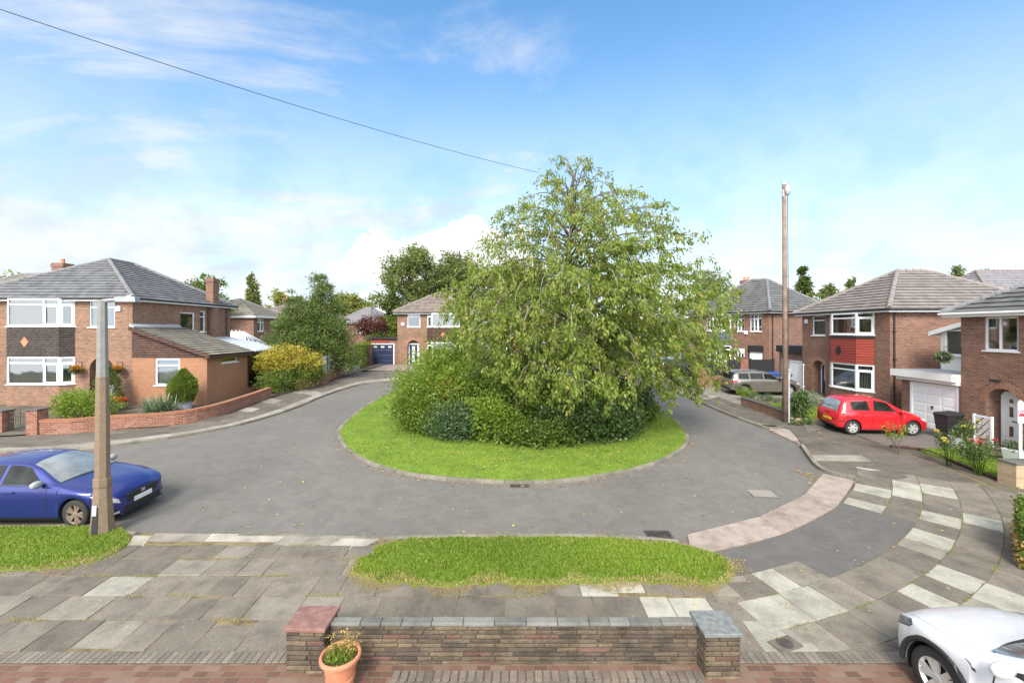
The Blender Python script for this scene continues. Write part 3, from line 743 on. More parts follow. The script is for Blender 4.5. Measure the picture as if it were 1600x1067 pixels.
# white conservatory behind the corner house
cv = thing('conservatory', 'white framed conservatory with a finialled ridge behind the lean-to roof', 'conservatory', (-27.6, 40.2, gz(40)-.1))
w, d, h = 3.4, 3.2, 2.2
f = MB()
for x in np.linspace(0, w, 6):
    for y in (0, d): f.box(x-.04,y-.04,-.5,x+.04,y+.04,h)
for y in np.linspace(0, d, 5):
    for x in (0, w): f.box(x-.039,y-.041,-.5,x+.039,y+.041,h-.002)
for y in (0, d): f.box(-.06,y-.06,h,w+.06,y+.06,h+.12); f.box(-.05,y-.045,.55,w+.05,y+.045,.63)
for x in (0, w): f.box(x-.062,-.05,h+.002,x+.062,d+.05,h+.118); f.box(x-.044,0,.552,x+.044,d,.628)
rz = h+1.25
f.bar((0,0,rz),(0,0,rz),.1,.1)
for x in np.linspace(-.05, w+.05, 7)[:-1]: f.tube([(x*0+0+ (x/ (w+.05))*2.2, d/2, rz),(x*0+(x/(w+.05))*2.2, d/2, rz+.22)], [.05,.015], 6)
f.bar((-.1,d/2,rz),(2.3,d/2,rz),.14,.12)
for y in (0,d): f.bar((2.25,d/2,rz),(w,y,h+.1),.1,.08); f.bar((-.05,d/2,rz),(-.05,y,h+.1),.1,.08)
for k in range(1,4):
    t = k/4; f.bar((2.25,d/2,rz),(w,d*t,h+.1),.06,.06)
fo = f.build('frame', M['upvc'], cv)
p = MB()
p.poly([(0,0,0),(w,0,0),(w,0,h),(0,0,h)]); p.poly([(w,0,0),(w,d,0),(w,d,h),(w,0,h)]); p.poly([(w,0,h+.1),(w,d,h+.1),(2.25,d/2,rz)])
p.build('pane', M['pane'], cv)
r = MB(); r.poly([(-.05,-.03,h+.11),(w,-.03,h+.11),(2.25,d/2,rz-.02),(-.05,d/2,rz-.02)]); r.poly([(w,d+.03,h+.11),(-.05,d+.03,h+.11),(-.05,d/2,rz-.02),(2.25,d/2,rz-.02)]); r.build('roof', M['polycarb'], cv)
# ---------------------------------------------------------------- ground, road, pavements
M['earth'] = plain('earth', (.10,.085,.06), .95, .4, 1.5, .5, 25)
M['ground'] = plain('ground', (.12,.12,.075), .95, .35, .25, .3, 5)
def asphalt(name, c, sp=.5):
    t = NT(name); ob = t.coord()
    big = t.ramp(t.noise(ob, .22, 6, .62), [(.3, tuple(x*.84 for x in c)), (.7, tuple(x*1.12 for x in c))])
    streak = t.ramp(t.noise(ob, 1.8, 5, .7, 1.2), [(.35, .86), (.62, 1.06)])
    col = t.mix(1.0, big, streak, 'MULTIPLY')
    agg = t.ramp(t.noise(ob, 85, 2, .8), [(.3, .62), (.52, 1.0), (.74, 1.5)])
    col = t.mix(sp, col, t.mix(1.0, col, agg, 'MULTIPLY'))
    return t.done(t.bsdf(col, .86, t.bump(t.noise(ob, 90, 2), .5, .005)))
M['road'] = asphalt('road_asphalt', (.140,.131,.118))
M['patch'] = asphalt('dark_asphalt', (.105,.098,.09))
M['drive'] = asphalt('worn_asphalt_drive', (.135,.12,.108), .7)
STOPS = [(0, (.09,.078,.064)), (.3, (.138,.118,.094)), (.55, (.19,.165,.132)), (.72, (.26,.25,.205)), (1.0, (.36,.345,.285))]
M['slab'] = slabmat('paving_slabs', STOPS)
M['pink'] = slabmat('pink_concrete', [(0, (.255,.205,.175)), (1, (.33,.275,.235))], .1)
M['kerb'] = slabmat('kerb_stone', [(0, (.13,.115,.092)), (1, (.25,.23,.185))], .2)
M['apron'] = slabmat('pale_concrete', [(0, (.22,.20,.165)), (1, (.36,.33,.28))], .15)
t = NT('joint_moss'); ob = t.coord()
M['joint'] = t.done(t.bsdf(t.ramp(t.noise(ob, 2.6, 5, .7), [(.35, (.055,.048,.036)), (.5, (.16,.125,.065)), (.62, (.21,.165,.095)), (.75, (.11,.13,.04))]), .95, t.bump(t.noise(ob, 60, 3), .6, .01)))
t = NT('block_paving'); uv = t.coord('UV'); ob = t.coord()
b = t.new('TexBrick'); t.link(uv, b.inputs['Vector'])
for k, v in (('Scale',1),('Brick Width',.205),('Row Height',.105),('Mortar Size',.006)): b.inputs[k].default_value = v
b.inputs['Color1'].default_value = (0,0,0,1); b.inputs['Color2'].default_value = (1,1,1,1)
col = t.ramp(t.mix(.4, b.outputs['Color'], t.noise(ob, 5, 4)), [(.2, (.10,.05,.039)), (.5, (.155,.073,.055)), (.8, (.18,.115,.09))])
col = t.mix(b.outputs['Fac'], col, (.13,.13,.06)); inv = t.new('Math', operation='SUBTRACT'); inv.inputs[0].default_value = 1; t.link(b.outputs['Fac'], inv.inputs[1])
M['block'] = t.done(t.bsdf(col, .9, t.bump(inv.outputs[0], .6, .008)))
t = NT('lawn_soil'); ob = t.coord()
M['lawn'] = t.done(t.bsdf(t.ramp(t.noise(ob, 1.4, 6, .6), [(.3, (.085,.15,.012)), (.55, (.14,.225,.016)), (.75, (.19,.26,.03))]), .95, t.bump(t.noise(ob, 45, 3), .8, .03)))
t = NT('grass_blade'); a = t.new('Attribute'); a.attribute_name = 'tint'
col = t.ramp(a.outputs['Fac'], [(0, (.085,.155,.012)), (.45, (.165,.265,.018)), (.78, (.25,.345,.03)), (.86, (.38,.33,.12)), (1, (.47,.35,.17))])
tr = t.new('BsdfTranslucent'); t.link(col, tr.inputs[0]); mx = t.new('MixShader'); mx.inputs[0].default_value = .35
p = t.bsdf(col, .6); t.link(p.outputs[0], mx.inputs[1]); t.link(tr.outputs[0], mx.inputs[2]); M['blade'] = t.done(mx)

def struct(o, label, cat): return tag(o, label, cat, kind='structure')

g = MB(); ys = [-12, 0, 52, 120, 900]
for a, b in zip(ys, ys[1:]):
    g.poly([(-900,a,gz(a)-.12),(900,a,gz(a)-.12),(900,b,gz(b)-.12),(-900,b,gz(b)-.12)])
struct(g.build('ground', M['ground']), 'dull earthy ground lying under the gardens and houses', 'ground')
g = MB(); g.poly([(x,y,gz(y)) for x, y in ((-60,9.0),(13.5,9.0),(13.5,36),(-60,36))])
struct(g.build('road', M['road']), 'worn grey asphalt road circling the planted island', 'road')

def slab_strip(mb, inner, outer, rows, sl, z, tint, gap=.017, th=.03, stag=True):
    """rows: fractions across from inner to outer; slabs of length sl with open joints"""
    L = (length(inner)+length(outer))/2; n = max(2, int(L/sl*4))
    A, B = resample(inner, n+1), resample(outer, n+1)
    for r in range(len(rows)-1):
        f0, f1 = rows[r], rows[r+1]; wd = np.linalg.norm(B[0]-A[0]); gf = gap/max(.1,wd)
        i = 0; first = random.choice((1,2,3,4)) if stag else 4
        while i < n:
            j = min(n, i+first); first = random.choice((3,4,4,4,5)) if stag else 4
            ga = gap*n/L
            def q(t, f):
                k = min(n-1, max(0, int(t))); u = t-k
                a = A[k]*(1-u)+A[k+1]*u; b_ = B[k]*(1-u)+B[k+1]*u
                return a*(1-f)+b_*f
            c = [np.array([p[0], max(p[1], 6.668)]) for p in [q(i+ga/2,f0+gf/2), q(j-ga/2,f0+gf/2), q(j-ga/2,f1-gf/2), q(i+ga/2,f1-gf/2)]]
            dz = z + random.uniform(-.005,.005); tl = random.uniform(-.007,.007)
            cx = sum(p[0] for p in c)/4; cy = sum(p[1] for p in c)/4
            tt = tint(cx, cy)
            ar = (c[1][0]-c[0][0])*(c[2][1]-c[0][1])-(c[2][0]-c[0][0])*(c[1][1]-c[0][1])
            if ar < 0: c = c[::-1]
            if tt is not None:
                mb.hexa([(p[0],p[1],gz(p[1])+dz-th) for p in c], [(p[0],p[1],gz(p[1])+dz+(tl if k < 2 else -tl)) for k, p in enumerate(c)], 0, tt)
            i = j
def kerb(mb, pts, w, z0, z1, L=.9, lean=0.0):
    n = max(2, int(length(pts)/L)); P = resample(pts, n*3+1); Q = offset(P, w)
    for i in range(n):
        a, b = i*3, i*3+3
        for k in range(a, b):
            p0, p1, q0, q1 = P[k], P[k+1], Q[k], Q[k+1]
            if k == a: p0 = p0+(p1-p0)*.02; q0 = q0+(q1-q0)*.02
            c = [p0, p1, q1, q0]
            if (c[1][0]-c[0][0])*(c[2][1]-c[0][1])-(c[2][0]-c[0][0])*(c[1][1]-c[0][1]) < 0: c = c[::-1]
            t = .2+.7*((i*37 % 11)/11)
            mb.hexa([(p[0],p[1],gz(p[1])+z0) for p in c], [(p[0],p[1],gz(p[1])+z1) for p in c], 0, t)

# ---- island
isl = Gs((527,675),(531,692),(545,708),(572,724),(620,740),(680,749),(745,754),(815,757),(880,754),(940,746),(1000,734),(1048,716),(1073,698),(1076,682),(1062,662),(1036,645),(1015,632)) + [(7.2,27.2),(5.2,29.8),(1.5,30.9),(-3,30.9),(-6.2,29.9),(-7.7,27.8)] + Gs((575,633),(545,655))
isl = spline(isl, 6, True)
k = MB(); kerb(k, isl + isl[:1], .13, -.05, .085, .9)
struct(k.build('island_kerb', M['kerb'], bevel=.012), 'worn concrete kerb edging the round island', 'kerb')
in1 = [tuple(p) for p in offset(isl + isl[:1], .13)][:-1]
g = MB(); g.prism(in1, -.05, .075, sides=False)
struct(g.build('island_lawn', M['lawn']), 'round lawn island in the middle of the close', 'lawn')

# ---- near side: pavement, verges, crossover, our block paved drive
CX, CY = .5, 22.0
pol = lambda r, a: (CX+r*math.cos(R(a)), CY+r*math.sin(R(a)))
near_kerb = spline(Gs((-160,826),(0,826),(90,824),(150,823),(185,829)) + Gs((215,836),(330,838),(440,838),(560,842),(640,841),(720,839),(820,838),(920,839),(1000,842),(1060,848)), 5)
arc_out = [pol(13.12, a) for a in np.arange(-73.5, -38.9, 1.5)]
kerb3 = Gs((1338,750),(1300,743),(1276,732),(1262,716),(1250,698))
right_kerb = kerb3 + Gs((1262,693),(1228,668),(1200,671),(1180,665),(1135,648),(1090,628),(1047,611),(1000,594)) + [(6.5,36)]
base = near_kerb + arc_out + [p for p in kerb3] + Gs((1300,690)) + Gs((1228,668),(1180,665),(1135,648),(1090,628),(1047,611),(1000,594)) + [(6.5,40),(30,40),(30,0),(-60,0),(-60,G(-160,826)[1])]
g = MB(); g.prism(base, -.1, .066, sides=False)
struct(g.build('pavement_bed', M['joint']), 'mossy jointing bed showing between the paving slabs', 'pavement')
lights = Gs((207,917),(168,892),(200,905),(470,893),(1003,935),(1070,953),(935,928),(1200,912),(1285,940),(1230,955),(1215,985),(1462,850),(1365,766),(1378,775),(1420,763),(1428,778),(1415,798),(1480,770),(1350,795),(1366,806),(1500,803),(1500,815),(1480,820),(1550,825),(1435,930),(1500,908),(1550,935),(1357,738),(1320,706),(1180,940),(1590,905),(5,975))
def tint(cx, cy):
    d = min((cx-a)**2+(cy-b)**2 for a, b in lights)
    if d < (.10 if cx > 3 else .045): return random.uniform(.74,.98)
    return random.choice((random.uniform(.2,.5), random.uniform(.2,.5), random.uniform(.25,.45), random.uniform(.45,.62)))
white = Gs((1003,935),(1070,953),(935,928))
def tint_n(cx, cy):
    if math.atan2(cy-CY, cx-CX) > R(-75.0): return None
    if min((cx-a)**2+(cy-b)**2 for a, b in white) < .2: return 1.0
    return tint(cx, cy)
sl = MB(); y = 6.67
for rw in (.68,.62,.61,.61,.52):
    slab_strip(sl, [(-18,y),(6.2,y)], [(-18,y+rw),(6.2,y+rw)], [0,1], .68, .075, tint_n); y += rw
y_edge = y
patch_sect = lambda r, a: (r < 13.98 and -75 < a < -51.5) or (r < 14.62 and -68.5 < a < -50.3)
def tint_r(cx, cy):
    r = math.hypot(cx-CX, cy-CY); a = math.degrees(math.atan2(cy-CY, cx-CX))
    if patch_sect(r, a) or cy < 6.69 or a < -76: return None
    return tint(cx, cy)
rr = [13.15, 13.98, 14.62, 15.36, 16.05, 16.75, 17.5, 18.3]
for r0, r1 in zip(rr, rr[1:]):
    a0, a1 = -77, -33
    slab_strip(sl, [pol(r0,a) for a in np.arange(a0,a1,1)], [pol(r1,a) for a in np.arange(a0,a1,1)], [0,1], .74 if r0 < 16 else .85, .078, tint_r)
# beyond the dropped kerb, up the right side
ri = spline(Gs((1337,749),(1303,742),(1279,731),(1265,715),(1253,697),(1228,671),(1180,662),(1135,646),(1090,626),(1047,610),(1008,597)), 5)
ro_ = spline([pol(16.2,-33)] + Gs((1398,703),(1300,668),(1228,655),(1160,632),(1118,614),(1080,603),(1040,594)), 5)
dark = lambda cx, cy: random.uniform(.02,.2) if random.random() > .06 else .7
slab_strip(sl, ri, ro_, [0,.5,1], .9, .074, dark)
struct(sl.build('pavement', M['slab'], bevel=.006), 'weathered grey slab pavement with scattered pale replacement slabs', 'pavement')
p = MB(); pts = [pol(13.13,a) for a in np.arange(-77,-48.9,1)] + [pol(13.97,a) for a in np.arange(-49,-47.9,.6)] + [pol(14.61,a) for a in np.arange(-48,-71.1,-1)] + [pol(13.97,a) for a in np.arange(-71,-77.1,-1)]
p.prism(pts, 0, .071); struct(p.build('asphalt_patch', M['patch']), 'dark asphalt patch let into the slab pavement', 'pavement')
pk = MB()
band_in = [pol(12.32, a) for a in np.arange(-80, -44.9, 1.0)]; band_out = [pol(13.12, a) for a in np.arange(-80, -44.9, 1.0)]
slab_strip(pk, [pol(12.3,a) for a in np.arange(-73.2,-39.9,1)], [pol(13.12,a) for a in np.arange(-75.5,-39.9,1)], [0,1], 2.4, .052, lambda x, y: random.random(), gap=.01, th=.06, stag=False)
slab_strip(pk, Gs((1247,695),(1225,684),(1200,673)), Gs((1290,690),(1262,679),(1228,664)), [0,1], 1.5, .06, lambda x, y: random.random(), th=.08)
slab_strip(pk, Gs((1090,628),(1068,619),(1046,610)), Gs((1124,622),(1090,612),(1062,603)), [0,.5,1], 1.4, .082, lambda x, y: random.random(), th=.08)
struct(pk.build('dropped_kerb', M['pink'], bevel=.006), 'pinkish concrete crossover band between road and pavement', 'pavement')
ap = MB()
slab_strip(ap, Gs((212,836),(330,838),(440,838),(600,843)), Gs((196,858),(330,858),(440,860),(560,864)), [0,1], 1.6, .07, lambda x, y: .05+.9*(random.random() > .4), gap=.015, th=.08)
struct(ap.build('crossover', M['apron'], bevel=.006), 'pale concrete crossover slabs along the near road edge', 'pavement')
k = MB(); kerb(k, near_kerb[:26], -.12, -.05, .085); kerb(k, near_kerb[32:], -.12, -.05, .08); kerb(k, spline(kerb3, 4), -.13, -.05, .12, .6)
kerb(k, spline(Gs((1228,669),(1212,672),(1198,671),(1180,665),(1135,648),(1092,629)), 5), -.13, -.05, .11)
struct(k.build('kerb', M['kerb'], bevel=.012), 'weathered concrete kerb along the pavement edges', 'kerb')
eb = MB()
x = -18.0
while x < 9:
    eb.box(x, 0, 0, x+.098, .215, .02, 0, .28+.3*random.random()); x += .105
o = eb.build('brick_edging', M['slab'], bevel=.006); o.location = (0, 6.44, gz(6.55)+.070)
struct(o, 'row of grey-brown edging bricks between pavement and block paving', 'edging')
bp = MB(); bp.prism([(-18,-1),(12,-1),(12,6.435),(-18,6.435)], 0, .076, sides=False)
struct(bp.build('driveway', M['block']), 'red block paved driveway along the bottom of the view', 'driveway')
fb = MB(); x = -1.7
while x < 2.6:
    fb.box(x, 5.9, 0, x+.10, 6.10, .03, 0, .25+.3*random.random()); fb.box(x+.02, 6.11, 0, x+.118, 6.31, .03, 0, .2+.3*random.random()); x += .118
o = fb.build('wall_footing', M['slab'], bevel=.008); o.location = (0,0,gz(6.0)+.072); struct(o, 'soldier row of grey bricks at the foot of the stone wall', 'edging')

# ---- far left pavement and gardens
lk = spline(Gs((-260,722),(-60,712),(60,706),(168,699),(300,680),(390,661),(460,639)) + Gs((500,622),(540,608),(575,600),(620,596)) + [(-5.5,34.5),(0,35.2),(6,35.4)], 6)
lb = spline([(-30,17.4)] + Gs((-100,690),(45,683),(168,675),(270,668),(360,648),(420,625),(470,611),(505,601),(540,586)) + [(-10.6,38.2),(-5,38.6),(6,38.6)], 6)
pb = MB(); pb.prism(lk + lb[::-1], -.1, .077, sides=False); struct(pb.build('pavement_bed', M['joint']), 'mossy jointing bed under the far slab pavement', 'pavement')
fp = MB(); ltint = lambda cx, cy: random.uniform(.05,.32) if random.random() > .1 else random.uniform(.6,.85)
slab_strip(fp, lk, lb, [.22,.62,1], 1.0, .088, ltint); struct(fp.build('pavement', M['slab']), 'dark slab pavement curving past the corner house garden', 'pavement')
fk = MB(); slab_strip(fk, lk, lb, [.045,.215], .95, .092, lambda a, b: random.uniform(.02,.6), th=.05); struct(fk.build('kerb_slabs', M['apron']), 'pale slab margin along the far kerb', 'pavement')
k = MB(); kerb(k, lk, .12, -.05, .09); struct(k.build('kerb', M['kerb'], bevel=.01), 'concrete kerb round the far side of the road', 'kerb')
gl = MB(); gl.prism(lb[:46] + [(-12,45),(-60,45),(-60,17)], -.1, .13, sides=False); struct(gl.build('garden_ground', M['earth']), 'bare earth and gravel of the corner house garden', 'ground')
dv = MB(); dv.prism([(-14.2,38.4),(-5.5,38.4),(-5.5,43.2),(-14.2,43.2)], -.1, .07, sides=False); struct(dv.build('driveway', M['pink']), 'pale pink paved forecourt before the navy garage', 'driveway')
# ---- right hand gardens and drives
gr = MB(); gr.prism([pol(17.3,-55),pol(16.4,-33)] + Gs((1398,702),(1300,667),(1228,655),(1160,631),(1118,613),(1060,597)) + [(10,45),(45,45),(45,9)], -.1, .076, sides=False)
struct(gr.build('garden_ground', M['earth']), 'bare soil of the front gardens on the right', 'ground')
d3 = MB(); d3.prism(Gs((1262,680),(1300,668),(1385,700),(1440,703)) + [(18.35,14.4),(18.35,21.2),(16,21.4),(13.4,20.3)], -.1, .085, sides=False)
struct(d3.build('driveway', M['drive']), 'worn asphalt driveway under the red car', 'driveway')
d2 = MB(); d2.prism(Gs((1098,612),(1120,622),(1158,636),(1160,627)) + [(15.2,25.9),(18.6,25.6),(18.9,31.3),(14.5,31.3)], -.1, .09, sides=False)
struct(d2.build('driveway', M['apron']), 'pale concrete driveway under the bronze estate car', 'driveway')
d1 = MB(); d1.prism(Gs((1098,611),(1060,602),(1020,592)) + [(10.5,37),(16,37),(15,31.6)], -.1, .095, sides=False)
struct(d1.build('driveway', M['pink']), 'pale driveway beyond the brick pier, partly under the tree', 'driveway')

# ---- grass
def grass(name, poly, n, hgt, mat, z=.08, dry=None, label='', lean=.5):
    P = np.array(poly); lo, hi = P.min(0), P.max(0); q = rng.uniform(lo, hi, (int(n*2.2), 2)); q = q[inside(poly, q)][:n]; m = len(q)
    zz = SLOPE*q[:,1]+z; base = np.c_[q, zz]
    a = rng.uniform(0, 2*PI, m); w = rng.uniform(.006, .013, m)*(1+hgt*2); h = hgt*rng.uniform(.5, 1.25, m)
    # patchy sward height and colour
    pn = np.sin(q[:,0]*2.3+np.sin(q[:,1]*1.7)*1.5)*np.sin(q[:,1]*3.1+1.3)*.5+.5; h *= .65+.7*pn
    ln = rng.normal(0, lean, (m,2))*h[:,None]
    t = np.c_[np.cos(a)*w, np.sin(a)*w, np.zeros(m)]
    tip = base + np.c_[ln, h]
    co = np.stack([base-t, base+t, tip], 1).reshape(-1,3)
    p2 = np.sin(q[:,0]*.9+2*np.sin(q[:,1]*.8))*np.sin(q[:,1]*1.1+.5); tint = np.clip(.36+.22*pn+.16*p2+rng.normal(0,.17,m), 0, .8)
    tint = np.where(rng.random(m) < .04, .88, tint)
    if dry is not None: tint = np.where(rng.random(m) < dry(q), rng.uniform(.82,1,m), tint)
    o = raw_mesh(name, co, np.arange(m*3), 3, M[mat], None, tint)
    return tag(o, label, 'grass', kind='stuff')
def edge_dist(poly, q):
    P = np.array(poly+poly[:1]); d = np.full(len(q), 9.0)
    for a, b in zip(P, P[1:]):
        ab = b-a; t = np.clip(((q-a)@ab)/(ab@ab+1e-9), 0, 1); d = np.minimum(d, np.linalg.norm(q-(a+t[:,None]*ab), axis=1))
    return d
v1 = spline(Gs((553,893),(575,874),(600,858),(640,849),(720,846),(820,845),(950,847),(1040,854),(1100,866),(1138,884),(1146,902),(1130,915),(1080,919),(1000,916),(900,917),(800,918),(700,920),(620,919),(570,910)), 5, True)
v1 = [(x+random.gauss(0,.03), y+random.gauss(0,.035)) for x, y in v1]
v2 = [(-17, G(0,829)[1]), (-17, G(0,895)[1])] + spline(Gs((0,898),(60,896),(120,889),(165,877),(192,862),(203,846),(192,834),(160,829),(80,828),(0,829)), 5)
for poly, lab in ((v1, 'fringe of the grass verge in the middle of the near pavement'), (v2, 'grass verge around the street lamp base')):
    b = MB(); b.prism(poly, 0, .10); struct(b.build('verge', M['lawn']), lab, 'verge')
dryv = lambda poly: (lambda q: np.clip(1.0-edge_dist(poly, q)*(5.5+3*np.sin(q[:,0]*3.7)), 0, .8)*(.25+.75*(q[:,1] < np.median(q[:,1])-.1)))
grass('grass', v1, 48000, .046, 'blade', .10, dryv(v1), 'bright green tufty grass on the middle verge, straw coloured at its near edge')
grass('grass', v2, 40000, .044, 'blade', .10, dryv(v2), 'bright green grass on the verge below the street lamp')
ne = [p for p in in1 if p[1] < 24.5]
grass('grass', in1, 90000, .05, 'blade', .075, lambda q: np.clip(.35-edge_dist(in1, q)*2.0, 0, .35), 'short bright grass covering the round island')
# dry strands creeping over the joints around the verge
def strands(poly, n, label):
    q = rng.uniform(np.array(poly).min(0)-.35, np.array(poly).max(0)+.35, (n*6,2)); d = edge_dist(poly, q); ins = inside(poly, q)
    q = q[(~ins) & (d < (.22+.16*np.sin(q[:,0]*4.1))*rng.random(len(q))) & (q[:,1] < np.mean([p[1] for p in poly])+.15)][:n]; m = len(q)
    a = rng.uniform(0,2*PI,m); L = rng.uniform(.05,.14,m); w = .004
    b = np.c_[q, SLOPE*q[:,1]+.082]; t = np.c_[-np.sin(a)*w, np.cos(a)*w, np.zeros(m)]; tip = b+np.c_[np.cos(a)*L, np.sin(a)*L, rng.uniform(.005,.035,m)]
    o = raw_mesh('dry_grass', np.stack([b-t,b+t,tip],1).reshape(-1,3), np.arange(m*3), 3, M['blade'], None, rng.uniform(.84,1,m)); tag(o, label, 'grass', kind='stuff')
strands(v1, 11000, 'straw coloured dead grass spilling over the slabs below the middle verge')
strands(v2, 6000, 'straw coloured dead grass spilling over the slabs near the lamp')
# moss and dead grass in the slab joints
m = 11000; q = np.c_[rng.uniform(-9,3.5,m), rng.choice([7.35,7.97,8.58,9.19,9.71], m)+rng.normal(0,.03,m)]
cl = np.sin(q[:,0]*2.1+q[:,1]*5)+np.sin(q[:,0]*5.3+1)*.6 > .55; q = q[cl]; m = len(q)
a = rng.uniform(0,2*PI,m); L = rng.uniform(.03,.09,m); b = np.c_[q, SLOPE*q[:,1]+.078]; t = np.c_[-np.sin(a)*.004, np.cos(a)*.004, np.zeros(m)]
o = raw_mesh('dry_grass', np.stack([b-t,b+t,b+np.c_[np.cos(a)*L,np.sin(a)*L,rng.uniform(.004,.02,m)]],1).reshape(-1,3), np.arange(m*3), 3, M['blade'], None, rng.uniform(.8,1,m)); tag(o, 'dead grass growing along the joints of the near slabs', 'grass', kind='stuff')
l2 = Gs((1164,633),(1238,634),(1296,642),(1284,660),(1240,661)); l3 = spline(Gs((1436,707),(1490,706),(1560,709),(1600,712),(1600,766),(1560,754),(1500,730)), 3, True)
for poly, lab, n in ((l2, 'small lawn behind the low brick wall by the telegraph pole', 5000), (l3, 'small lawn before the house at the right edge', 9000)):
    b = MB(); b.prism(poly, 0, .13); struct(b.build('lawn', M['lawn']), lab, 'lawn'); grass('grass', poly, n, .05, 'blade', .13, None, 'green grass of the '+lab)
e3 = MB(); kerb(e3, spline(Gs((1392,703),(1440,708),(1500,732),(1545,750),(1572,760)), 4), .1, 0, .17, .8); struct(e3.build('lawn_edging', M['wood_dark'], bevel=.01), 'dark edging boards round the small lawn at the right edge', 'edging')
# ---------------------------------------------------------------- vehicles: one continuous skin swept through sections, details laid on it
def pchip(tab):
    X = np.array([p[0] for p in tab], float); Y = np.array([p[1] for p in tab], float)
    h = np.diff(X); d = np.diff(Y)/h; m = np.zeros(len(X)); m[0], m[-1] = d[0], d[-1]
    for i in range(1, len(X)-1):
        if d[i-1]*d[i] > 0:
            w1, w2 = 2*h[i]+h[i-1], h[i]+2*h[i-1]; m[i] = (w1+w2)/(w1/d[i-1]+w2/d[i])
    def f(x):
        x = np.clip(x, X[0], X[-1]); i = np.clip(np.searchsorted(X, x)-1, 0, len(h)-1); t = (x-X[i])/h[i]
        return (2*t**3-3*t**2+1)*Y[i]+(t**3-2*t**2+t)*h[i]*m[i]+(-2*t**3+3*t**2)*Y[i+1]+(t**3-t**2)*h[i]*m[i+1]
    return f
M['tyre'] = plain('tyre_rubber', (.022,.021,.021), .8, .25, 9, .2)
M['alloy'] = plain('alloy_silver', (.58,.58,.57), .35, .1, 6, Metallic=.5)
M['alloy_warm'] = plain('alloy_bronze', (.30,.22,.18), .4, .15, 6, Metallic=.5)
M['carglass'] = plain('car_glass', (.022,.027,.023), .04, .3, 2.2, c2=(.003,.003,.003), IOR=1.38)
M['carglass_pale'] = plain('windscreen_glass', (.17,.195,.195), .05, .4, 2.5, IOR=2.6)
M['cabin'] = plain('cabin_trim', (.05,.05,.052), .8, .3, 3)
M['trim'] = plain('black_trim', (.016,.016,.017), .5, .2, 6)
M['lamp_clear'] = plain('lamp_clear', (.62,.64,.66), .12, .15, 30, Metallic=.3)
M['lamp_smoked'] = plain('lamp_smoked', (.16,.165,.17), .08, .5, 14, c2=(.05,.05,.052))
M['lamp_red'] = plain('lamp_red', (.38,.015,.012), .15, .2, 20)
M['chrome'] = plain('chrome', (.7,.7,.7), .15, .05, 5, Metallic=1.0)
M['plate_yellow'] = plain('plate_yellow', (.72,.47,.02), .4, .05, 5)
M['plate_white'] = plain('plate_white', (.66,.67,.68), .4, .12, 25)

def wheel(par, x, y, r, wd, spokes, mat, out, steer=0.0, sw=.06, pair=False):
    t = MB(); n = 32; w = wd/2
    t.lathe([(r*.66,-w*.92),(r*.9,-w),(r*.975,-w*.82),(r,-w*.45),(r,w*.45),(r*.975,w*.82),(r*.9,w),(r*.66,w*.92)], n, axis='y', close=False)
    o = t.build('wheel', M['tyre'], par, smooth=True); o.location = (x, y, r); o.rotation_euler = (0, 0, steer)
    b = MB(); s = out
    b.lathe([(r*.60,-w*.6),(r*.67,s*w*.86),(r*.69,s*w*.93),(r*.64,s*w*.90),(r*.58,s*w*.55)], n, axis='y', close=False)
    for k in range(spokes):
        a0 = 2*PI*k/spokes
        for da in ((-.13,.13) if pair else (0,)):
            a = a0+da; ca, sa = math.cos(a), math.sin(a); p = Vector((.04*ca, s*w*.80, .04*sa)); q = Vector((r*.64*math.cos(a0+da*1.7), s*w*.86, r*.64*math.sin(a0+da*1.7)))
            d = (q-p).normalized(); e = Vector((0,1,0)).cross(d)*sw/2
            b.hexa([p-e*.9, p+e*.9, q+e*1.2, q-e*1.2], [v+Vector((0,-s*.03,0)) for v in (p-e*.9, p+e*.9, q+e*1.2, q-e*1.2)])
    b.lathe([(.0,s*w*.87),(.035,s*w*.87),(.06,s*w*.82),(.06,s*w*.6)], 14, axis='y', close=False)
    b.build('rim', M[mat], o, smooth=False)
    h = MB(); h.lathe([(0,s*w*.28),(r*.60,s*w*.28),(r*.62,s*w*.2)], 24, axis='y', close=False); h.build('brake_disc', M['trim'], o)
    return o

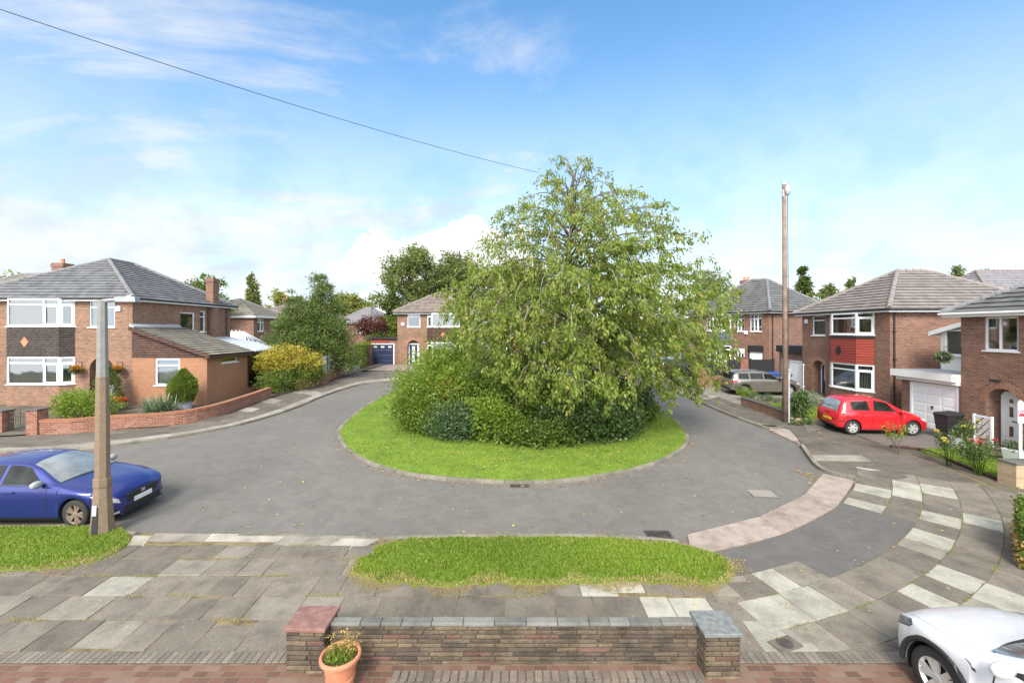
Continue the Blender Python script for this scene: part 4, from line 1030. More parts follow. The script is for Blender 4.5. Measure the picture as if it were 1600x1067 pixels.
def car(label, cat, loc, rot, sp, group=None, name='parked_car'):
    root = thing(name, label, cat, loc, rot, group)
    L = sp['L']; tab = {k: pchip(sp[k]) for k in ('zs','zc','zr','w','wr','zl')}
    xr, xf, r = sp['xr'], sp['xf'], sp['r']; ra = r*1.13
    def arch(x):
        za = -1.0
        for c in (xr, xf):
            q = ra*ra-(x-c)**2
            if q > 0: za = max(za, r+math.sqrt(q))
        return za
    def sec(x):
        zs, zc, zr, w, wr, zl = (float(tab[k](x)) for k in ('zs','zc','zr','w','wr','zl'))
        zb = max(zl, arch(x)); fl = .018 if arch(x) > 0 else 0.0
        for c in (xr, xf): fl = max(fl, .022*math.exp(-((x-c)/(ra*1.05))**4))
        H_ = zs-zb
        return [(w*.93+fl, zb), (w*.985+fl, zb+.10*H_), (w+fl*.9, zb+.45*H_), (w*.997+fl*.4, zb+.78*H_), (w*.955, zs), (w*.955*.45+wr*.55+.015, zs*.45+zr*.55), (wr, zr), (wr*.62, zr+(zc-zr)*.78), (0.0, zc)]
    cache = {}
    def P(x, s, sg=1):
        key = round(x, 4)
        if key not in cache: cache[key] = sec(x)
        c = cache[key]; i = min(7, max(0, int(s))); t = s-i
        p0 = c[i-1] if i else (2*c[0][0]-c[1][0], 2*c[0][1]-c[1][1]); p3 = c[i+2] if i < 7 else (-c[7][0], c[7][1])
        p1, p2 = c[i], c[i+1]; k = .42
        f = lambda a0,a1,a2,a3: (2*t**3-3*t**2+1)*a1+(t**3-2*t**2+t)*k*(a2-a0)+(-2*t**3+3*t**2)*a2+(t**3-t**2)*k*(a3-a1)
        return Vector((x, sg*max(0.0, f(p0[0],p1[0],p2[0],p3[0])) if s < 8 else 0.0, f(p0[1],p1[1],p2[1],p3[1])))
    xs = set(np.linspace(0, L, 72)) | set(np.linspace(L-.35, L, 12)) | set(np.linspace(0, .4, 10))
    for c in (xr, xf):
        for k in range(25): xs.add(c-ra*math.cos(PI*k/24)*.9995)
    xs = sorted(x for x in xs if 0 <= x <= L); ss = list(np.linspace(0, 8, 41))
    b = MB(); rows = []
    for x in xs:
        ring = [b.pt(P(x, s, 1)) for s in ss] + [b.pt(P(x, s, -1)) for s in ss[-2::-1]]
        rows.append(ring)
    gl = []
    for p_, q_ in zip(rows, rows[1:]):
        for j in range(len(p_)-1):
            b.f.append([p_[j], p_[j+1], q_[j+1], q_[j]][::-1]); b.m.append(0); b.t.append(0)
    b.f.append(rows[0][::-1][::-1]); b.m.append(0); b.t.append(0); b.f.append(rows[-1][::-1]); b.m.append(0); b.t.append(0)
    body = b.build('body', sp['paint'], root, smooth=True)
    def patch(name, mat, cs, sg=(1,-1), off=.006, nx=10, ns=8, parent=None):
        """cs: (x,s) corners bottom-rear, bottom-front, top-front, top-rear"""
        out = None; m = MB()
        for g_ in sg:
            G_ = []
            for i in range(nx+1):
                row = []
                for j in range(ns+1):
                    u, v = i/nx, j/ns
                    x = (cs[0][0]*(1-u)+cs[1][0]*u)*(1-v)+(cs[3][0]*(1-u)+cs[2][0]*u)*v
                    s = (cs[0][1]*(1-u)+cs[1][1]*u)*(1-v)+(cs[3][1]*(1-u)+cs[2][1]*u)*v
                    p = P(x, s, g_); e = .01
                    dx = P(min(L,x+e), s, g_)-P(max(0,x-e), s, g_); dsv = P(x, min(7.999,s+.03), g_)-P(x, max(0,s-.03), g_)
                    n = dx.cross(dsv); n = n.normalized() if n.length > 1e-9 else Vector((0,0,1))
                    if n.z < 0 and s > 6 or n.y*g_ < 0 and s <= 6: n = -n
                    row.append(m.pt(p+n*off))
                G_.append(row)
            for i in range(nx):
                for j in range(ns):
                    q = [G_[i][j], G_[i+1][j], G_[i+1][j+1], G_[i][j+1]]
                    m.f.append(q if g_ > 0 else q[::-1]); m.m.append(0); m.t.append(0)
        return m.build(name, mat, parent or root, smooth=True)
    for (nm, mat, cs, *o) in sp['patches']:
        kw = o[0] if o else {}; two = kw.pop('each', True); pr = {'body': body}.get(kw.pop('on', None))
        for sg in ([(1,),(-1,)] if two else [(1,-1)]): patch(nm, M[mat], cs, sg, parent=pr, **kw)
    for x in sp.get('seams', ()): patch('door_seam', M['trim'], ((x-.008,.35),(x+.008,.35),(x+.008,4.0),(x-.008,4.0)), (1,-1), .003, 1, 16, body)
    for x in sp.get('handles', ()):
        for sg in (1,-1):
            p = P(x, 3.35, sg); h = MB(); h.box(-.11,-.02,-.018,.11,.02,.018); h.build('door_handle', sp.get('hmat', sp['paint']), body, bevel=.008, loc=p+Vector((0,sg*.018,0)))
    for sg in (1,-1):
        p = P(sp['mx'], 4.3, sg); h = MB(); q = []
        h.lathe([(.02,-.09),(.075,-.075),(.098,-.02),(.098,.03),(.075,.075),(.04,.095)], 14, axis='y')
        o = h.build('door_mirror', sp.get('mmat', sp['paint']), root, smooth=True, loc=p+Vector((.0, sg*.12, .06))); o.scale = (.75,1.35,.85)
        h = MB(); h.bar((0,0,0),(0,-sg*.14,-.08),.05,.04); h.build('mirror_arm', M['trim'], o)
    for x in (xr, xf):
        for sg in (1,-1):
            y = sg*(float(tab['w'](x))-.115); wheel(root, x, y, r, .215, sp['spokes'], sp['rim'], sg, (sp.get('steer',0) if x == xf else 0), sp.get('sw',.06), sp.get('pair',False))
            l = MB(); n = 14; w0 = float(tab['w'](x))
            for k in range(n):
                a, c = PI*k/n*1.24-.38, PI*(k+1)/n*1.24-.38
                l.poly([(x+ra*math.cos(a)*.985, sg*(w0-.015), r+ra*math.sin(a)*.985),(x+ra*math.cos(c)*.985, sg*(w0-.015), r+ra*math.sin(c)*.985),(x+ra*math.cos(c)*.985, sg*(w0-.36), r+ra*math.sin(c)*.985),(x+ra*math.cos(a)*.985, sg*(w0-.36), r+ra*math.sin(a)*.985)])
            l.poly([(x-ra,sg*(w0-.34),.12),(x+ra,sg*(w0-.34),.12),(x+ra,sg*(w0-.34),r+ra),(x-ra,sg*(w0-.34),r+ra)])
            l.build('wheel_liner', M['trim'], root)
            if sp.get('clad'):
                c_ = MB(); pp = []
                for k in range(19):
                    a = PI*k/18*1.08-.12; pp.append(Vector((x+(ra+.03)*math.cos(a), sg*(float(tab['w'](x))+.012), r+(ra+.03)*math.sin(a))))
                c_.tube(pp, [.035]*len(pp), 6); c_.build('arch_trim', M['trim'], root)
    u = MB(); w0 = float(tab['w'](L/2)); u.box(.35,-w0+.36,.2,L-.45,w0-.36,.55); u.box(xr+ra+.02,-w0+.06,.19,xf-ra-.02,w0-.06,.42); u.build('underbody', M['trim'], root)
    for f in sp['boxes']:
        nm, mat, (x0,y0,q0,x1,y1,q1) = f[:3]; e = MB(); e.box(x0,y0,q0,x1,y1,q1); e.build(nm, M[mat], root, bevel=.01)
    return root

WS = lambda xb, xt, xb2=None: (('windscreen','carglass_pale',((xb-.02,6.12),(xb+.06,8),(xt,8),(xt+.03,6.3)),{'each':False}))
blue = dict(L=4.37, xr=.83, xf=3.51, r=.325, paint=carpaint('blue_paint', (.018,.030,.18), .5), spokes=5, rim='alloy_warm', pair=True, sw=.05, mx=2.72, mmat=plain('mirror_grey', (.30,.31,.32), .5, .05, 3), steer=-.05,
  zs=[(0,.80),(.12,.93),(.6,.96),(2.0,.94),(3.0,.93),(3.4,.885),(3.9,.78),(4.2,.69),(4.33,.60),(4.37,.52)],
  zc=[(0,.88),(.08,1.04),(.35,1.29),(.75,1.41),(1.5,1.456),(2.05,1.435),(2.4,1.35),(3.08,1.03),(3.25,.985),(3.9,.87),(4.2,.775),(4.33,.67),(4.37,.58)],
  zr=[(0,.84),(.08,.99),(.35,1.2),(.75,1.33),(1.5,1.38),(2.05,1.36),(2.4,1.27),(3.08,.975),(3.25,.945),(3.9,.825),(4.2,.73),(4.33,.63),(4.37,.55)],
  w=[(0,.70),(.12,.81),(.5,.88),(1,.9),(3.5,.9),(4.0,.85),(4.2,.78),(4.32,.66),(4.37,.5)],
  wr=[(0,.55),(.35,.56),(1.5,.585),(2.05,.585),(2.4,.61),(3.08,.73),(3.25,.73),(3.9,.66),(4.2,.56),(4.37,.4)],
  zl=[(0,.32),(.3,.24),(.8,.2),(3.9,.2),(4.37,.22)], seams=(1.70,2.86,.98), handles=(1.05,2.0),
  patches=[WS(3.06,2.22),('side_window','carglass',((1.76,4.25),(2.80,4.3),(2.28,5.82),(1.76,5.85))),('side_window','carglass',((.72,4.3),(1.67,4.25),(1.67,5.85),(.80,5.75))),
    ('rear_screen','carglass',((.09,6.1),(.09,8),(.45,8),(.45,6.3)),{'each':False}),
    ('headlight','lamp_clear',((3.86,3.3),(4.345,2.7),(4.33,3.55),(4.0,3.86)),{'ns':4}),('side_crease','trim',((.9,3.42),(3.2,3.42),(3.2,3.45),(.9,3.45)),{'off':.002,'ns':2,'on':'body'}),('window_trim','trim',((.68,4.08),(2.86,4.1),(2.84,4.22),(.70,4.22)),{'ns':2}),
    ('bonnet_seam','trim',((3.15,5.35),(4.22,5.6),(4.22,5.66),(3.15,5.42)),{'on':'body','off':.003}),
    ('fog_surround','lamp_clear',((4.22,.75),(4.335,.9),(4.335,1.35),(4.25,1.1)),{'ns':3}),('intake','trim',((4.16,1.2),(4.33,1.35),(4.32,1.75),(4.15,1.5)),{'ns':3}),
    ('scuttle','trim',((3.06,6.0),(3.20,8),(3.08,8),(3.02,6.1)),{'each':False,'off':.004}),('side_sill','trim',((1.25,.0),(3.1,.0),(3.1,.9),(1.25,.9)))],
  boxes=[('grille','trim',(4.3,-.43,.42,4.385,.43,.61)),('lower_grille','trim',(4.3,-.52,.24,4.38,.52,.36)),('number_plate','plate_white',(4.37,-.26,.37,4.40,.26,.48)),('badge','chrome',(4.37,-.055,.52,4.40,.055,.60)),('splitter','trim',(4.2,-.6,.19,4.39,.6,.225))])
red = dict(L=3.64, xr=.52, xf=2.88, r=.30, paint=carpaint('red_paint', (.52,.012,.02), .1), spokes=6, rim='alloy', sw=.085, mx=2.36,
  zs=[(0,.80),(.08,.90),(.6,.95),(1.5,.93),(2.4,.915),(2.75,.86),(3.2,.75),(3.5,.64),(3.6,.56),(3.64,.48)],
  zc=[(0,.88),(.05,.96),(.16,1.22),(.32,1.42),(.55,1.475),(1.2,1.5),(1.7,1.47),(2.0,1.385),(2.66,1.02),(2.8,.98),(3.2,.86),(3.48,.74),(3.6,.64),(3.64,.55)],
  zr=[(0,.84),(.05,.93),(.16,1.16),(.32,1.35),(.55,1.41),(1.2,1.43),(1.7,1.40),(2.0,1.31),(2.66,.97),(2.8,.93),(3.2,.80),(3.48,.69),(3.6,.6),(3.64,.52)],
  w=[(0,.70),(.10,.77),(.4,.82),(.9,.835),(2.8,.835),(3.25,.79),(3.48,.71),(3.6,.60),(3.64,.45)],
  wr=[(0,.56),(.32,.55),(1.2,.57),(1.7,.57),(2.0,.60),(2.66,.70),(2.8,.69),(3.2,.60),(3.64,.36)],
  zl=[(0,.30),(.3,.26),(.8,.21),(3.2,.21),(3.64,.25)], seams=(1.26,2.40), handles=(1.42,),
  patches=[WS(2.64,1.85),('side_window','carglass',((1.36,4.3),(2.30,4.3),(1.92,5.8),(1.42,5.82))),('quarter_window','carglass',((.52,4.35),(1.22,4.3),(1.16,5.8),(.50,5.6))),
    ('rear_screen','carglass_pale',((.045,6.15),(.05,8),(.26,8),(.24,6.35)),{'each':False,'off':.012}),
    ('tail_light','lamp_red',((.04,3.35),(.22,3.35),(.16,4.1),(.045,4.1)),{'ns':4}),('headlight','lamp_clear',((3.15,3.2),(3.56,2.9),(3.5,3.8),(3.25,3.9)),{'ns':4}),
    ('bumper_strip','trim',((.012,1.9),(.38,1.9),(.38,2.15),(.012,2.15)),{'ns':3}),('screen_seal','trim',((.04,5.98),(.26,6.2),(.26,6.3),(.04,6.1)),{'off':.009})],
  boxes=[('number_plate','plate_yellow',(-.025,-.26,.50,.01,.26,.615)),('tailgate_handle','trim',(-.02,-.2,.80,.02,.2,.835)),('rear_valance','trim',(-.012,-.55,.27,.1,.55,.36)),('number_plate','plate_white',(3.62,-.26,.36,3.66,.26,.47)),('grille','trim',(3.6,-.4,.28,3.652,.4,.35)),('bumper_strip','trim',(-.018,-.66,.60,.02,.66,.625))])
estate = dict(L=4.25, xr=.76, xf=3.43, r=.325, paint=carpaint('bronze_paint', (.195,.182,.155), .55), spokes=10, rim='alloy', sw=.05, mx=2.83, mmat=M['trim'], clad=True,
  zs=[(0,.84),(.1,.93),(.6,.955),(2.5,.94),(3.1,.93),(3.5,.90),(3.9,.83),(4.12,.74),(4.22,.62),(4.25,.5)],
  zc=[(0,.92),(.05,1.0),(.22,1.34),(.42,1.415),(1.5,1.44),(2.25,1.42),(2.5,1.355),(3.08,1.05),(3.22,1.015),(3.9,.94),(4.12,.85),(4.22,.70),(4.25,.58)],
  zr=[(0,.87),(.05,.96),(.22,1.28),(.42,1.35),(1.5,1.37),(2.25,1.35),(2.5,1.28),(3.08,.99),(3.22,.96),(3.9,.88),(4.12,.79),(4.22,.66),(4.25,.54)],
  w=[(0,.72),(.12,.82),(.5,.885),(1,.9),(3.4,.9),(3.85,.86),(4.1,.76),(4.22,.6),(4.25,.45)],
  wr=[(0,.60),(.42,.62),(1.5,.635),(2.25,.63),(2.5,.65),(3.08,.73),(3.22,.73),(3.9,.64),(4.25,.36)],
  zl=[(0,.32),(.3,.26),(.8,.21),(3.8,.21),(4.25,.25)], seams=(1.90,2.98,1.0), handles=(1.2,2.1),
  patches=[WS(3.06,2.4),('side_window','carglass',((1.96,4.3),(2.92,4.3),(2.5,5.82),(1.96,5.84))),('side_window','carglass',((1.12,4.3),(1.90,4.3),(1.90,5.84),(1.12,5.84))),('quarter_window','carglass',((.42,4.35),(1.06,4.3),(1.06,5.84),(.46,5.8))),
    ('rear_screen','carglass',((.04,6.1),(.04,8),(.22,8),(.22,6.3)),{'each':False,'off':.012}),('tail_light','lamp_red',((.03,3.2),(.36,3.25),(.32,3.95),(.04,3.95)),{'ns':4}),
    ('headlight','lamp_clear',((3.85,3.2),(4.16,2.9),(4.12,3.75),(3.92,3.85)),{'ns':4}),('side_sill','trim',((1.2,0),(3.05,0),(3.05,.8),(1.2,.8))),('bumper_trim','trim',((.02,.05),(.4,.05),(.4,1.0),(.02,1.0))),('bumper_strip','chrome',((.012,1.75),(.34,1.75),(.34,1.9),(.012,1.9)),{'ns':2})],
  boxes=[('number_plate','plate_yellow',(-.025,-.26,.60,.01,.26,.71)),('spoiler','trim',(.12,-.55,1.33,.36,.55,1.37)),('rear_valance','trim',(-.012,-.62,.30,.1,.62,.46)),('roof_rail','chrome',(.6,-.60,1.385,2.2,-.57,1.42)),('roof_rail','chrome',(.6,.57,1.385,2.2,.60,1.42)),('grille','trim',(4.2,-.4,.36,4.262,.4,.56)),('number_plate','plate_white',(4.25,-.26,.40,4.28,.26,.51))])
white = dict(L=4.75, xr=1.0, xf=3.89, r=.362, paint=carpaint('white_paint', (.56,.575,.60), .0, .25), spokes=5, rim='alloy', pair=True, sw=.06, mx=3.12, clad=True, hmat=M['chrome'],
  zs=[(0,.92),(.15,1.05),(1,1.09),(2.5,1.05),(3.3,1.02),(3.7,.965),(4.2,.86),(4.5,.765),(4.68,.66),(4.75,.52)],
  zc=[(0,1.0),(.1,1.14),(.9,1.49),(1.8,1.622),(2.3,1.61),(2.65,1.52),(3.5,1.115),(3.68,1.06),(4.2,.945),(4.5,.85),(4.68,.73),(4.75,.6)],
  zr=[(0,.95),(.1,1.09),(.9,1.40),(1.8,1.53),(2.3,1.51),(2.65,1.43),(3.5,1.055),(3.68,1.015),(4.2,.905),(4.5,.81),(4.68,.69),(4.75,.56)],
  w=[(0,.74),(.15,.85),(.6,.94),(1,.96),(3.9,.96),(4.3,.91),(4.55,.81),(4.7,.64),(4.75,.48)],
  wr=[(0,.58),(.9,.60),(1.8,.63),(2.3,.63),(2.65,.66),(3.5,.79),(3.68,.79),(4.2,.72),(4.5,.62),(4.75,.38)],
  zl=[(0,.34),(.3,.27),(.9,.22),(4.2,.22),(4.75,.24)], seams=(2.05,3.25), handles=(1.35,2.35),
  patches=[WS(3.46,2.5),('side_window','carglass',((2.1,4.25),(3.22,4.3),(2.6,5.85),(2.1,5.85))),('side_window','carglass',((.85,4.3),(2.03,4.25),(2.03,5.85),(1.0,5.75))),
    ('rear_screen','carglass',((.12,6.1),(.12,8),(.85,8),(.85,6.3)),{'each':False}),('headlight','lamp_smoked',((4.26,3.5),(4.63,3.0),(4.59,3.95),(4.34,4.35)),{'ns':5}),('headlight_rim','trim',((4.25,3.45),(4.63,2.98),(4.63,3.1),(4.28,3.55)),{'ns':2}),
    ('bonnet_seam','trim',((3.55,5.2),(4.52,5.4),(4.52,5.44),(3.55,5.25)),{'on':'body','off':.003}),('scuttle','trim',((3.40,6.0),(3.62,8),(3.47,8),(3.38,6.2)),{'each':False,'off':.004}),
    ('side_camera','trim',((3.42,3.0),(3.55,3.12),(3.55,3.17),(3.44,3.17)),{'ns':2}),('side_sill','trim',((1.5,0),(3.4,0),(3.4,.7),(1.5,.7)))],
  boxes=[('lower_grille','trim',(4.66,-.5,.25,4.765,.5,.36)),('number_plate','plate_white',(4.74,-.26,.40,4.775,.26,.51))])

def place(sp, label, cat, x, y, ang, xl=None, group='cars parked around the close'):
    """x, y: where the near front or rear axle centre-line point lands; ang: heading"""
    a = R(ang); ox = xl if xl is not None else sp['xr']
    px, py = x-ox*math.cos(a), y-ox*math.sin(a)
    o = car(label, cat, (px, py, gz(py)+.0), a, sp, group)
    o.rotation_euler = (math.atan(SLOPE)*math.cos(a), -math.atan(SLOPE)*math.sin(a), a)
    return o
place(blue, 'blue hatchback parked beside the street lamp at the left edge', 'car', -10.47, 11.50, .5, blue['xf']).scale = (1.0,1.05,1.07)
place(red, 'small red three-door hatchback nose-in on the worn asphalt drive', 'car', 14.2, 19.15, -3.5).location.z += .085
place(estate, 'bronze grey estate car on the pale concrete drive behind the telegraph pole', 'car', 14.15, 27.7, -1.0).location.z += .09
place(white, 'white electric car cut off by the bottom right corner of the view', 'car', 6.47, 5.83, 93.5, white['xf']).location.z += .062
dark = dict(estate); dark['paint'] = carpaint('black_paint', (.012,.013,.016), .2); dark['patches'] = [tuple([p[0], p[1], p[2]] + ([{k: v for k, v in (('each', False), ('off', .012))}] if p[0] in ('rear_screen','windscreen') else [])) for p in estate['patches']]
place(dark, 'black car glimpsed under the tree branches on the drive beyond the brick pier', 'car', 12.2, 35.2, 10.0).location.z += .095
# ---------------------------------------------------------------- planting
M['leaf_cherry'] = leafmat('leaf_cherry', [(.058,.105,.014), (.12,.19,.024), (.19,.262,.042), (.27,.31,.075), (.40,.24,.05)], .45)
M['leaf_yellowgreen'] = leafmat('leaf_yellowgreen', [(.085,.15,.018), (.165,.255,.03), (.25,.345,.05), (.36,.42,.09)], .45)
M['leaf_gold'] = leafmat('leaf_gold', [(.20,.21,.03), (.36,.33,.045), (.46,.36,.05), (.42,.22,.05)], .35)
M['leaf_dark'] = leafmat('leaf_dark', [(.026,.055,.016), (.055,.10,.028), (.09,.145,.042), (.135,.19,.065)], .25, .45)
M['leaf_blue'] = leafmat('leaf_bluegreen', [(.026,.055,.028), (.052,.10,.042), (.09,.15,.06), (.14,.20,.085)], .2, .4)
M['leaf_mid'] = leafmat('leaf_mid', [(.05,.09,.014), (.095,.155,.024), (.15,.215,.036), (.21,.26,.06)], .35)
M['leaf_pine'] = leafmat('leaf_pine', [(.04,.07,.018), (.075,.115,.025), (.115,.165,.035), (.16,.205,.055)], .2)
M['leaf_far'] = leafmat('leaf_far', [(.075,.10,.03), (.125,.16,.042), (.175,.205,.062), (.23,.25,.095)], .35)
M['leaf_faryellow'] = leafmat('leaf_faryellow', [(.11,.13,.03), (.20,.22,.045), (.30,.30,.06), (.38,.34,.08)], .35)
M['leaf_maroon'] = leafmat('leaf_maroon', [(.04,.012,.016), (.085,.02,.025), (.13,.035,.035), (.17,.06,.04)], .2)
M['leaf_spiky'] = leafmat('leaf_spiky', [(.05,.085,.05), (.11,.16,.10), (.18,.24,.15), (.27,.32,.22)], .15, .4)
M['petal'] = leafmat('petals', [(.50,.02,.015), (.55,.10,.02), (.62,.35,.03), (.55,.06,.12)], .25)
M['petal_yellow'] = leafmat('petals_yellow', [(.60,.50,.08), (.75,.62,.12), (.8,.72,.25)], .25)
M['petal_pink'] = leafmat('petals_pink', [(.45,.04,.07), (.55,.08,.11), (.6,.14,.16)], .25)
M['bark'] = plain('bark', (.12,.095,.075), .9, .35, 7, .6, 20)
M['bark_pale'] = plain('bark_pale', (.26,.235,.20), .9, .3, 7, .5, 20)
M['litter'] = leafmat('fallen_leaf', [(.30,.14,.05), (.42,.25,.08), (.50,.38,.12), (.30,.20,.10)], .1)

def unit(v): return v/(np.linalg.norm(v, axis=-1, keepdims=True)+1e-9)
def leaves(name, P, D, Ln, Wd, mat, parent, tint, fold=.18):
    """one pointed, slightly folded leaf blade per base point"""
    m = len(P); D = unit(D); r = rng.normal(size=(m,3)); s = unit(np.cross(D, r)); n = np.cross(D, s)
    Ln = np.broadcast_to(Ln, m)[:,None]; Wd = np.broadcast_to(Wd, m)[:,None]
    a = P+D*Ln*.45+s*Wd/2+n*Wd*fold; b = P+D*Ln*.45-s*Wd/2+n*Wd*fold; t = P+D*Ln
    return raw_mesh(name, np.stack([P, a, t, b], 1).reshape(-1,3), np.arange(m*4), 4, M[mat], parent, tint)
def blob_points(blobs, n, shell=.45, clump=0, cs=.16):
    """points through ellipsoids (cx,cy,cz,rx,ry,rz[,weight]) gathered into clumps"""
    B = np.array([b[:6] for b in blobs], float); wt = np.array([b[6] if len(b) > 6 else b[3]*b[4]*b[5] for b in blobs], float)**.75; wt /= wt.sum()
    k = clump or max(20, n//26); ib = rng.choice(len(B), k, p=wt)
    d = unit(rng.normal(size=(k,3))); rad = rng.random(k)**shell
    c = B[ib,:3]+d*rad[:,None]*B[ib,3:]; ct = rng.normal(0, .11, k); cr = rng.uniform(.6,1.4,k)
    ic = rng.integers(0, k, n); rr = B[ib[ic],3:].mean(1)
    off = rng.normal(size=(n,3))*(cs*rr*cr[ic])[:,None]; off[:,2] *= .75
    return c[ic]+off, d[ic], ct[ic]
def crown(name, blobs, n, Ln, Wd, mat, parent, droop=.2, tlo=.45, shell=.45, zmin=None, clump=0, cs=.16, up=0.0):
    P, d, ct = blob_points(blobs, n, shell, clump, cs)
    if zmin is not None: ok = P[:,2] > zmin; P, d, ct = P[ok], d[ok], ct[ok]
    m = len(P); D = unit(rng.normal(size=(m,3))*.8+d*.7)+np.array([0,0,up-droop])
    L_ = Ln*rng.uniform(.6,1.25,m); W_ = Wd*rng.uniform(.7,1.2,m)
    tint = np.clip(tlo+ct+rng.normal(0,.13,m), 0, 1)
    return leaves(name, P, D, L_, W_, mat, parent, tint)
def shrub(name, label, cat, x, y, blobs, n, Ln, Wd, mat, droop=.1, tlo=.45, dz=.06, stems=7, group=None, up=.25, shell=.4, cs=.16, stem_r=.02, bark='bark', clump=0):
    r = thing(name, label, cat, (x, y, gz(y)+dz), 0, group)
    crown('foliage', blobs, n, Ln, Wd, mat, r, droop, tlo, shell, .0, clump, cs, up)
    b = MB()
    for k in range(stems):
        q = blobs[k % len(blobs)]; a = random.uniform(0, 6.28); e = random.uniform(.3,.8)
        tip = (q[0]+q[3]*e*math.cos(a), q[1]+q[4]*e*math.sin(a), q[2]+q[5]*random.uniform(0,.7)); o = (q[0]*.35+random.uniform(-.08,.08), q[1]*.35+random.uniform(-.08,.08), -.05)
        mid = ((o[0]+tip[0])/2+random.uniform(-.1,.1), (o[1]+tip[1])/2, (o[2]+tip[2])/2*1.1)
        b.tube([o, mid, tip], [stem_r, stem_r*.8, stem_r*.35], 5)
    b.build('stems', M[bark], r)
    return r
def tree(name, label, cat, x, y, hgt, blobs, n, Ln, Wd, mat, tr=.18, droop=.2, tlo=.45, group=None, bark='bark', limbs=10, shell=.5, cs=.16, lean=0.0, dz=0.0, clump=0):
    r = thing(name, label, cat, (x, y, gz(y)+dz), 0, group)
    b = MB(); top = hgt*.86
    pts = [(lean*t*t+.12*math.sin(3*t+x), .1*math.sin(2.3*t+y), top*t-.2*(t == 0)) for t in np.linspace(0, 1, 8)]
    b.tube(pts, [tr*(1-.88*t)*(1.25 if t == 0 else 1) for t in np.linspace(0,1,8)], 8)
    for k in range(limbs):
        q = blobs[k % len(blobs)]; t = min(.9, max(.12, (q[2]-q[5]*.5)/hgt)); i = t*7; i0 = int(i); o = np.array(pts[i0])*(1-(i-i0))+np.array(pts[min(7,i0+1)])*(i-i0)
        d = unit(rng.normal(size=3)); e = np.array(q[:3])+d*np.array(q[3:6])*.75
        m = (o+e)/2+np.array([0,0,.06*hgt]); b.tube([o, m, e], [tr*.42, tr*.26, tr*.07], 6)
    b.build('trunk', M[bark], r)
    crown('crown', blobs, n, Ln, Wd, mat, r, droop, tlo, shell, .1, clump, cs)
    return r

# ---- the big weeping cherry on the island
TX, TY = 2.6, 20.9; TZ = gz(TY)+.05
ch = thing('cherry_tree', 'big weeping cherry tree with drooping yellow-green leaves on the round island', 'tree', (TX, TY, TZ))
wb = MB(); tb = MB(); leafP = []; leafT = []
def skew(ca): return 1+.045*ca if ca > 0 else 1+.17*ca      # the crown reaches further over the right hand road
def tufts(m):
    k = int(rng.integers(2,5)); c = np.sort(rng.uniform(.25,1.03,k)); return c[rng.integers(0,k,m)]+rng.normal(0,.035,m)
trunk = [(-.15,0,-.1),(-.08,.05,1.2),(.05,.0,2.6),(.1,-.05,4.4),(.0,.0,6.2),(.1,.05,8.0),(.25,.0,9.7),(.3,.0,11.2),(.55,0,12.3)]
wb.tube(trunk, [.27,.22,.20,.17,.14,.105,.07,.045,.015], 9)
TP = np.array(trunk); TL = TP[:,2]
def trunk_at(z): return np.array([np.interp(z, TL, TP[:,0]), np.interp(z, TL, TP[:,1]), z])
def envelope(z):                               # how far the crown reaches at a height
    return np.interp(z, [.5,1.8,3,4.5,6,7.3,8.6,9.8,10.7,11.4,12.0], [4.2,5.7,6.5,7.0,7.0,6.5,5.5,4.1,2.9,1.8,.7])
nl = 104
for k in range(nl):
    f = (k+.5)/nl; zs_ = 1.9+9.1*f**.92; a = k*2.39996+rng.normal(0,.4); o = trunk_at(zs_)
    ztip = zs_+rng.uniform(-.6,1.1)*(1.0 if f < .8 else .8)+.5*(f > .55); reach = envelope(max(.6, ztip))*rng.uniform(.74,1.0)*(1.0 if f < .75 else .95)
    if f > .8: ztip += rng.uniform(.0,.5)
    ca, sa = math.cos(a), math.sin(a); reach *= skew(ca)
    rise = rng.uniform(.5,1.4)*(1-.45*f); pts = []
    for t in np.linspace(0, 1, 9):
        z = zs_+(ztip-zs_)*t+rise*math.sin(PI*min(1,t*1.02))*(1 if t < .95 else .8)
        w_ = .18*math.sin(5*t+k); pts.append(o*0+np.array([o[0]+ca*reach*t-sa*w_, o[1]+sa*reach*t+ca*w_, z]))
    r0 = .055*(1-.72*f)+.012; wb.tube(pts, [r0*(1-.88*t)+.004 for t in np.linspace(0,1,9)], 6)
    nt_ = int(10+24*(1-f)**.7*reach/7+4)
    for j in range(nt_):
        if f > .5 and random.random() < .22+.2*(ca < -.2): continue
        t = rng.uniform(.16 if f < .75 else .08, 1.0)**.8; i = t*8; i0 = min(7,int(i)); p = pts[i0]*(1-(i-i0))+pts[i0+1]*(i-i0)
        aa = a+rng.normal(0,.95); l = rng.uniform(.5,1.25)*(1-.42*f); sag = rng.uniform(.25,1.0)*(1-.55*f)*l*1.15
        tw = [p + np.array([math.cos(aa)*l*u, math.sin(aa)*l*u, .22*l*math.sin(PI*u*.8)-sag*u*u]) for u in (0,.33,.66,1)]
        if j % 3 == 0: tb.tube(tw, [.013,.010,.007,.003], 4, cap=False)
        m = int(rng.integers(17, 32)*(1.15 if f < .52 else .62 if f < .78 else .42)); u = tufts(m); ii = np.clip(u*3,0,2.999); q0 = ii.astype(int)
        TW = np.array(tw); base = TW[q0]*(1-(ii-q0))[:,None]+TW[q0+1]*(ii-q0)[:,None]+rng.normal(0,.062,(m,3))
        leafP.append(base); leafT.append(np.full(m, rng.normal(.50,.10)+.06*(f-.3)) )
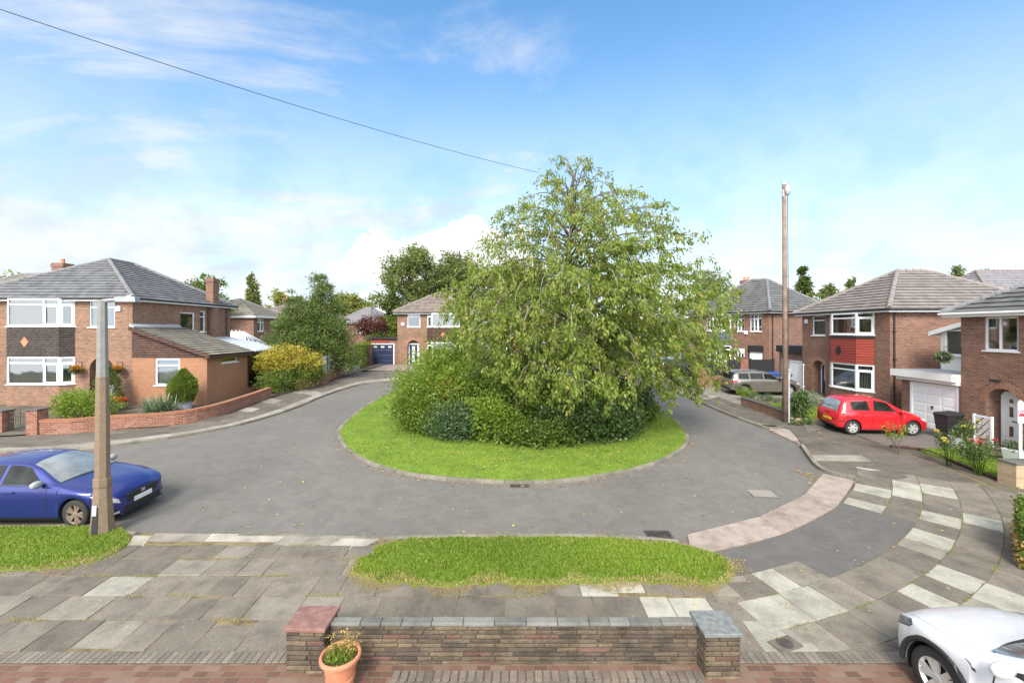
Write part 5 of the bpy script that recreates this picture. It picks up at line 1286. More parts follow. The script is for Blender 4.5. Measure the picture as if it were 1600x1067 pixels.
# long trailing sprays hanging off the skirt
for k in range(1720):
    a = rng.uniform(0,2*PI) if k < 1380 else rng.normal(-PI/2,.6); z = rng.uniform(1.9,6.4) if k < 450 else 2.2+8.2*rng.random()**1.25; rch = envelope(z)*(rng.uniform(.80,1.0) if k < 450 else (.25+.72*rng.random()**.6 if k < 1150 else rng.uniform(.08,.4) if k < 1380 else rng.uniform(.22,.8))); rch *= skew(math.cos(a)); p = np.array([math.cos(a)*rch+.1, math.sin(a)*rch, z]); l = rng.uniform(.5,1.3)
    tw = [p+np.array([math.cos(a)*.25*l*u, math.sin(a)*.25*l*u, -l*u*u*.9+.1*u]) for u in (0,.33,.66,1)]; q = trunk_at(min(11,z+1.2))
    if k % 7 == 1: tb.tube([q*.12+p*.88+np.array([0,0,.32]), q*.05+p*.95+np.array([0,0,.26]), p]+tw[1:], [.012,.011,.010,.008,.005,.003], 4, cap=False)
    m = int(rng.integers(18,34)*(1 if z < 7.5 else .5)); u = tufts(m); ii = np.clip(u*3,0,2.999); q0 = ii.astype(int); TW = np.array(tw)
    leafP.append(TW[q0]*(1-(ii-q0))[:,None]+TW[q0+1]*(ii-q0)[:,None]+rng.normal(0,.07,(m,3))); leafT.append(np.full(m, rng.normal(.55,.10)))
wb.build('trunk', M['bark'], ch, smooth=True); tb.build('twigs', M['bark_pale'], ch)
LP = np.concatenate(leafP); LT = np.concatenate(leafT); ok = LP[:,2] > 1.15+np.maximum(0, -(LP[:,0]+1.2))*.62; LP, LT = LP[ok], LT[ok]; m = len(LP)
od = LP*np.array([1,1,0]); od = unit(od)
D = np.array([0,0,-.95])+rng.normal(0,.42,(m,3))+od*.35
leaves('crown', LP, D, rng.uniform(.115,.205,m), rng.uniform(.058,.095,m), 'leaf_cherry', ch, np.where(rng.random(m) < .022, rng.uniform(.85,1,m), np.clip(LT+rng.normal(0,.12,m), 0, .82)))
print('cherry leaves', m)

# ---- island shrubs (x, y on the ground, blobs relative)
isg = 'shrubs crowded under the cherry tree'
def B(*b): return list(b)
shrub('shrub', 'tall loose yellow-green shrub at the left end of the island planting', 'shrub', -3.2, 21.0, B((0,0,1.6,1.9,1.6,1.6),(-1.3,.3,1.3,1.2,1.2,1.2),(1.4,.2,2.0,1.5,1.3,1.5),(.3,1.2,2.6,1.7,1.4,1.3),(2.4,.4,2.4,1.4,1.2,1.3)), 20400, 0.182, 0.078, 'leaf_yellowgreen', 0, .36, group=isg, cs=.23)
shrub('shrub', 'gold-leaved shrub glowing between the loose green shrubs at the island left', 'shrub', -2.2, 19.5, B((0,0,1.7,1.1,.8,.75),(-.9,.1,1.3,.8,.7,.6),(.8,.3,1.9,.8,.7,.6)), 4420, 0.182, 0.085, 'leaf_gold', 0, .10, group=isg, cs=.23)
shrub('shrub', 'pale feathery green shrub lowest at the left end of the island', 'shrub', -3.9, 18.9, B((0,0,.75,1.1,.9,.8),(.8,-.3,.7,.9,.8,.7),(-.4,.6,.9,.8,.8,.8)), 7225, 0.143, 0.049, 'leaf_yellowgreen', 0, .22, group=isg, cs=.23)
shrub('shrub', 'dark blue-green bush at the front left of the island planting', 'shrub', -2.2, 17.7, B((0,0,.8,1.0,.75,.8),(.7,.1,.7,.8,.7,.65),(-.6,.2,.6,.7,.6,.55)), 6800, 0.111, 0.055, 'leaf_blue', 0, .42, group=isg, cs=.23)
shrub('shrub', 'bright lime shrub in the front middle of the island planting', 'shrub', -.75, 17.5, B((0,0,.85,.85,.7,.8),(.6,.1,.6,.7,.6,.55),(-.3,.3,1.2,.7,.6,.6)), 5525, 0.156, 0.065, 'leaf_yellowgreen', 0, .42, group=isg, cs=.23)
shrub('shrub', 'mid green arching shrub behind the lime one under the cherry branches', 'shrub', .2, 18.9, B((0,0,1.5,1.5,1.1,1.3),(1.4,.1,1.3,1.3,1.0,1.1),(-1.2,.2,1.7,1.2,1.0,1.1)), 11900, 0.169, 0.072, 'leaf_mid', .1, .48, group=isg, cs=.23)
shrub('bramble', 'low leafy bramble trailing at the front of the island, right of the lime shrub', 'shrub', .95, 16.9, B((0,0,.4,1.1,.55,.5),(.9,.1,.45,.9,.6,.5),(-.8,.2,.4,.8,.5,.45)), 4420, 0.130, 0.085, 'leaf_mid', 0, .35, group=isg, cs=.23)
shrub('shrub', 'dark ivy-covered bush under the right side of the cherry tree', 'shrub', 3.0, 17.7, B((0,0,.75,1.3,.85,.85),(1.2,.3,.8,1.0,.8,.85),(-1.2,0,.7,1.0,.7,.75)), 10200, 0.143, 0.098, 'leaf_dark', .1, .42, group=isg, cs=.23)
shrub('shrub', 'dark twiggy shrub at the right end of the island planting', 'shrub', 5.0, 19.4, B((0,0,1.0,.9,.9,1.0),(.6,.3,1.4,.7,.8,.8),(-.5,-.2,.7,.8,.7,.7)), 5525, 0.130, 0.072, 'leaf_dark', .1, .38, group=isg, cs=.23)
shrub('shrub', 'sprawling mid-green shrub threading the whole front of the island planting', 'shrub', 0.2, 18.4, B((-4.0,.6,.8,1.2,.9,.9),(-2.6,.1,.9,1.2,.8,1.0),(-1.0,.3,1.1,1.3,.8,1.1),(.8,.1,.9,1.3,.8,1.0),(2.4,.2,.9,1.3,.9,1.0),(4.0,.8,1.0,1.2,.9,1.1)), 15000, .16, .075, 'leaf_mid', .1, .55, group=isg, cs=.23)
shrub('shrub', 'wispy yellow-green saplings pushing up through the island planting', 'shrub', -.6, 19.0, B((-3.4,.2,1.6,1.0,.8,.9),(-1.6,.2,2.0,1.0,.8,.9),(.4,-.2,1.4,.9,.7,.8),(2.2,-.4,1.0,.9,.6,.7)), 7000, .16, .07, 'leaf_yellowgreen', .1, .36, group=isg, cs=.23)
shrub('shrub', 'bright green broad-leaved shrub poking out low beyond the right end of the planting', 'shrub', 6.0, 20.6, B((0,0,.5,.7,.6,.5),(.4,.3,.4,.5,.5,.4)), 1530, 0.156, 0.091, 'leaf_mid', 0, .6, group=isg, cs=.23)
shrub('shrub', 'wide dark evergreen mass in the shaded heart of the island', 'shrub', 2.2, 21.6, B((0,0,1.2,2.6,1.6,1.3),(-2.2,.2,1.2,1.6,1.3,1.2),(2.3,.4,1.1,1.5,1.3,1.1)), 10200, 0.182, 0.104, 'leaf_dark', .1, .45, group=isg, cs=.23)

# ---- corner house garden
def conif(name, label, cat, x, y, h, rad, n, mat='leaf_mid', dz=.13, Ln=.10, Wd=.035, tlo=.45, pot=False, ang=.1):
    r = thing(name, label, cat, (x, y, gz(y)+dz)); z0_ = .25 if pot else .05
    t = rng.random(n)**.75; rr = rad*np.interp(t, [0,.12,.35,.7,1], [.45,.86,1.0,.66,.06])*(.30+.78*rng.random(n)**.35)*(1+.16*np.sin(7*t+2*x))
    k = 36; ca = rng.uniform(0,2*PI,k); cz_ = rng.random(k); a = rng.uniform(0,2*PI,n); bump = np.zeros(n)
    for i in range(k): bump += .20*np.exp(-((np.angle(np.exp(1j*(a-ca[i]))))/.35)**2-((t-cz_[i])/.09)**2)
    rr *= (.88+bump)
    P = np.c_[rr*np.cos(a), rr*np.sin(a), z0_+t*(h-z0_)]; D = np.c_[np.cos(a), np.sin(a), np.full(n,.9)]+rng.normal(0,.5,(n,3))
    leaves('foliage', P, D, Ln*rng.uniform(.6,1.3,n), Wd, mat, r, np.clip(tlo+rng.normal(0,.14,n)+bump*.4-.05,0,1))
    b = MB(); b.tube([(0,0,-.05),(0,0,h*.8)], [.04,.01], 6); b.build('stem', M['bark'], r)
    return r
cx, cy = G(213,632); conif('conifer', 'slim green conifer beside the arched door of the corner house', 'conifer', cx-.15, 23.2, 2.15, .62, 5200, 'leaf_pine', tlo=.62)
cx, cy = G(299,640); conif('conifer', 'round potted conifer at the corner of the lean-to extension', 'conifer', cx, 22.9, 2.05, .62, 9000, 'leaf_mid', pot=True, tlo=.55, Ln=.13, Wd=.05)
p = MB(); p.lathe([(.30,0),(.36,.05),(.40,.42),(.42,.46),(.36,.46),(.34,.38)], 18); tag(p.build('plant_pot', M['lead'], None, smooth=False, loc=(cx, 22.9, gz(22.9)+.13)), 'grey stone pot holding the round conifer', 'plant pot')
x, y = G(98,665); shrub('shrub', 'wide lime variegated shrub behind the corner house gate pillar', 'shrub', x, y+.9, B((0,0,.7,1.1,.65,.75),(.95,.2,.6,.7,.6,.6),(-.8,.1,.6,.7,.55,.6)), 8500, .10, .05, 'leaf_yellowgreen', 0, .48, .13)
x, y = G(225,660); r = thing('yucca', 'spiky grey-green clump of sword leaves behind the curved brick wall', 'plant', x, ) if False else thing('sword_leaf_plant', 'spiky grey-green clump of sword leaves behind the curved brick wall', 'plant', (x-.1, y+1.0, gz(y+1)+.13))
m = 420; a = rng.uniform(0,2*PI,m); e = rng.uniform(.15,1.35,m); L_ = rng.uniform(.75,1.25,m); co_ = []; 
d = np.c_[np.cos(a)*np.cos(e), np.sin(a)*np.cos(e), np.sin(e)]; b0 = rng.normal(0,.16,(m,3))*[1.6,1,.2]; s = np.c_[-np.sin(a), np.cos(a), np.zeros(m)]*.026
p1 = b0+d*L_[:,None]*.5; p2 = b0+d*L_[:,None]; p2[:,2] -= .25*L_*np.cos(e)**2*L_
co_ = np.stack([b0-s*.6, b0+s*.6, p1+s, p1-s, p1-s, p1+s, p2+s*.1, p2-s*.1], 1).reshape(-1,3)
raw_mesh('blades', co_, np.arange(m*8), 4, M['leaf_spiky'], r, np.repeat(rng.uniform(.2,.9,m), 2)); sb = MB(); sb.tube([(0,0,-.1),(0,0,.2)], [.14,.08], 8); sb.build('stem', M['bark'], r)
x, y = G(455,612); shrub('shrub', 'orange and yellow autumn shrub spilling over the wall past the garden room', 'shrub', x-.4, y+.2, B((0,0,2.0,1.4,1.2,.85),(-.7,-.6,1.7,.9,.9,.7),(.9,.6,1.7,1.1,.9,.8)), 9000, .14, .07, 'leaf_gold', .15, .52, .13)
shrub('hedge', 'glossy green hedge under the orange autumn shrub', 'hedge', x+.15, y+.25, B((0,0,.8,1.1,1.4,.9),(-.8,-1.4,.6,.9,1.0,.75),(.5,1.3,.9,.8,.9,.9)), 9000, .12, .06, 'leaf_mid', .1, .52, .13)
x, y = G(512,600); shrub('shrub', 'small yellow-leaved shrub at the start of the lattice fence', 'shrub', x-.9, y-.2, B((0,0,.8,.8,.9,.8),(-.3,-.8,1.0,.6,.6,.7)), 3800, .13, .06, 'leaf_gold', .1, .25, .13)
pg = 'pair of pines by the lattice fence'
for (px, yy, lab, hh, w_) in ((462,32.5,'left hand, lower and broader one of the two pines by the lattice fence',6.4,2.05),(503,34.0,'taller, pointed one of the two pines by the lattice fence',8.1,2.35)):
    xx = (px-800)/FPX*yy; bl = []
    for k in range(13):
        t = k/12; a = k*2.4; rr_ = w_*(1-.78*t**1.3); bl.append((math.cos(a)*rr_*.55, math.sin(a)*rr_*.55, hh*(.21+.73*t), rr_*.62+.18, rr_*.62+.18, .62+.45*(1-t)))
    tree('pine', lab, 'tree', xx, yy, hh, bl, 26000, .28, .05, 'leaf_pine', .16, -.25, .55, group=pg, limbs=13, shell=.6, cs=.2)
# ---- by the far house
x, y = G(572,577); shrub('shrub', 'dark maroon maple left of the navy garage', 'shrub', x-.9, 44.5, B((0,0,4.0,1.5,1.2,.8),(-1.0,.3,3.5,1.1,1.1,.8),(.8,-.2,3.3,.9,.9,.8)), 3600, .22, .11, 'leaf_maroon', .1, .5, 0, stem_r=.06)
shrub('shrub', 'red-berried green shrub on the wall beside the navy garage', 'shrub', x+.15, 43.6, B((0,0,1.8,.9,.7,1.3),(-.7,.2,2.4,.9,.7,.9)), 3200, .17, .09, 'leaf_mid', .1, .3, 0)
hx, hy = G(574,570); hd = thing('hedge', 'clipped lime green conifer hedge columns left of the navy garage', 'hedge', (hx+.1, 40.6, gz(40.6)+.05))
P = []
for k in range(3):
    m = 1300; q = rng.uniform(-1,1,(m,3)); f_ = rng.integers(0,3,m); q[np.arange(m),f_] = np.sign(q[np.arange(m),f_]); P.append(np.c_[q[:,0]*.36+.05*k, q[:,1]*.42+k*.95, 1.05+.12*(k == 1)+q[:,2]*1.02]+rng.normal(0,.04,(m,3)))
P = np.concatenate(P); D = rng.normal(0,.6,P.shape)+[0,0,.7]; leaves('foliage', P, D, .14, .05, 'leaf_yellowgreen', hd, np.clip(rng.normal(.42,.15,len(P)),0,1)); sb = MB()
for k in range(3): sb.tube([(0,k*.95,-.1),(0,k*.95,1.7)], [.05,.02], 6)
sb.build('stems', M['bark'], hd)
bx_, by_ = G(558,577); tp = thing('topiary', 'round clipped topiary ball on a short stem in a pot', 'topiary', (bx_+.0, 39.4, gz(39.4)+.06))
m = 1800; d = unit(rng.normal(size=(m,3))); leaves('foliage', d*[.62,.62,.55]+[0,0,1.05]+rng.normal(0,.03,(m,3)), d+rng.normal(0,.5,(m,3)), .12, .055, 'leaf_yellowgreen', tp, np.clip(rng.normal(.4,.15,m),0,1))
sb = MB(); sb.tube([(0,0,.25),(0,0,.9)], [.05,.04], 6); sb.build('stem', M['bark'], tp); sb = MB(); sb.lathe([(.24,0),(.34,.05),(.42,.4),(.36,.4)], 14); sb.build('pot', M['lead'], tp)
# ---- right hand gardens
x, y = G(1168,630); shrub('shrub', 'small lime cushion plant on the end of the low brick wall', 'shrub', x, y+.15, B((0,0,.45,.5,.4,.3),(.3,.1,.4,.35,.35,.22)), 1500, .09, .04, 'leaf_yellowgreen', 0, .5, .1, 3)
x, y = G(1200,640); shrub('shrub', 'low mauve-tinged heathers along the top of the low brick wall', 'shrub', x+.15, y+.1, B((0,0,.45,.45,.6,.2),(.5,-.9,.45,.4,.7,.2),(-.4,.8,.45,.4,.6,.2)), 2200, .08, .03, 'leaf_blue', 0, .6, .1, 3)
x, y = G(1256,662); iv = shrub('ivy', 'ivy-smothered stump on the small lawn behind the telegraph pole', 'ivy', x+.15, y+.5, B((0,0,.55,.36,.36,.6),(.05,.05,1.0,.3,.3,.28)), 2600, .10, .07, 'leaf_dark', .1, .55, .12, 3, stem_r=.06)
x, y = G(1285,650); shrub('shrub', 'silvery rounded shrub between the red car and the small lawn', 'shrub', x-.2, y+.9, B((0,0,.55,.6,.55,.45),(-.5,.2,.5,.5,.5,.4)), 2600, .07, .035, 'leaf_spiky', 0, .55, .12, 4)
x, y = G(1246,668); shrub('shrub', 'tuft of dark green weeds at the foot of the telegraph pole', 'plant', x, y+.15, B((0,0,.15,.3,.2,.18),(.5,.1,.12,.3,.2,.14)), 700, .10, .04, 'leaf_dark', 0, .6, .06, 3)
def rose(label, x, y, h, w_, n, blooms, mat, group='rose bushes along the little lawn'):
    r = thing('rose_bush', label, 'rose bush', (x, y, gz(y)+.08), 0, group); b = MB(); tips = []; P = []
    for k in range(n):
        a = random.uniform(0,6.28); e = random.uniform(.3,1)*w_; tip = Vector((math.cos(a)*e, math.sin(a)*e, h*random.uniform(.6,1.0)))
        mid = Vector((tip.x*.4, tip.y*.4, tip.z*.55)); b.tube([(math.cos(a)*.04,math.sin(a)*.04,-.05), mid, tip], [.011,.009,.004], 5); tips.append(tip)
        for t in np.linspace(.35,1,9): P.append(np.array(mid.lerp(tip, t))[None]+rng.normal(0,.075,(7,3)))
    b.build('stems', M['leaf_mid'] if n > 6 else M['bark'], r)
    P = np.concatenate(P); leaves('foliage', P, rng.normal(size=P.shape)+[0,0,.2], .075*rng.uniform(.6,1.2,len(P)), .045, 'leaf_dark' if n > 6 else 'leaf_mid', r, np.clip(rng.normal(.72,.15,len(P)),0,1))
    for k in range(blooms):
        c = tips[k % n]+Vector((0,0,.03)); m = 46; d = unit(rng.normal(size=(m,3))); d[:,2] = abs(d[:,2])*.8+.1
        o = leaves('bloom', np.array(c)+d*.012, d+rng.normal(0,.3,(m,3)), .075, .06, mat, r, rng.random(m))
    return r
x, y = G(1402,712); rose('bare twiggy rose with a few orange blooms before the red car', x, y, 1.15, .42, 6, 3, 'petal')
x, y = G(1482,731); rose('rose with pale yellow blooms on tall stems by the little lawn', x, y, 1.25, .4, 8, 3, 'petal_yellow')
x, y = G(1530,746); rose('leafy rose with pink red blooms beside the buff pier', x, y, 1.15, .62, 22, 5, 'petal_pink')
x, y = G(1502,700); rose('rose with strong yellow blooms near the wheelie bin', x+.0, y-.3, 1.15, .35, 9, 3, 'petal_yellow')
hx, hy = 10.12, 8.75
hb = thing('hedge', 'brown-tinged beech hedge end cut off by the right edge of the view', 'hedge', (hx, hy, gz(hy)+.06), R(-47))
m = 7000; q = np.c_[rng.uniform(0,1.6,m), rng.uniform(0,1.9,m), rng.uniform(0.02,1.0,m)]; sel = rng.integers(0,3,m); q[sel == 0,0] = rng.normal(.02,.03,(sel == 0).sum()); q[sel == 1,2] = rng.normal(1.0,.04,(sel == 1).sum()); q[sel == 2,1] = np.where(rng.random((sel == 2).sum()) < .5, 0, 1.9)
leaves('foliage', q, rng.normal(size=(m,3)), .075, .05, 'leaf_mid', hb, np.clip(rng.normal(.3,.15,m),0,1)); m = 1500; q2 = np.c_[rng.normal(0,.04,m), rng.uniform(0,1.9,m), rng.uniform(0.,.55,m)]; leaves('dead_leaves', q2, rng.normal(size=(m,3)), .07, .05, 'litter', hb, rng.random(m)); sb = MB()
for k in range(6): sb.tube([(.3+.2*k,.2+.28*k,-.05),(.3+.2*k,.25+.28*k,.9)], [.02,.008], 5)
sb.build('stems', M['bark'], hb)

# ---- trees beyond the houses
bt = 'trees beyond the houses'
def dome(h, w_, n=9, z0=.35, sd=1):
    r_ = random.Random(sd); o = []
    for k in range(n):
        a = k*2.4; t = k/(n-1); q = math.sqrt(max(0,1-(2*t-1)**2))*.62+.12
        o.append((math.cos(a)*w_*q*r_.uniform(.6,1), math.sin(a)*w_*q*r_.uniform(.6,1), h*(z0+(.94-z0)*t), w_*r_.uniform(.34,.5), w_*r_.uniform(.34,.5), h*(1-z0)*r_.uniform(.16,.24)))
    return o
def bg(kind, label, px, Y, ptop, w_, n, Ln, mat, z0=.3, tlo=.45, sd=1, nb=9, cs=.17, Wd=.5, droop=.15, shell=.5):
    X = (px-800)/FPX*Y; h = EYE-(ptop-515)/FPX*Y-gz(Y)
    return tree(kind, label, 'tree', X, Y, h, dome(h, w_, nb, z0, sd), int(n*1.7), Ln*1.12, Ln*Wd*1.2, mat, .02*h+.06, droop, tlo, bt, shell=shell, cs=cs)
bg('tree', 'tall airy green tree rising behind the far house, left of the cherry', 645, 54, 396, 4.4, 9000, .34, 'leaf_far', .3, .42, 3, 12)
bg('tree', 'dark full-crowned tree behind the ridge of the far house', 718, 57, 404, 5.6, 13000, .34, 'leaf_far', .25, .25, 5, 13)
bg('tree', 'tree behind the second far house, mostly hidden by the cherry', 820, 58, 415, 6.0, 9000, .38, 'leaf_far', .25, .3, 6, 11)
bg('willow', 'yellow-green willow over the distant roofs beside the pines', 545, 78, 464, 5.2, 7500, .42, 'leaf_faryellow', .2, .32, 7, 10, droop=.8)
bg('tree', 'small yellowing tree between the poplar and the pines', 437, 74, 461, 3.0, 3400, .36, 'leaf_faryellow', .35, .6, 8, 8)
bg('tree', 'narrow yellowing tree peeping over the brown roof', 463, 72, 468, 1.5, 1600, .34, 'leaf_faryellow', .3, .55, 9, 6)
bg('tree', 'small dark green tree behind the corner house chimney', 322, 46, 438, 3.2, 4200, .28, 'leaf_mid', .3, .35, 10, 9)
bg('tree', 'yellow-green tree top over the roof at the far left', 14, 44, 436, 2.6, 3000, .28, 'leaf_faryellow', .4, .4, 11, 8)
bg('tree', 'bronze-tinted tree by the chimney beyond the black fence', 1108, 60, 436, 4.6, 6000, .34, 'leaf_far', .2, .55, 12, 10)
bg('tree', 'round green tree between the two grey roofs on the right', 1292, 58, 448, 2.6, 2600, .34, 'leaf_far', .4, .5, 13, 7)
bg('tree', 'small tree top over the ridge of the red-boarded house', 1330, 64, 438, 1.6, 1400, .34, 'leaf_far', .4, .35, 14, 6)
bg('tree', 'thin-crowned tree over the roof ridge near the right edge', 1497, 52, 421, 2.3, 2000, .34, 'leaf_far', .5, .45, 15, 8, shell=.7)
bg('tree', 'green tree tucked beside the purplish slate roof', 1535, 53, 430, 2.8, 2600, .36, 'leaf_far', .35, .5, 16, 8)
bg('tree', 'pale tree at the end of the far view beside the fir', 660, 92, 488, 4.5, 3000, .5, 'leaf_faryellow', .1, .35, 17, 8)
bg('tree', 'green tree filling the gap right of the maroon maple', 607, 50, 500, 2.2, 3600, .3, 'leaf_mid', .1, .6, 18, 8)
bg('tree', 'bushy green tree behind the conservatory', 408, 62, 500, 2.4, 2000, .36, 'leaf_far', .1, .4, 19, 7)
bg('tree', 'dark green tree under the cherry skirt at the far bend', 985, 52, 520, 4.0, 4200, .34, 'leaf_far', .1, .3, 20, 9)
def spire(kind, label, px, Y, ptop, w_, n, Ln, mat, tlo=.4, pw=1.0, Wd=.4):
    X = (px-800)/FPX*Y; h = EYE-(ptop-515)/FPX*Y-gz(Y); bl = []
    for k in range(11):
        t = k/10; q = w_*(1-t**pw*.93); bl.append((math.cos(k*2.4)*q*.35, math.sin(k*2.4)*q*.35, h*(.1+.86*t), q*.7+.06, q*.7+.06, h*.07))
    return tree(kind, label, 'tree', X, Y, h, bl, n*3, Ln*1.5, Ln*Wd*1.6, mat, .012*h+.04, 0, tlo, bt, shell=.6, cs=.3, limbs=11, clump=160)
spire('poplar', 'thin pale poplar standing above the grey roofs on the left', 393, 66, 424, 1.15, 2600, .32, 'leaf_far', .72, 1.6)
spire('poplar', 'second shorter stem of pale poplar beside the thin one', 402, 66, 432, .6, 900, .32, 'leaf_far', .66, 1.6)
spire('fir', 'dark pointed fir tree above the roofs right of the telegraph pole', 1254, 62, 408, 3.0, 5200, .36, 'leaf_pine', .28, 1.0)
spire('fir', 'dark narrow conifer left of the far house', 616, 56, 452, 1.9, 3200, .34, 'leaf_pine', .3, 1.2)
# ---- distant belt of trees that reads as one mass
m = 26000; X = rng.uniform(-330,330,m); cl = np.sin(X*.11)+.6*np.sin(X*.27+1)+.4*np.sin(X*.61); Z = rng.random(m)**.7*(6.0+1.6*cl)
P = np.c_[X, 150+rng.normal(0,6,m)-np.abs(X)*.12, gz(99)+Z]; o = leaves('woods', P, rng.normal(size=(m,3)), 1.5, .9, 'leaf_far', None, np.clip(.4+.12*np.sin(X*.4)+rng.normal(0,.12,m),0,1)); tag(o, 'distant belt of trees closing the view behind the houses', 'trees', kind='stuff')
# ---- fallen leaves
def litter(label, pts, z, size=.07, name='fallen_leaves'):
    m = len(pts); P = np.c_[pts, SLOPE*pts[:,1]+z]; a = rng.uniform(0,2*PI,m); D = np.c_[np.cos(a), np.sin(a), rng.uniform(-.1,.25,m)]
    s = np.c_[-np.sin(a), np.cos(a), rng.uniform(-.3,.3,m)]; L_ = size*rng.uniform(.5,1.3,m)[:,None]
    co = np.stack([P, P+D*L_*.5+s*L_*.3, P+D*L_, P+D*L_*.5-s*L_*.3],1).reshape(-1,3)
    tag(raw_mesh(name, co, np.arange(m*4), 4, M['litter'], None, rng.random(m)), label, 'fallen leaves', kind='stuff')
a = rng.normal(-75,38,420); r_ = rng.uniform(3.6,7.6,420); q = np.c_[.2+r_*np.cos(np.radians(a)), 21.5+r_*np.sin(np.radians(a))]; litter('yellowed leaves scattered over the island lawn', q[inside(in1, q)], .125, .10)
oi = offset(isl+isl[:1], -.10); k = rng.integers(0,len(oi),700); q = oi[k]+np.abs(rng.normal(0,.09,(700,1)))*unit(oi[k]-np.array([-.2,21.3])); litter('brown leaf litter gathered along the island kerb', q[q[:,1] < 22], .012, .07)
q = np.c_[rng.uniform(-9,9,240), rng.uniform(10.4,17,240)]; litter('odd brown leaves scattered over the road', q[~inside([tuple(p) for p in offset(isl+isl[:1],-.1)], q)], .012, .08)
q = np.c_[rng.uniform(3,11,170), rng.uniform(6.8,13.5,170)]; rr_ = np.hypot(q[:,0]-CX, q[:,1]-CY); litter('small brown leaves on the right hand pavement', q[rr_ > 13.3], .09, .055)
q = np.c_[rng.normal(4.4,.25,110), rng.normal(8.9,.3,110)]; litter('dead leaves caught at the right tip of the middle verge', q, .09, .04)
q = np.array(G(1268,745))+rng.normal(0,1,(260,2))*[.14,.42]; litter('drift of brown grit and leaves in the gutter of the right bend', q, .012, .05)

m = 5200; aa = rng.uniform(-75,-34,m); rr_ = rng.choice([13.98,14.62,15.36,16.05,16.75], m)+rng.normal(0,.018,m); q = np.c_[CX+rr_*np.cos(np.radians(aa)), CY+rr_*np.sin(np.radians(aa))]
pk_ = np.array([patch_sect(r1-.05, a1) or patch_sect(r1+.05, a1) for r1, a1 in zip(rr_, aa)]); q = q[(~pk_) & (np.sin(aa*.9)+np.sin(aa*2.3+rr_*3) > .2) & (q[:,1] > 6.8)]; m = len(q); a = rng.uniform(0,2*PI,m); L = rng.uniform(.025,.075,m); b = np.c_[q, SLOPE*q[:,1]+.08]; t = np.c_[-np.sin(a)*.004, np.cos(a)*.004, np.zeros(m)]
tag(raw_mesh('dry_grass', np.stack([b-t,b+t,b+np.c_[np.cos(a)*L,np.sin(a)*L,rng.uniform(.004,.02,m)]],1).reshape(-1,3), np.arange(m*3), 3, M['blade'], None, rng.uniform(.3,1,m)), 'moss and dead grass in the curved joints of the right hand slabs', 'grass', kind='stuff')
kk = resample(near_kerb, 400); q = offset(kk, .07)[rng.integers(60,400,520)]+np.abs(rng.normal(0,.07,(520,1)))*[0,1]+rng.normal(0,.02,(520,2)); litter('brown grit and leaf crumbs along the near gutter', q, .012, .035)
kk = resample(lk, 500); q = offset(kk, -.07)[rng.integers(80,480,620)]+rng.normal(0,.05,(620,2)); litter('brown grit and leaf crumbs along the far left gutter', q, .012, .05)
# ---------------------------------------------------------------- walls, fences and street furniture
def brick_wall(name, label, cat, pts, th, h, mat, cope=None, z=0.06, ch=.1, dip=0.0):
    """a wall along a plan line, following the fall of the ground"""
    P = resample(pts, max(2, int(length(pts)/.45)+1)); Q = offset(P, th); r = thing(name, label, cat, (0,0,0))
    b = MB()
    for i in range(len(P)-1):
        a, c, d, e = P[i], P[i+1], Q[i+1], Q[i]
        f = lambda p, zz: (p[0], p[1], gz(p[1])+zz)
        b.poly([f(a,-.2),f(c,-.2),f(c,z+h),f(a,z+h)]); b.poly([f(d,-.2),f(e,-.2),f(e,z+h),f(d,z+h)])
        if i == 0: b.poly([f(e,-.2),f(a,-.2),f(a,z+h),f(e,z+h)])
        if i == len(P)-2: b.poly([f(c,-.2),f(d,-.2),f(d,z+h),f(c,z+h)])
        b.poly([f(a,z+h),f(c,z+h),f(d,z+h),f(e,z+h)])
    b.build('wall', M[mat], r)
    if cope:
        k = MB(); n = int(length(pts)/.078); A = resample(offset(P,-.02), n*2+1); Bq = resample(offset(P, th+.02), n*2+1)
        for i in range(n):
            a, c, d, e = A[2*i], A[2*i]*.08+A[2*i+2]*.92, Bq[2*i]*.08+Bq[2*i+2]*.92, Bq[2*i]
            f = lambda p, zz: (p[0], p[1], gz(p[1])+zz)
            s = [a,c,d,e]
            if (c[0]-a[0])*(d[1]-a[1])-(d[0]-a[0])*(c[1]-a[1]) < 0: s = s[::-1]
            k.hexa([f(p,z+h+.002) for p in s], [f(p,z+h+ch) for p in s], 0)
        k.build('coping', M[cope], r)
    return r
def pillar(name, label, cat, x, y, w_, d_, h, mat, cap, capw=.04, caph=.06, cat2=None):
    r = thing(name, label, cat, (x, y, gz(y)+.03)); b = MB(); b.box(-w_/2,-d_/2,-.25,w_/2,d_/2,h); b.build('shaft', M[mat], r)
    c = MB(); c.box(-w_/2-capw,-d_/2-capw,h,w_/2+capw,d_/2+capw,h+caph); c.build('cap', M[cap], r, bevel=.012); return r
M['cap_grey'] = plain('stone_cap_grey', (.16,.17,.165), .75, .3, 14, .25, 60)
M['cap_red'] = plain('stone_cap_red', (.20,.105,.09), .8, .3, 12, .25, 60)
M['cap_dark'] = plain('cap_dark', (.10,.085,.08), .85, .3, 8, .2)
t = NT('walling_stone'); a = t.new('Attribute'); a.attribute_name = 'tint'; ob = t.coord()
col = t.ramp(a.outputs['Fac'], [(0, (.062,.048,.036)), (.35, (.088,.068,.047)), (.62, (.115,.088,.058)), (.86, (.16,.12,.074)), (.9, (.12,.064,.05)), (1, (.14,.072,.056))])
col = t.mix(1.0, col, t.ramp(t.noise(ob, 2.2, 5, .7), [(.32, .5), (.6, 1.2)]), 'MULTIPLY'); col = t.mix(1.0, col, t.ramp(t.noise(ob, 45, 4, .7), [(.3, .65), (.7, 1.25)]), 'MULTIPLY')
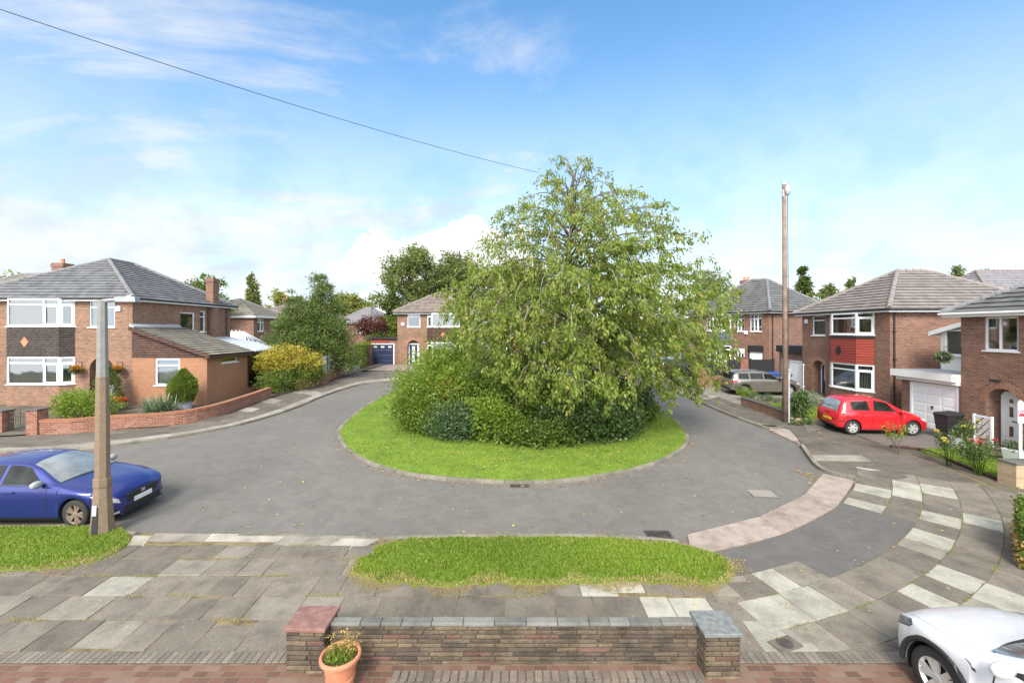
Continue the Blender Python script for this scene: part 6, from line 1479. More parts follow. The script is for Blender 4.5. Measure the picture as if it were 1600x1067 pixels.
M['stone'] = t.done(t.bsdf(col, .92, t.bump(t.noise(ob, 22, 5, .65), .8, .02)))
M['mortar'] = plain('old_mortar', (.085,.07,.055), .95, .3, 12, .3)
M['coping'] = slabmat('stone_coping', [(0, (.115,.112,.10)), (1, (.185,.18,.165))], .15)

def stones(mb, K, w_, z0_, h, rows, seed, red=.05):
    """coursed walling stones with rough faces, set in the plane y=0 facing -y"""
    r_ = random.Random(seed); mb.M = K; z = z0_; hh = h/rows
    for j in range(rows):
        x = -r_.uniform(0,.15) if j % 2 else 0.0
        while x < w_-.01:
            l = r_.choice((.22,.30,.36,.42,.5)); x0_, x1_ = max(0,x), min(w_, x+l-.007)
            if x1_-x0_ > .03:
                t = r_.uniform(.02,.84)**1.1 if r_.random() > red else r_.uniform(.9,1)
                pr = r_.uniform(.006,.016); zb, zt = z+.004, z+hh-.005; n = max(1, int((x1_-x0_)/.09))
                us = [0,.012/(x1_-x0_)*.9]+[i/n+r_.uniform(-.15,.15)/n for i in range(1,n)]+[1-.011/(x1_-x0_),1]; n = len(us)-1
                F = [[(x0_+(x1_-x0_)*us[i], -(.0 if (i in (0,n) or q in (0,3)) else pr*r_.uniform(.55,1.45)), (zb,zb+.011,zt-.011,zt)[q]) for i in range(n+1)] for q in range(4)]
                for q in range(3):
                    for i in range(n): mb.poly([F[q][i],F[q][i+1],F[q+1][i+1],F[q+1][i]], 0, t)
                mb.poly([(x0_,0,zb),(x0_,0,zt),(x0_,.03,zt),(x0_,.03,zb)],0,t); mb.poly([(x1_,0,zt),(x1_,0,zb),(x1_,.03,zb),(x1_,.03,zt)],0,t); mb.poly([(x0_,0,zt),(x1_,0,zt),(x1_,.03,zt),(x0_,.03,zt)],0,t)
            x += l
        z += hh
# ---- our own front wall
WY, Wz = 6.44, gz(6.44)+.05; wx0, wx1 = -2.66, 2.70; wh = .575
fw = thing('garden_wall', 'low coursed stone wall with grey coping along the bottom of the view', 'wall', (wx0, WY, Wz))
b = MB(); stones(b, T(0,0,0,0), wx1-wx0, 0, wh, 9, 3); stones(b, T(wx1-wx0,.11,0,PI), wx1-wx0, 0, wh, 9, 5)
b.build('stonework', M['stone'], fw)
b = MB(); b.box(0,.012,-.2,wx1-wx0,.098,wh-.003); b.build('core', M['mortar'], fw)
c = MB(); x = 0.0; rz = random.Random(4)
while x < wx1-wx0-.02:
    l = rz.choice((.44,.45,.46,.30)); e = min(x+l-.006, wx1-wx0); dz = rz.uniform(-.004,.004)
    c.box(x,-.022,wh+dz,e,.130,wh+.05+dz,0,rz.uniform(.1,1)); x += l
c.build('coping', M['coping'], fw, bevel=.012)
for (px, cp, lab, sd, xw) in ((None,'cap_red','squat stone pillar with a reddish cap at the left end of the stone wall',11,(-3.22,-2.66)),(None,'cap_grey','squat stone pillar with a grey cap at the right end of the stone wall',12,(2.70,3.20))):
    w_ = xw[1]-xw[0]-.03; yy = 6.28 if xw[0] < 0 else 6.17; pr = thing('stone_pillar', lab, 'pillar', (xw[0]+.015, yy, gz(yy)+.02), R(-1.2 if xw[0] < 0 else 1.0)); b = MB(); hh = .645
    stones(b, T(0,0,0,0), w_, -.05, hh+.05, 10, sd); stones(b, T(w_,0,0,PI/2), .46, -.05, hh+.05, 10, sd+1); stones(b, T(w_,.46,0,PI), w_, -.05, hh+.05, 10, sd+2); stones(b, T(0,.46,0,-PI/2), .46, -.05, hh+.05, 10, sd+3)
    b.build('stonework', M['stone'], pr); b = MB(); b.box(.012,.012,-.2,w_-.012,.448,hh-.003); b.build('core', M['mortar'], pr)
    c = MB(); c.box(-.035,-.035,hh,w_+.035,.495,hh+.055); c.build('cap', M[cp], pr, bevel=.01)
# ---- terracotta pot
pt = thing('terracotta_pot', 'terracotta pot with straggly plant in front of the stone wall', 'plant pot', (-2.33, 6.0, gz(6)+.09))
p = MB(); p.lathe([(.15,0),(.165,.02),(.185,.16),(.192,.165),(.192,.185),(.187,.19),(.225,.40),(.25,.405),(.268,.42),(.272,.455),(.262,.475),(.238,.475),(.225,.45),(.215,.36)], 36); p.build('pot', M['terracotta'], pt, smooth=False)
o = bpy.data.objects; p = MB(); p.lathe([(.0,.40),(.21,.40)], 24, close=False); p.build('soil', M['earth'], pt)
m = 620; a = rng.uniform(0,2*PI,m); r_ = .2*np.sqrt(rng.random(m)); P = np.c_[r_*np.cos(a), r_*np.sin(a), .40+rng.random(m)**2*.16]; leaves('foliage', P, rng.normal(size=(m,3))*.6+[0,0,.7], .05, .018, 'leaf_yellowgreen', pt, np.clip(rng.normal(.4,.2,m),0,1))
b = MB(); P = []
for k in range(16):
    a = random.uniform(0,6.28); e = random.uniform(.05,.16); tip = (math.cos(a)*e*1.3+.05, math.sin(a)*e*.6, .48+random.uniform(.02,.24)); b.tube([(math.cos(a)*e*.5,math.sin(a)*e*.5,.39), tip], [.004,.002], 4); P.append(np.array(tip)+rng.normal(0,.025,(16,3)))
b.build('dry_stems', M['litter'], pt); P = np.concatenate(P); leaves('dry_foliage', P, rng.normal(size=P.shape), .03, .012, 'litter', pt, rng.uniform(.4,1,len(P)))
# ---- street lamp
lx_, ly_ = G(160,836)
sl_o = thing('street_lamp', 'octagonal concrete street lamp on the left verge with a small grey lantern arm', 'street lamp', (lx_, ly_, gz(ly_)+.02))
t = NT('column_concrete'); ob = t.coord(); sp = t.new('SeparateXYZ'); t.link(ob, sp.inputs[0])
c_ = t.ramp(t.noise(ob, 8, 5, .7), [(.3, (.14,.09,.05)), (.7, (.19,.13,.08))]); c_ = t.mix(t.ramp(t.noise(ob, 60, 3), [(.4, 0.0), (.75, .55)]), c_, (.30,.27,.22)); M['column'] = t.done(t.bsdf(c_, .92, t.bump(t.noise(ob, 60, 4), .5, .008)))
M['column_pale'] = plain('column_pale', (.20,.20,.185), .9, .12, 9, .35, 60)
k_ = ly_/FPX
def ring(mb, z, w0, n=8): return [mb.pt((w0*math.cos(2*PI*(j+.5)/n), w0*math.sin(2*PI*(j+.5)/n), z)) for j in range(n)]
def stack(prof):
    b = MB(); rs = [ring(b, z, w_) for z, w_ in prof]
    for p, q in zip(rs, rs[1:]):
        for j in range(8): b.f.append([p[j],p[(j+1)%8],q[(j+1)%8],q[j]]); b.m.append(0); b.t.append(0)
    b.f.append(rs[-1]); b.m.append(0); b.t.append(0); return b
zt = lambda py: EYE-(py-515)*k_-gz(ly_)
stack([(-.2,.245),(.05,.238),(zt(772),.178),(zt(761),.166),(zt(760),.180),(zt(748),.178),(zt(747),.152),(zt(590),.128)]).build('column', M['column'], sl_o)
stack([(zt(590),.121),(zt(471),.092)]).build('upper_column', M['column_pale'], sl_o)
b = MB(); b.tube([(.02,0,zt(472)),(.2,0,zt(470.5)),(.45,0,zt(470))], [.05,.045,.04], 8); b.build('arm', M['metal'], sl_o)
b = MB(); b.hexa([(.36,-.10,zt(474)),(.84,-.09,zt(474)),(.84,.09,zt(474)),(.36,.10,zt(474))],[(.34,-.10,zt(466)),(.80,-.08,zt(465)),(.80,.08,zt(465)),(.34,.10,zt(466))]); la = b.build('lantern', M['metal'], sl_o, bevel=.02)
b = MB(); b.lathe([(.0,.055),(.04,.05),(.05,.0)], 12, c=(.62,0,zt(466.3))); b.build('photocell', M['upvc'], la)
b = MB(); b.hexa([(-.055,-.236,.10),(.088,-.236,.10),(.088,-.20,.10),(-.055,-.20,.10)],[(-.045,-.190,zt(790)),(.075,-.190,zt(790)),(.075,-.16,zt(790)),(-.045,-.16,zt(790))]); db = b.build('access_door', M['black'], sl_o, bevel=.006); b = MB(); b.hexa([(-.035,-.2215,.52),(.055,-.2215,.52),(.055,-.214,.52),(-.035,-.214,.52)],[(-.035,-.2105,.74),(.055,-.2105,.74),(.055,-.203,.74),(-.035,-.203,.74)]); b.build('sticker', M['plate_white'], db)
# ---- telegraph pole
px_, py_ = G(1227,662)
tp_ = thing('telegraph_pole', 'tall wooden telegraph pole at the kerb by the bronze estate car', 'telegraph pole', (px_, py_, gz(py_)+.02)); hp = EYE-(283-515)/FPX*py_-gz(py_)
M['pole'] = plain('weathered_pole', (.20,.138,.105), .9, .35, 3, .4, 30)
b = MB(); b.tube([(0,0,-.2),(-.02,0,hp*.5),(-.06,0,hp*.985)], [.125,.10,.085], 14); b.build('pole', M['pole'], tp_, smooth=True)
b = MB(); b.lathe([(.085,0),(.095,.02),(.08,.14),(.02,.17)], 12, c=(-.06,0,hp*.985-.03)); b.build('pole_cap', M['lead'], tp_)
b = MB(); b.lathe([(.04,0),(.10,.06),(.125,.25),(.10,.42),(.04,.5)], 12, c=(.05,-.10,hp-.72)); b.build('joint_box', M['lead'], tp_, smooth=True)
b = MB(); b.box(-.20,-.12,hp-.80,-.12,-.04,hp-.45); b.build('terminal_box', M['metal'], tp_, bevel=.02)
b = MB(); b.tube([(.13,-.06,-.05),(.13,-.06,2.5)], .045, 8); b.box(.07,-.11,2.45,.18,.0,2.55); b.build('cable_guard', M['lead'], tp_)
b = MB(); b.tube([(.10,-.10,2.5),(.03,-.12,hp-.75)], .014, 6)
for z in (3.2, 4.4, 5.6, 6.8): b.box(-.15,-.02,z,.15,.02,z+.03)
b.build('cable', M['black'], tp_)
b = MB(); A, Z_ = Vector(at(-30,5,9.0)), Vector(at(842,270,TY-.2)); n = 24
b.tube([A.lerp(Z_, k/n)+Vector((0,0,-.22*4*(k/n)*(1-k/n))) for k in range(n+1)], .009, 5); tag(b.build('overhead_cable', M['black']), 'thin black overhead cable crossing the sky towards the cherry top', 'cable')
# ---- corner house boundary
lw_ = spline(Gs((55,682),(110,681),(168,675),(270,668),(335,655),(388,637),(424,623)), 5)
brick_wall('garden_wall', 'curved low red brick garden wall in front of the corner house', 'wall', lw_, .23, .52, 'brick_wall', 'brick_copin', .06, .11)
x, y = G(54,682); pillar('gate_pillar', 'red brick gate pillar with a dark cap at the end of the curved wall', 'pillar', x-.05, y+.15, .46, .46, 1.05, 'brick_wall', 'cap_dark')
x2, y2 = G(-3,680); pillar('gate_pillar', 'red brick gate pillar cut by the left edge of the view', 'pillar', x2+.02, y2+.15, .46, .46, .95, 'brick_wall', 'cap_dark')
gt = thing('iron_gate', 'dark wrought iron gate with scrolls between the brick pillars', 'gate', (x2+.28, y2+.12, gz(y2)+.06)); gw = x-x2-.58
b = MB(); n = 11
for k in range(n+1): b.tube([(gw*k/n,0,.05),(gw*k/n,0,.88 if k not in (0,n,n//2) else .95)], .009 if k not in (0,n,n//2) else .016, 5)
for z in (.07,.48,.86): b.box(0,-.008,z,gw,.008,z+.025)
b.build('bars', M['iron'], gt); b = MB()
for k in range(4):
    cx_ = gw*(k+.5)/4; b.tube([(cx_+.09*math.cos(u)*(1-u/14), -.012, .66+.09*math.sin(u)*(1-u/14)) for u in np.linspace(0,9,22)], .007, 4)
b.build('scrolls', M['iron'], gt)
x, y = G(156,646); b = MB(); b.box(-.28,-.05,0,.28,.04,1.25); b.box(-.24,-.065,.06,.24,-.05,1.19); tag(b.build('door_panel', M['lead'], None, bevel=.02, loc=(x+.02, 22.9, gz(22.9)+.13)), 'pale blue-grey upright panel leaning by the dark arched door', 'panel').rotation_euler = (R(-5),0,0)
x = (176-800)/FPX*22.7; ft = thing('flower_trough', 'grey trough of red and orange flowers by the dark arched door', 'flower trough', (x+.05, 22.7, gz(22.7)+.13)); b = MB(); b.hexa([(-.42,-.17,0),(.42,-.17,0),(.42,.17,0),(-.42,.17,0)],[(-.52,-.22,.40),(.52,-.22,.40),(.52,.22,.40),(-.52,.22,.40)]); b.build('trough', M['metal'], ft, bevel=.02)
m = 1100; P = np.c_[rng.uniform(-.55,.55,m), rng.uniform(-.24,.24,m), .42+rng.random(m)*.2]; leaves('flowers', P, rng.normal(size=(m,3))+[0,0,.6], .08, .07, 'petal', ft, np.clip(np.where(P[:,0] > .1, rng.normal(.1,.12,m), rng.normal(.5,.25,m)),0,1)); P = P[:400]*[1,1,.9]; leaves('foliage', P, rng.normal(size=P.shape), .07, .03, 'leaf_mid', ft, rng.random(len(P)))
def basket(label, loc, wallv, group=None, dark=False, mat='petal'):
    r = thing('hanging_basket', label, 'hanging basket', loc, 0, group); b = MB(); b.lathe([(.0,-.24),(.10,-.21),(.19,-.12),(.23,0),(.20,0)], 16, close=False); b.build('basket', M['black'] if dark else M['wood_dark'], r)
    m = 420; d = unit(rng.normal(size=(m,3))); d[:,2] = abs(d[:,2]); P = d*[.24,.24,.20]*rng.uniform(.5,1,(m,1)); leaves('flowers', P, d+rng.normal(0,.4,(m,3)), .07, .055, mat, r, np.clip(rng.normal(.6 if mat == 'petal' else .5,.2,m),0,1)); m = 260; d = unit(rng.normal(size=(m,3))); leaves('foliage', d*[.25,.25,.2]-[0,0,.03], d, .08, .03, 'leaf_mid', r, rng.random(m))
    b = MB(); b.tube([(.15,0,0),(0,0,.34),(-.15,0,0)], .006, 4); v = Vector(wallv); b.tube([Vector((0,0,.34)), Vector((0,0,.42)), v+Vector((0,0,.40)), v+Vector((0,0,.1))], .012, 5); b.build('bracket', M['black'], r); return r
bx1 = at(118.5,577,23.85); basket('basket of orange flowers hanging left of the dark arched door', bx1, (0,.33,0)); bx2 = at(183,577,23.85); basket('basket of orange flowers hanging right of the dark arched door', bx2, (0,.33,0))
# ---- brick wall with lattice beyond the autumn shrub
lf = spline(Gs((470,612),(505,602),(522,594),(538,587)), 4)
brick_wall('garden_wall', 'orange brick wall topped by grey lattice running to the far house', 'wall', lf, .22, .62, 'brick_wall', 'brick_copin', .06, .09)
fn = thing('lattice_fence', 'grey trellis fence panel standing on the brick wall by the pines', 'fence', (0,0,0)); P = resample(offset(np.array(resample(lf,9)), .11), 9); b = MB()
for i in range(3,8):
    for j in range(8):
        z = .80+j*.16; a, c = P[i], P[i+1]; b.bar((a[0],a[1],gz(a[1])+z),(c[0],c[1],gz(c[1])+z),.03,.045)
    for t_ in np.linspace(0,1,5): q = P[i]*(1-t_)+P[i+1]*t_; b.box(q[0]-.02,q[1]-.03,gz(q[1])+.78,q[0]+.02,q[1]+.03,gz(q[1])+1.98)
b.build('trellis', M['lead'], fn); q = P[8]; b = MB(); b.box(q[0]-.1,q[1]-.1,gz(q[1])+0,q[0]+.1,q[1]+.1,gz(q[1])+2.15); b.build('post', M['brick_wall'], fn)
tf = thing('timber_fence', 'brown slatted timber fence left of the lime hedge columns', 'fence', (-15.6, 41.6, gz(41.6))); b = MB()
for j in range(11): b.box(0,-.02,.2+j*.17,2.4,.02,.34+j*.17)
b.build('slats', M['wood_dark'], tf)
for x in (0.,1.2,2.4): b = MB(); b.box(x-.06,.02,-.1,x+.06,.14,2.15); b.build('post', M['wood_dark'], tf)
brick_wall('planter_wall', 'low grey planter wall running back beside the pale forecourt', 'wall', [(-14.6,38.9),(-14.0,39.2),(-13.9,42.5)], .3, .5, 'brick_buff', None, .05)
# ---- right side boundaries
lw2 = spline(Gs((1158,635),(1190,646),(1222,658.5)), 5); brick_wall('garden_wall', 'low reddish brick wall beside the pavement at the telegraph pole', 'wall', lw2, .22, .40, 'brick_red', 'cap_dark', .06, .05)
lw3 = [G(1236,661), G(1262,663), G(1288,664)]; brick_wall('garden_wall', 'crumbling low stone edging between the small lawn and the red car', 'wall', lw3, .2, .16, 'brick_buff', None, .06)
x, y = G(1095,607); pillar('brick_pier', 'red brick pier at the corner of the drive beyond the estate car', 'pillar', x+.1, y+.3, .62, .62, 1.42, 'brick_wall', 'cap_dark')
brick_wall('garden_wall', 'red brick wall under the black fence panels behind the estate car', 'wall', [(x+.4,y+.1),(x+2.6,y+.15),(x+4.9,y+.0)], .22, .78, 'brick_wall', None, .06)
bf = thing('panel_fence', 'black panel fence between house fronts, behind the estate car', 'fence', (x+.4, y+.25, gz(y)+.0)); b = MB()
for k in range(3): b = MB(); b.box(k*1.55+.06,-.02,.86,k*1.55+1.49,.02,1.78 if k == 0 else 1.95); b.build('panel', M['black'], bf)
for k in range(4): b = MB(); b.box(k*1.55-.06,-.05,.2,k*1.55+.06,.05,2.02); b.build('post', M['black'], bf)
pillar('brick_pier', 'speckled brick pier standing between the black fence panels', 'pillar', (1160.5-800)/FPX*30.2, 30.2, .5, .5, 2.0, 'brick_wall', 'cap_dark')
x, y = 10.55, 9.9
xq, yq = G(1572,772); pillar('gate_pier', 'buff stone pier with a flat cap at the right edge beside the roses', 'pillar', xq+1.02, yq+.45, 1.0, .5, .72, 'brick_buff', 'coping', .03, .05)
brick_wall('garden_wall', 'low buff wall beside the front path at the right edge', 'wall', [G(1530,712),(18.2,13.4)], .2, .25, 'brick_buff', 'coping', .06, .05)
# ---- bins
def bin_(label, x, y, rot, body, lid):
    r = thing('wheelie_bin', label, 'wheelie bin', (x, y, gz(y)+.09), rot); b = MB(); b.hexa([(-.22,-.27,.05),(.22,-.27,.05),(.22,.2,.05),(-.22,.2,.05)],[(-.29,-.36,.98),(.29,-.36,.98),(.29,.33,.98),(-.29,.33,.98)]); b.box(-.3,-.37,.92,.3,.34,.975); b.build('body', body, r, bevel=.02)
    b = MB(); b.hexa([(-.31,-.41,.985),(.31,-.41,.985),(.31,.37,.985),(-.31,.37,.985)],[(-.26,-.33,1.06),(.26,-.33,1.06),(.26,.33,1.09),(-.26,.33,1.09)]); b.build('lid', lid, r, bevel=.015); b = MB(); b.tube([(-.24,.42,.96),(.24,.42,.96)], .022, 8); b.build('handle', body, r)
    for s_ in (-1,1): b = MB(); b.lathe([(.0,-.03),(.10,-.03),(.10,.03),(.0,.03)], 14, axis='y'); o_ = b.build('wheel', M['tyre'], r); o_.rotation_euler = (0,0,PI/2); o_.location = (s_*.24,.25,.10)
    return r
M['bin_blue'] = plain('bin_blue', (.018,.07,.30), .45, .1, 6)
bin_('black wheelie bin in front of the white garage door', 17.55, 17.75, -PI/2+.1, M['black'], M['black'])
bin_('blue wheelie bin behind the bonnet of the estate car', (1208-800)/FPX*29.6, 29.6, -.2, M['bin_blue'], M['bin_blue'])
# ---- planters and white trellis by the arched porch
wt = thing('trellis_screen', 'white painted flower-patterned screen beside the arched porch at the right', 'screen', (17.85, 17.05, gz(17)+.09), -PI/2); b = MB()
for x in (0,.62): b.box(x-.035,-.035,0,x+.035,.035,1.18)
b.box(0,-.02,1.1,.62,.02,1.16); b.box(0,-.02,.1,.62,.02,.16)
for i in range(9):
    for j in range(13):
        if (i*7+j*5) % 4: b.lathe([(.0,-.012),(.030,-.012),(.030,.012),(.0,.012)], 6, c=(.05+i*.065,0,.2+j*.072), axis='y')
b.build('screen', M['upvc'], wt)
pb_ = thing('plant_pot', 'white bowl planter below the white screen at the right', 'plant pot', (17.2, 16.95, gz(17)+.09)); b = MB(); b.lathe([(.12,0),(.2,.03),(.30,.26),(.32,.30),(.27,.30)], 18); b.build('bowl', M['upvc'], pb_); m = 200; P = rng.normal(0,.12,(m,3))*[1,1,.5]+[0,0,.36]; leaves('foliage', P, rng.normal(size=(m,3))+[0,0,.4], .09, .05, 'leaf_mid', pb_, rng.random(m))
wp = thing('plant_pot', 'white square planter under the sale board', 'plant pot', (16.9, 14.75, gz(15)+.09)); b = MB(); b.hexa([(-.22,-.22,0),(.22,-.22,0),(.22,.22,0),(-.22,.22,0)],[(-.28,-.28,.5),(.28,-.28,.5),(.28,.28,.5),(-.28,.28,.5)]); b.build('box', M['upvc'], wp, bevel=.015); m = 300; P = rng.normal(0,.16,(m,3))*[1,1,.5]+[0,0,.58]; leaves('foliage', P, rng.normal(size=(m,3))+[0,0,.4], .1, .05, 'leaf_dark', wp, rng.random(m))
hb3 = at(1495,561,18.3); basket('dark round basket hanging from a bracket above the white garage', (17.85, 18.25, hb3[2]+.1), (.5,-.22,0), None, True, 'leaf_spiky')
# ---- estate agent's board
def text(body, size, loc, mat, par, name='lettering', ext=.004, rot=(PI/2,0,0)):
    cu = bpy.data.curves.new(name, 'FONT'); cu.body = body; cu.size = size; cu.extrude = ext; cu.align_x = 'LEFT'
    o_ = bpy.data.objects.new(name, cu); me = None; C.objects.link(o_); dg = bpy.context.evaluated_depsgraph_get(); me = bpy.data.meshes.new_from_object(o_.evaluated_get(dg)); bpy.data.objects.remove(o_)
    me.materials.append(mat); q = bpy.data.objects.new(name, me); C.objects.link(q); q.parent = par; q.location = loc; q.rotation_euler = rot; return q
M['sign_red'] = plain('sign_crimson', (.55,.02,.06), .4, .05, 4)
sy = 14.2; sx, _, sz = at(1590,644,sy); sg = thing('sale_board', 'white estate agent board on a post with a crimson band reading Joh', 'sign', (sx, sy, gz(sy)+.05), R(-20))
zb = EYE-(660.5-515)/FPX*sy-gz(sy)-.05; zt_ = EYE-(628-515)/FPX*sy-gz(sy)-.05; bw_ = .95
b = MB(); b.box(0,-.012,zb,bw_,.012,zt_); pn = b.build('board', M['plate_white'], sg); b = MB(); z1_ = zb+(zt_-zb)*.32; z2_ = zb+(zt_-zb)*.62; b.box(0.012,-.016,z1_,bw_,-.0125,z2_); b.build('band', M['sign_red'], pn)
text('Joh', .155, (.022,-.017,z1_+.10), M['upvc'], pn); text('F', .10, (.12,-.013,z2_+.10), M['metal'], pn)
b = MB(); b.box(.05,.014,-.2,.12,.07,zt_+.05); b.build('post', M['upvc'], sg)
# ---- ironwork in the road
M['grate'] = M['iron']
def gully(label, cx_, cy_, w_, d_, rot, dz, bars):
    r = thing('drain_grate', label, 'drain grate', (cx_, cy_, gz(cy_)+dz), 0, None); r.rotation_euler = (math.atan(SLOPE), 0, rot)
    b = MB(); e = .035
    b.box(-w_/2,-d_/2,0,w_/2,-d_/2+e,.014); b.box(-w_/2,d_/2-e,0,w_/2,d_/2,.014); b.box(-w_/2,-d_/2+e,0,-w_/2+e,d_/2-e,.014); b.box(w_/2-e,-d_/2+e,0,w_/2,d_/2-e,.014); b.build('frame', M['iron'], r)
    b = MB(); g_ = (w_-2*e)/bars
    for k in range(bars): b.box(-w_/2+e+g_*(k+.62),-d_/2+e,0,-w_/2+e+g_*(k+1),d_/2-e,.012)
    b.build('bars', M['iron'], r); b = MB(); b.box(-w_/2+.01,-d_/2+.01,.001,w_/2-.01,d_/2-.01,.0025); b.build('gully', M['black'], r); return r
x, y = 3.42, 10.30; gully('iron drain grate in the road at the right tip of the middle verge', x, y, .60, .36, 0, .004, 9)
x, y = G(812,759.5); gully('iron drain grate against the near kerb of the island', x, y, .58, .22, 0, .004, 9)
t = NT('manhole'); ob = t.coord(); ch_ = t.new('TexChecker'); t.link(ob, ch_.inputs['Vector']); ch_.inputs['Scale'].default_value = 26
M['manhole'] = t.done(t.bsdf(t.mix(t.noise(ob, 6, 4), (.20,.17,.15), (.30,.27,.245)), .8, t.bump(ch_.outputs['Fac'], .6, .01)))
x, y = G(1191,771); mh = thing('manhole_cover', 'square pale metal manhole cover in the road near the right bend', 'manhole cover', (x, y, gz(y)+.004), R(0)); mh.rotation_euler = (math.atan(SLOPE),0,R(-8)); b = MB(); b.box(-.36,-.28,0,.36,.28,.006); b.build('frame', M['kerb'], mh); b = MB(); b.box(-.32,-.24,.0065,.32,.24,.010); b.build('lid', M['manhole'], mh)
x, y = G(1227,1014); wc = thing('stop_cock_cover', 'small oval iron water cover set in a pale slab at the bottom right', 'cover', (x, y, gz(y)+.085), R(20)); b = MB(); b.box(-.22,-.13,-.01,.22,.13,.006); b.build('surround', M['kerb'], wc); b = MB(); b.lathe([(.0,.007),(.115,.007),(.115,.016),(.10,.018),(.0,.018)], 24); 
for k in range(-3,4): b.box(-.08,k*.026-.005,.018,.08,k*.026+.005,.022)
b.build('lid', M['iron'], wc)
x, y = G(1510,948)
# ---------------------------------------------------------------- sky, sun, camera
SUN_EL, SUN_AZ = 40.0, 192.0                   # azimuth clockwise from +Y
w = bpy.data.worlds.new('World'); S.world = w; w.use_nodes = True
nt = w.node_tree; nt.nodes.clear(); nn = nt.nodes.new; lk_ = nt.links.new
out = nn('ShaderNodeOutputWorld'); bg = nn('ShaderNodeBackground'); bgc = nn('ShaderNodeBackground'); mixs = nn('ShaderNodeMixShader')
sky = nn('ShaderNodeTexSky'); sky.sky_type = 'NISHITA'; sky.sun_disc = False
sky.sun_elevation = R(SUN_EL); sky.sun_rotation = R(SUN_AZ); sky.air_density = 1.0; sky.dust_density = .6; sky.ozone_density = 2.5
bg.inputs['Strength'].default_value = .105
tc = nn('ShaderNodeTexCoord')
def math_(op, a, b=None, clamp=False):
    m = nn('ShaderNodeMath'); m.operation = op; m.use_clamp = clamp
    for i, v in enumerate((a, b)):
        if v is None: continue
        if isinstance(v, bpy.types.NodeSocket): lk_(v, m.inputs[i])
        else: m.inputs[i].default_value = v
    return m.outputs[0]
def vec(op, a, b):
    m = nn('ShaderNodeVectorMath'); m.operation = op; lk_(a, m.inputs[0])
    if isinstance(b, bpy.types.NodeSocket): lk_(b, m.inputs[1])
    elif op == 'SCALE': m.inputs[3].default_value = b
    else: m.inputs[1].default_value = b
    return m
sep = nn('ShaderNodeSeparateXYZ'); lk_(tc.outputs['Generated'], sep.inputs[0])
X, Yd, Z = sep.outputs
den = math_('ADD', math_('MAXIMUM', Z, 0.0), .16)
comb = nn('ShaderNodeCombineXYZ'); lk_(math_('DIVIDE', X, den), comb.inputs[0]); lk_(math_('DIVIDE', Yd, den), comb.inputs[1])
def noise(v, s, d, r=.55, di=0.0):
    n = nn('ShaderNodeTexNoise'); lk_(v, n.inputs['Vector']); n.inputs['Scale'].default_value = s; n.inputs['Detail'].default_value = d; n.inputs['Roughness'].default_value = r; n.inputs['Distortion'].default_value = di
    return n.outputs['Fac']
def ramp(f, a, b):
    m = nn('ShaderNodeMapRange'); m.interpolation_type = 'SMOOTHSTEP'; lk_(f, m.inputs[0]); m.inputs[1].default_value = a; m.inputs[2].default_value = b; return m.outputs[0]
stretch = vec('MULTIPLY', comb.outputs[0], (.55, 1.0, 1.0)).outputs[0]
wisp = noise(vec('ADD', stretch, (3.1, 1.7, 0)).outputs[0], 1.15, 9, .64, .7)
left = ramp(math_('DIVIDE', X, math_('MAXIMUM', Yd, .05)), .35, -.95)       # more cloud towards the left of the close
low = ramp(Z, .50, .04)
amt = math_('ADD', math_('MULTIPLY', left, .20), math_('MULTIPLY', low, .12))
amt = math_('ADD', amt, math_('ADD', math_('MULTIPLY', ramp(Yd, .15, -.35), .34), math_('MULTIPLY', ramp(Z, .62, .88), .30)))   # extra unseen cloud added overhead and behind to make the ambient light neutral
c1 = ramp(math_('ADD', wisp, amt), .53, .84)
cum = noise(vec('MULTIPLY', tc.outputs['Generated'], (5.0, 5.0, 8.0)).outputs[0], .95, 10, .6, .25)
band = math_('MULTIPLY', ramp(Z, .36, .22), ramp(Z, -.02, .06))
yy = math_('MAXIMUM', Yd, .05); dx = math_('DIVIDE', math_('ADD', math_('DIVIDE', X, yy), .16), .30); dz_ = math_('DIVIDE', math_('ADD', math_('DIVIDE', Z, yy), -.155), .125)
mid = math_('MULTIPLY', math_('SUBTRACT', 1.0, math_('ADD', math_('MULTIPLY', dx, dx), math_('MULTIPLY', dz_, dz_)), True), ramp(Yd, .0, .3))   # one cumulus bank low beyond the far house
c2 = ramp(math_('ADD', cum, math_('MULTIPLY', mid, .34)), .60, .68)
c2 = math_('MULTIPLY', c2, ramp(mid, .0, .12))
c3 = math_('MULTIPLY', ramp(Z, .60, .0), .80)                              # pale veil low in the sky
cl = math_('MAXIMUM', math_('MAXIMUM', math_('MULTIPLY', c1, .92), c2), c3)
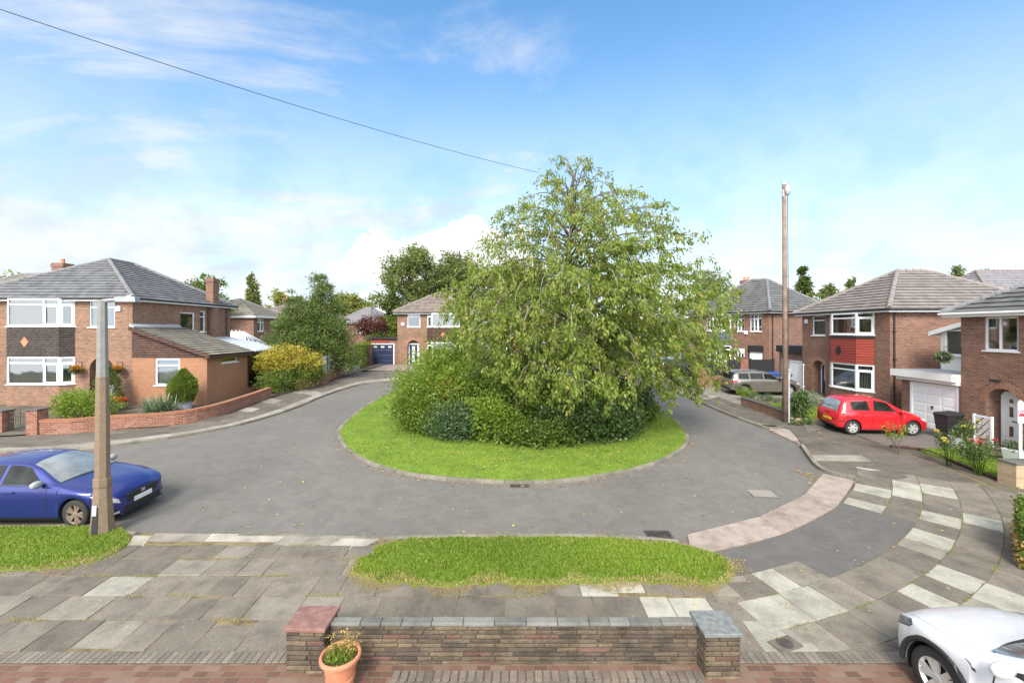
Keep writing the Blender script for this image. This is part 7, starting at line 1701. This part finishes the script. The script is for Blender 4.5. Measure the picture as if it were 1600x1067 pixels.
hs = nn('ShaderNodeHueSaturation'); lk_(sky.outputs[0], hs.inputs['Color']); hs.inputs['Saturation'].default_value = 1.15; hs.inputs['Value'].default_value = 1.12; hs.inputs['Hue'].default_value = .493
lk_(hs.outputs[0], bg.inputs['Color'])
sh = noise(vec('MULTIPLY', tc.outputs['Generated'], (7.0, 7.0, 10.0)).outputs[0], 1.0, 6)
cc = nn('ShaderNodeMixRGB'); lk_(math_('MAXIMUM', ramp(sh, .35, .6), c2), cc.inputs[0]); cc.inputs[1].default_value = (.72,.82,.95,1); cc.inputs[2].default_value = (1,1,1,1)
lk_(cc.outputs[0], bgc.inputs['Color']); lk_(math_('ADD', math_('ADD', .385, math_('MULTIPLY', c2, .06)), math_('MULTIPLY', ramp(Yd, .1, -.5), .75)), bgc.inputs['Strength'])   # unseen clouds behind the camera brightened, added as soft frontal fill
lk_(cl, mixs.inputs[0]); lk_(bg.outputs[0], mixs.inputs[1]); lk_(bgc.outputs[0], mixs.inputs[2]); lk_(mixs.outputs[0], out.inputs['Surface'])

sl_ = bpy.data.lights.new('sun', 'SUN'); sl_.energy = 2.15; sl_.angle = R(22); sl_.color = (1, .93, .82)
so = bpy.data.objects.new('sun', sl_); C.objects.link(so)
d = Vector((math.sin(R(SUN_AZ))*math.cos(R(SUN_EL)), math.cos(R(SUN_AZ))*math.cos(R(SUN_EL)), math.sin(R(SUN_EL))))
so.rotation_euler = d.to_track_quat('Z', 'Y').to_euler(); so.location = (0, -5, 40)

cd = bpy.data.cameras.new('camera'); cd.sensor_width = 36; cd.lens = FPX/1600*36; cd.shift_y = -18.5/1600; cd.clip_start = .1; cd.clip_end = 3000
co = bpy.data.objects.new('camera', cd); C.objects.link(co); co.location = (0, 0, EYE); co.rotation_euler = (PI/2, 0, 0); S.camera = co
S.view_settings.view_transform = 'Standard'; S.view_settings.look = 'None'; S.view_settings.exposure = 1.38; S.view_settings.gamma = 1.0
S.cycles.max_bounces = 6; S.cycles.transparent_max_bounces = 12; S.cycles.diffuse_bounces = 3; S.cycles.glossy_bounces = 3
S.cycles.use_denoising = True; S.cycles.caustics_reflective = False; S.cycles.caustics_refractive = False
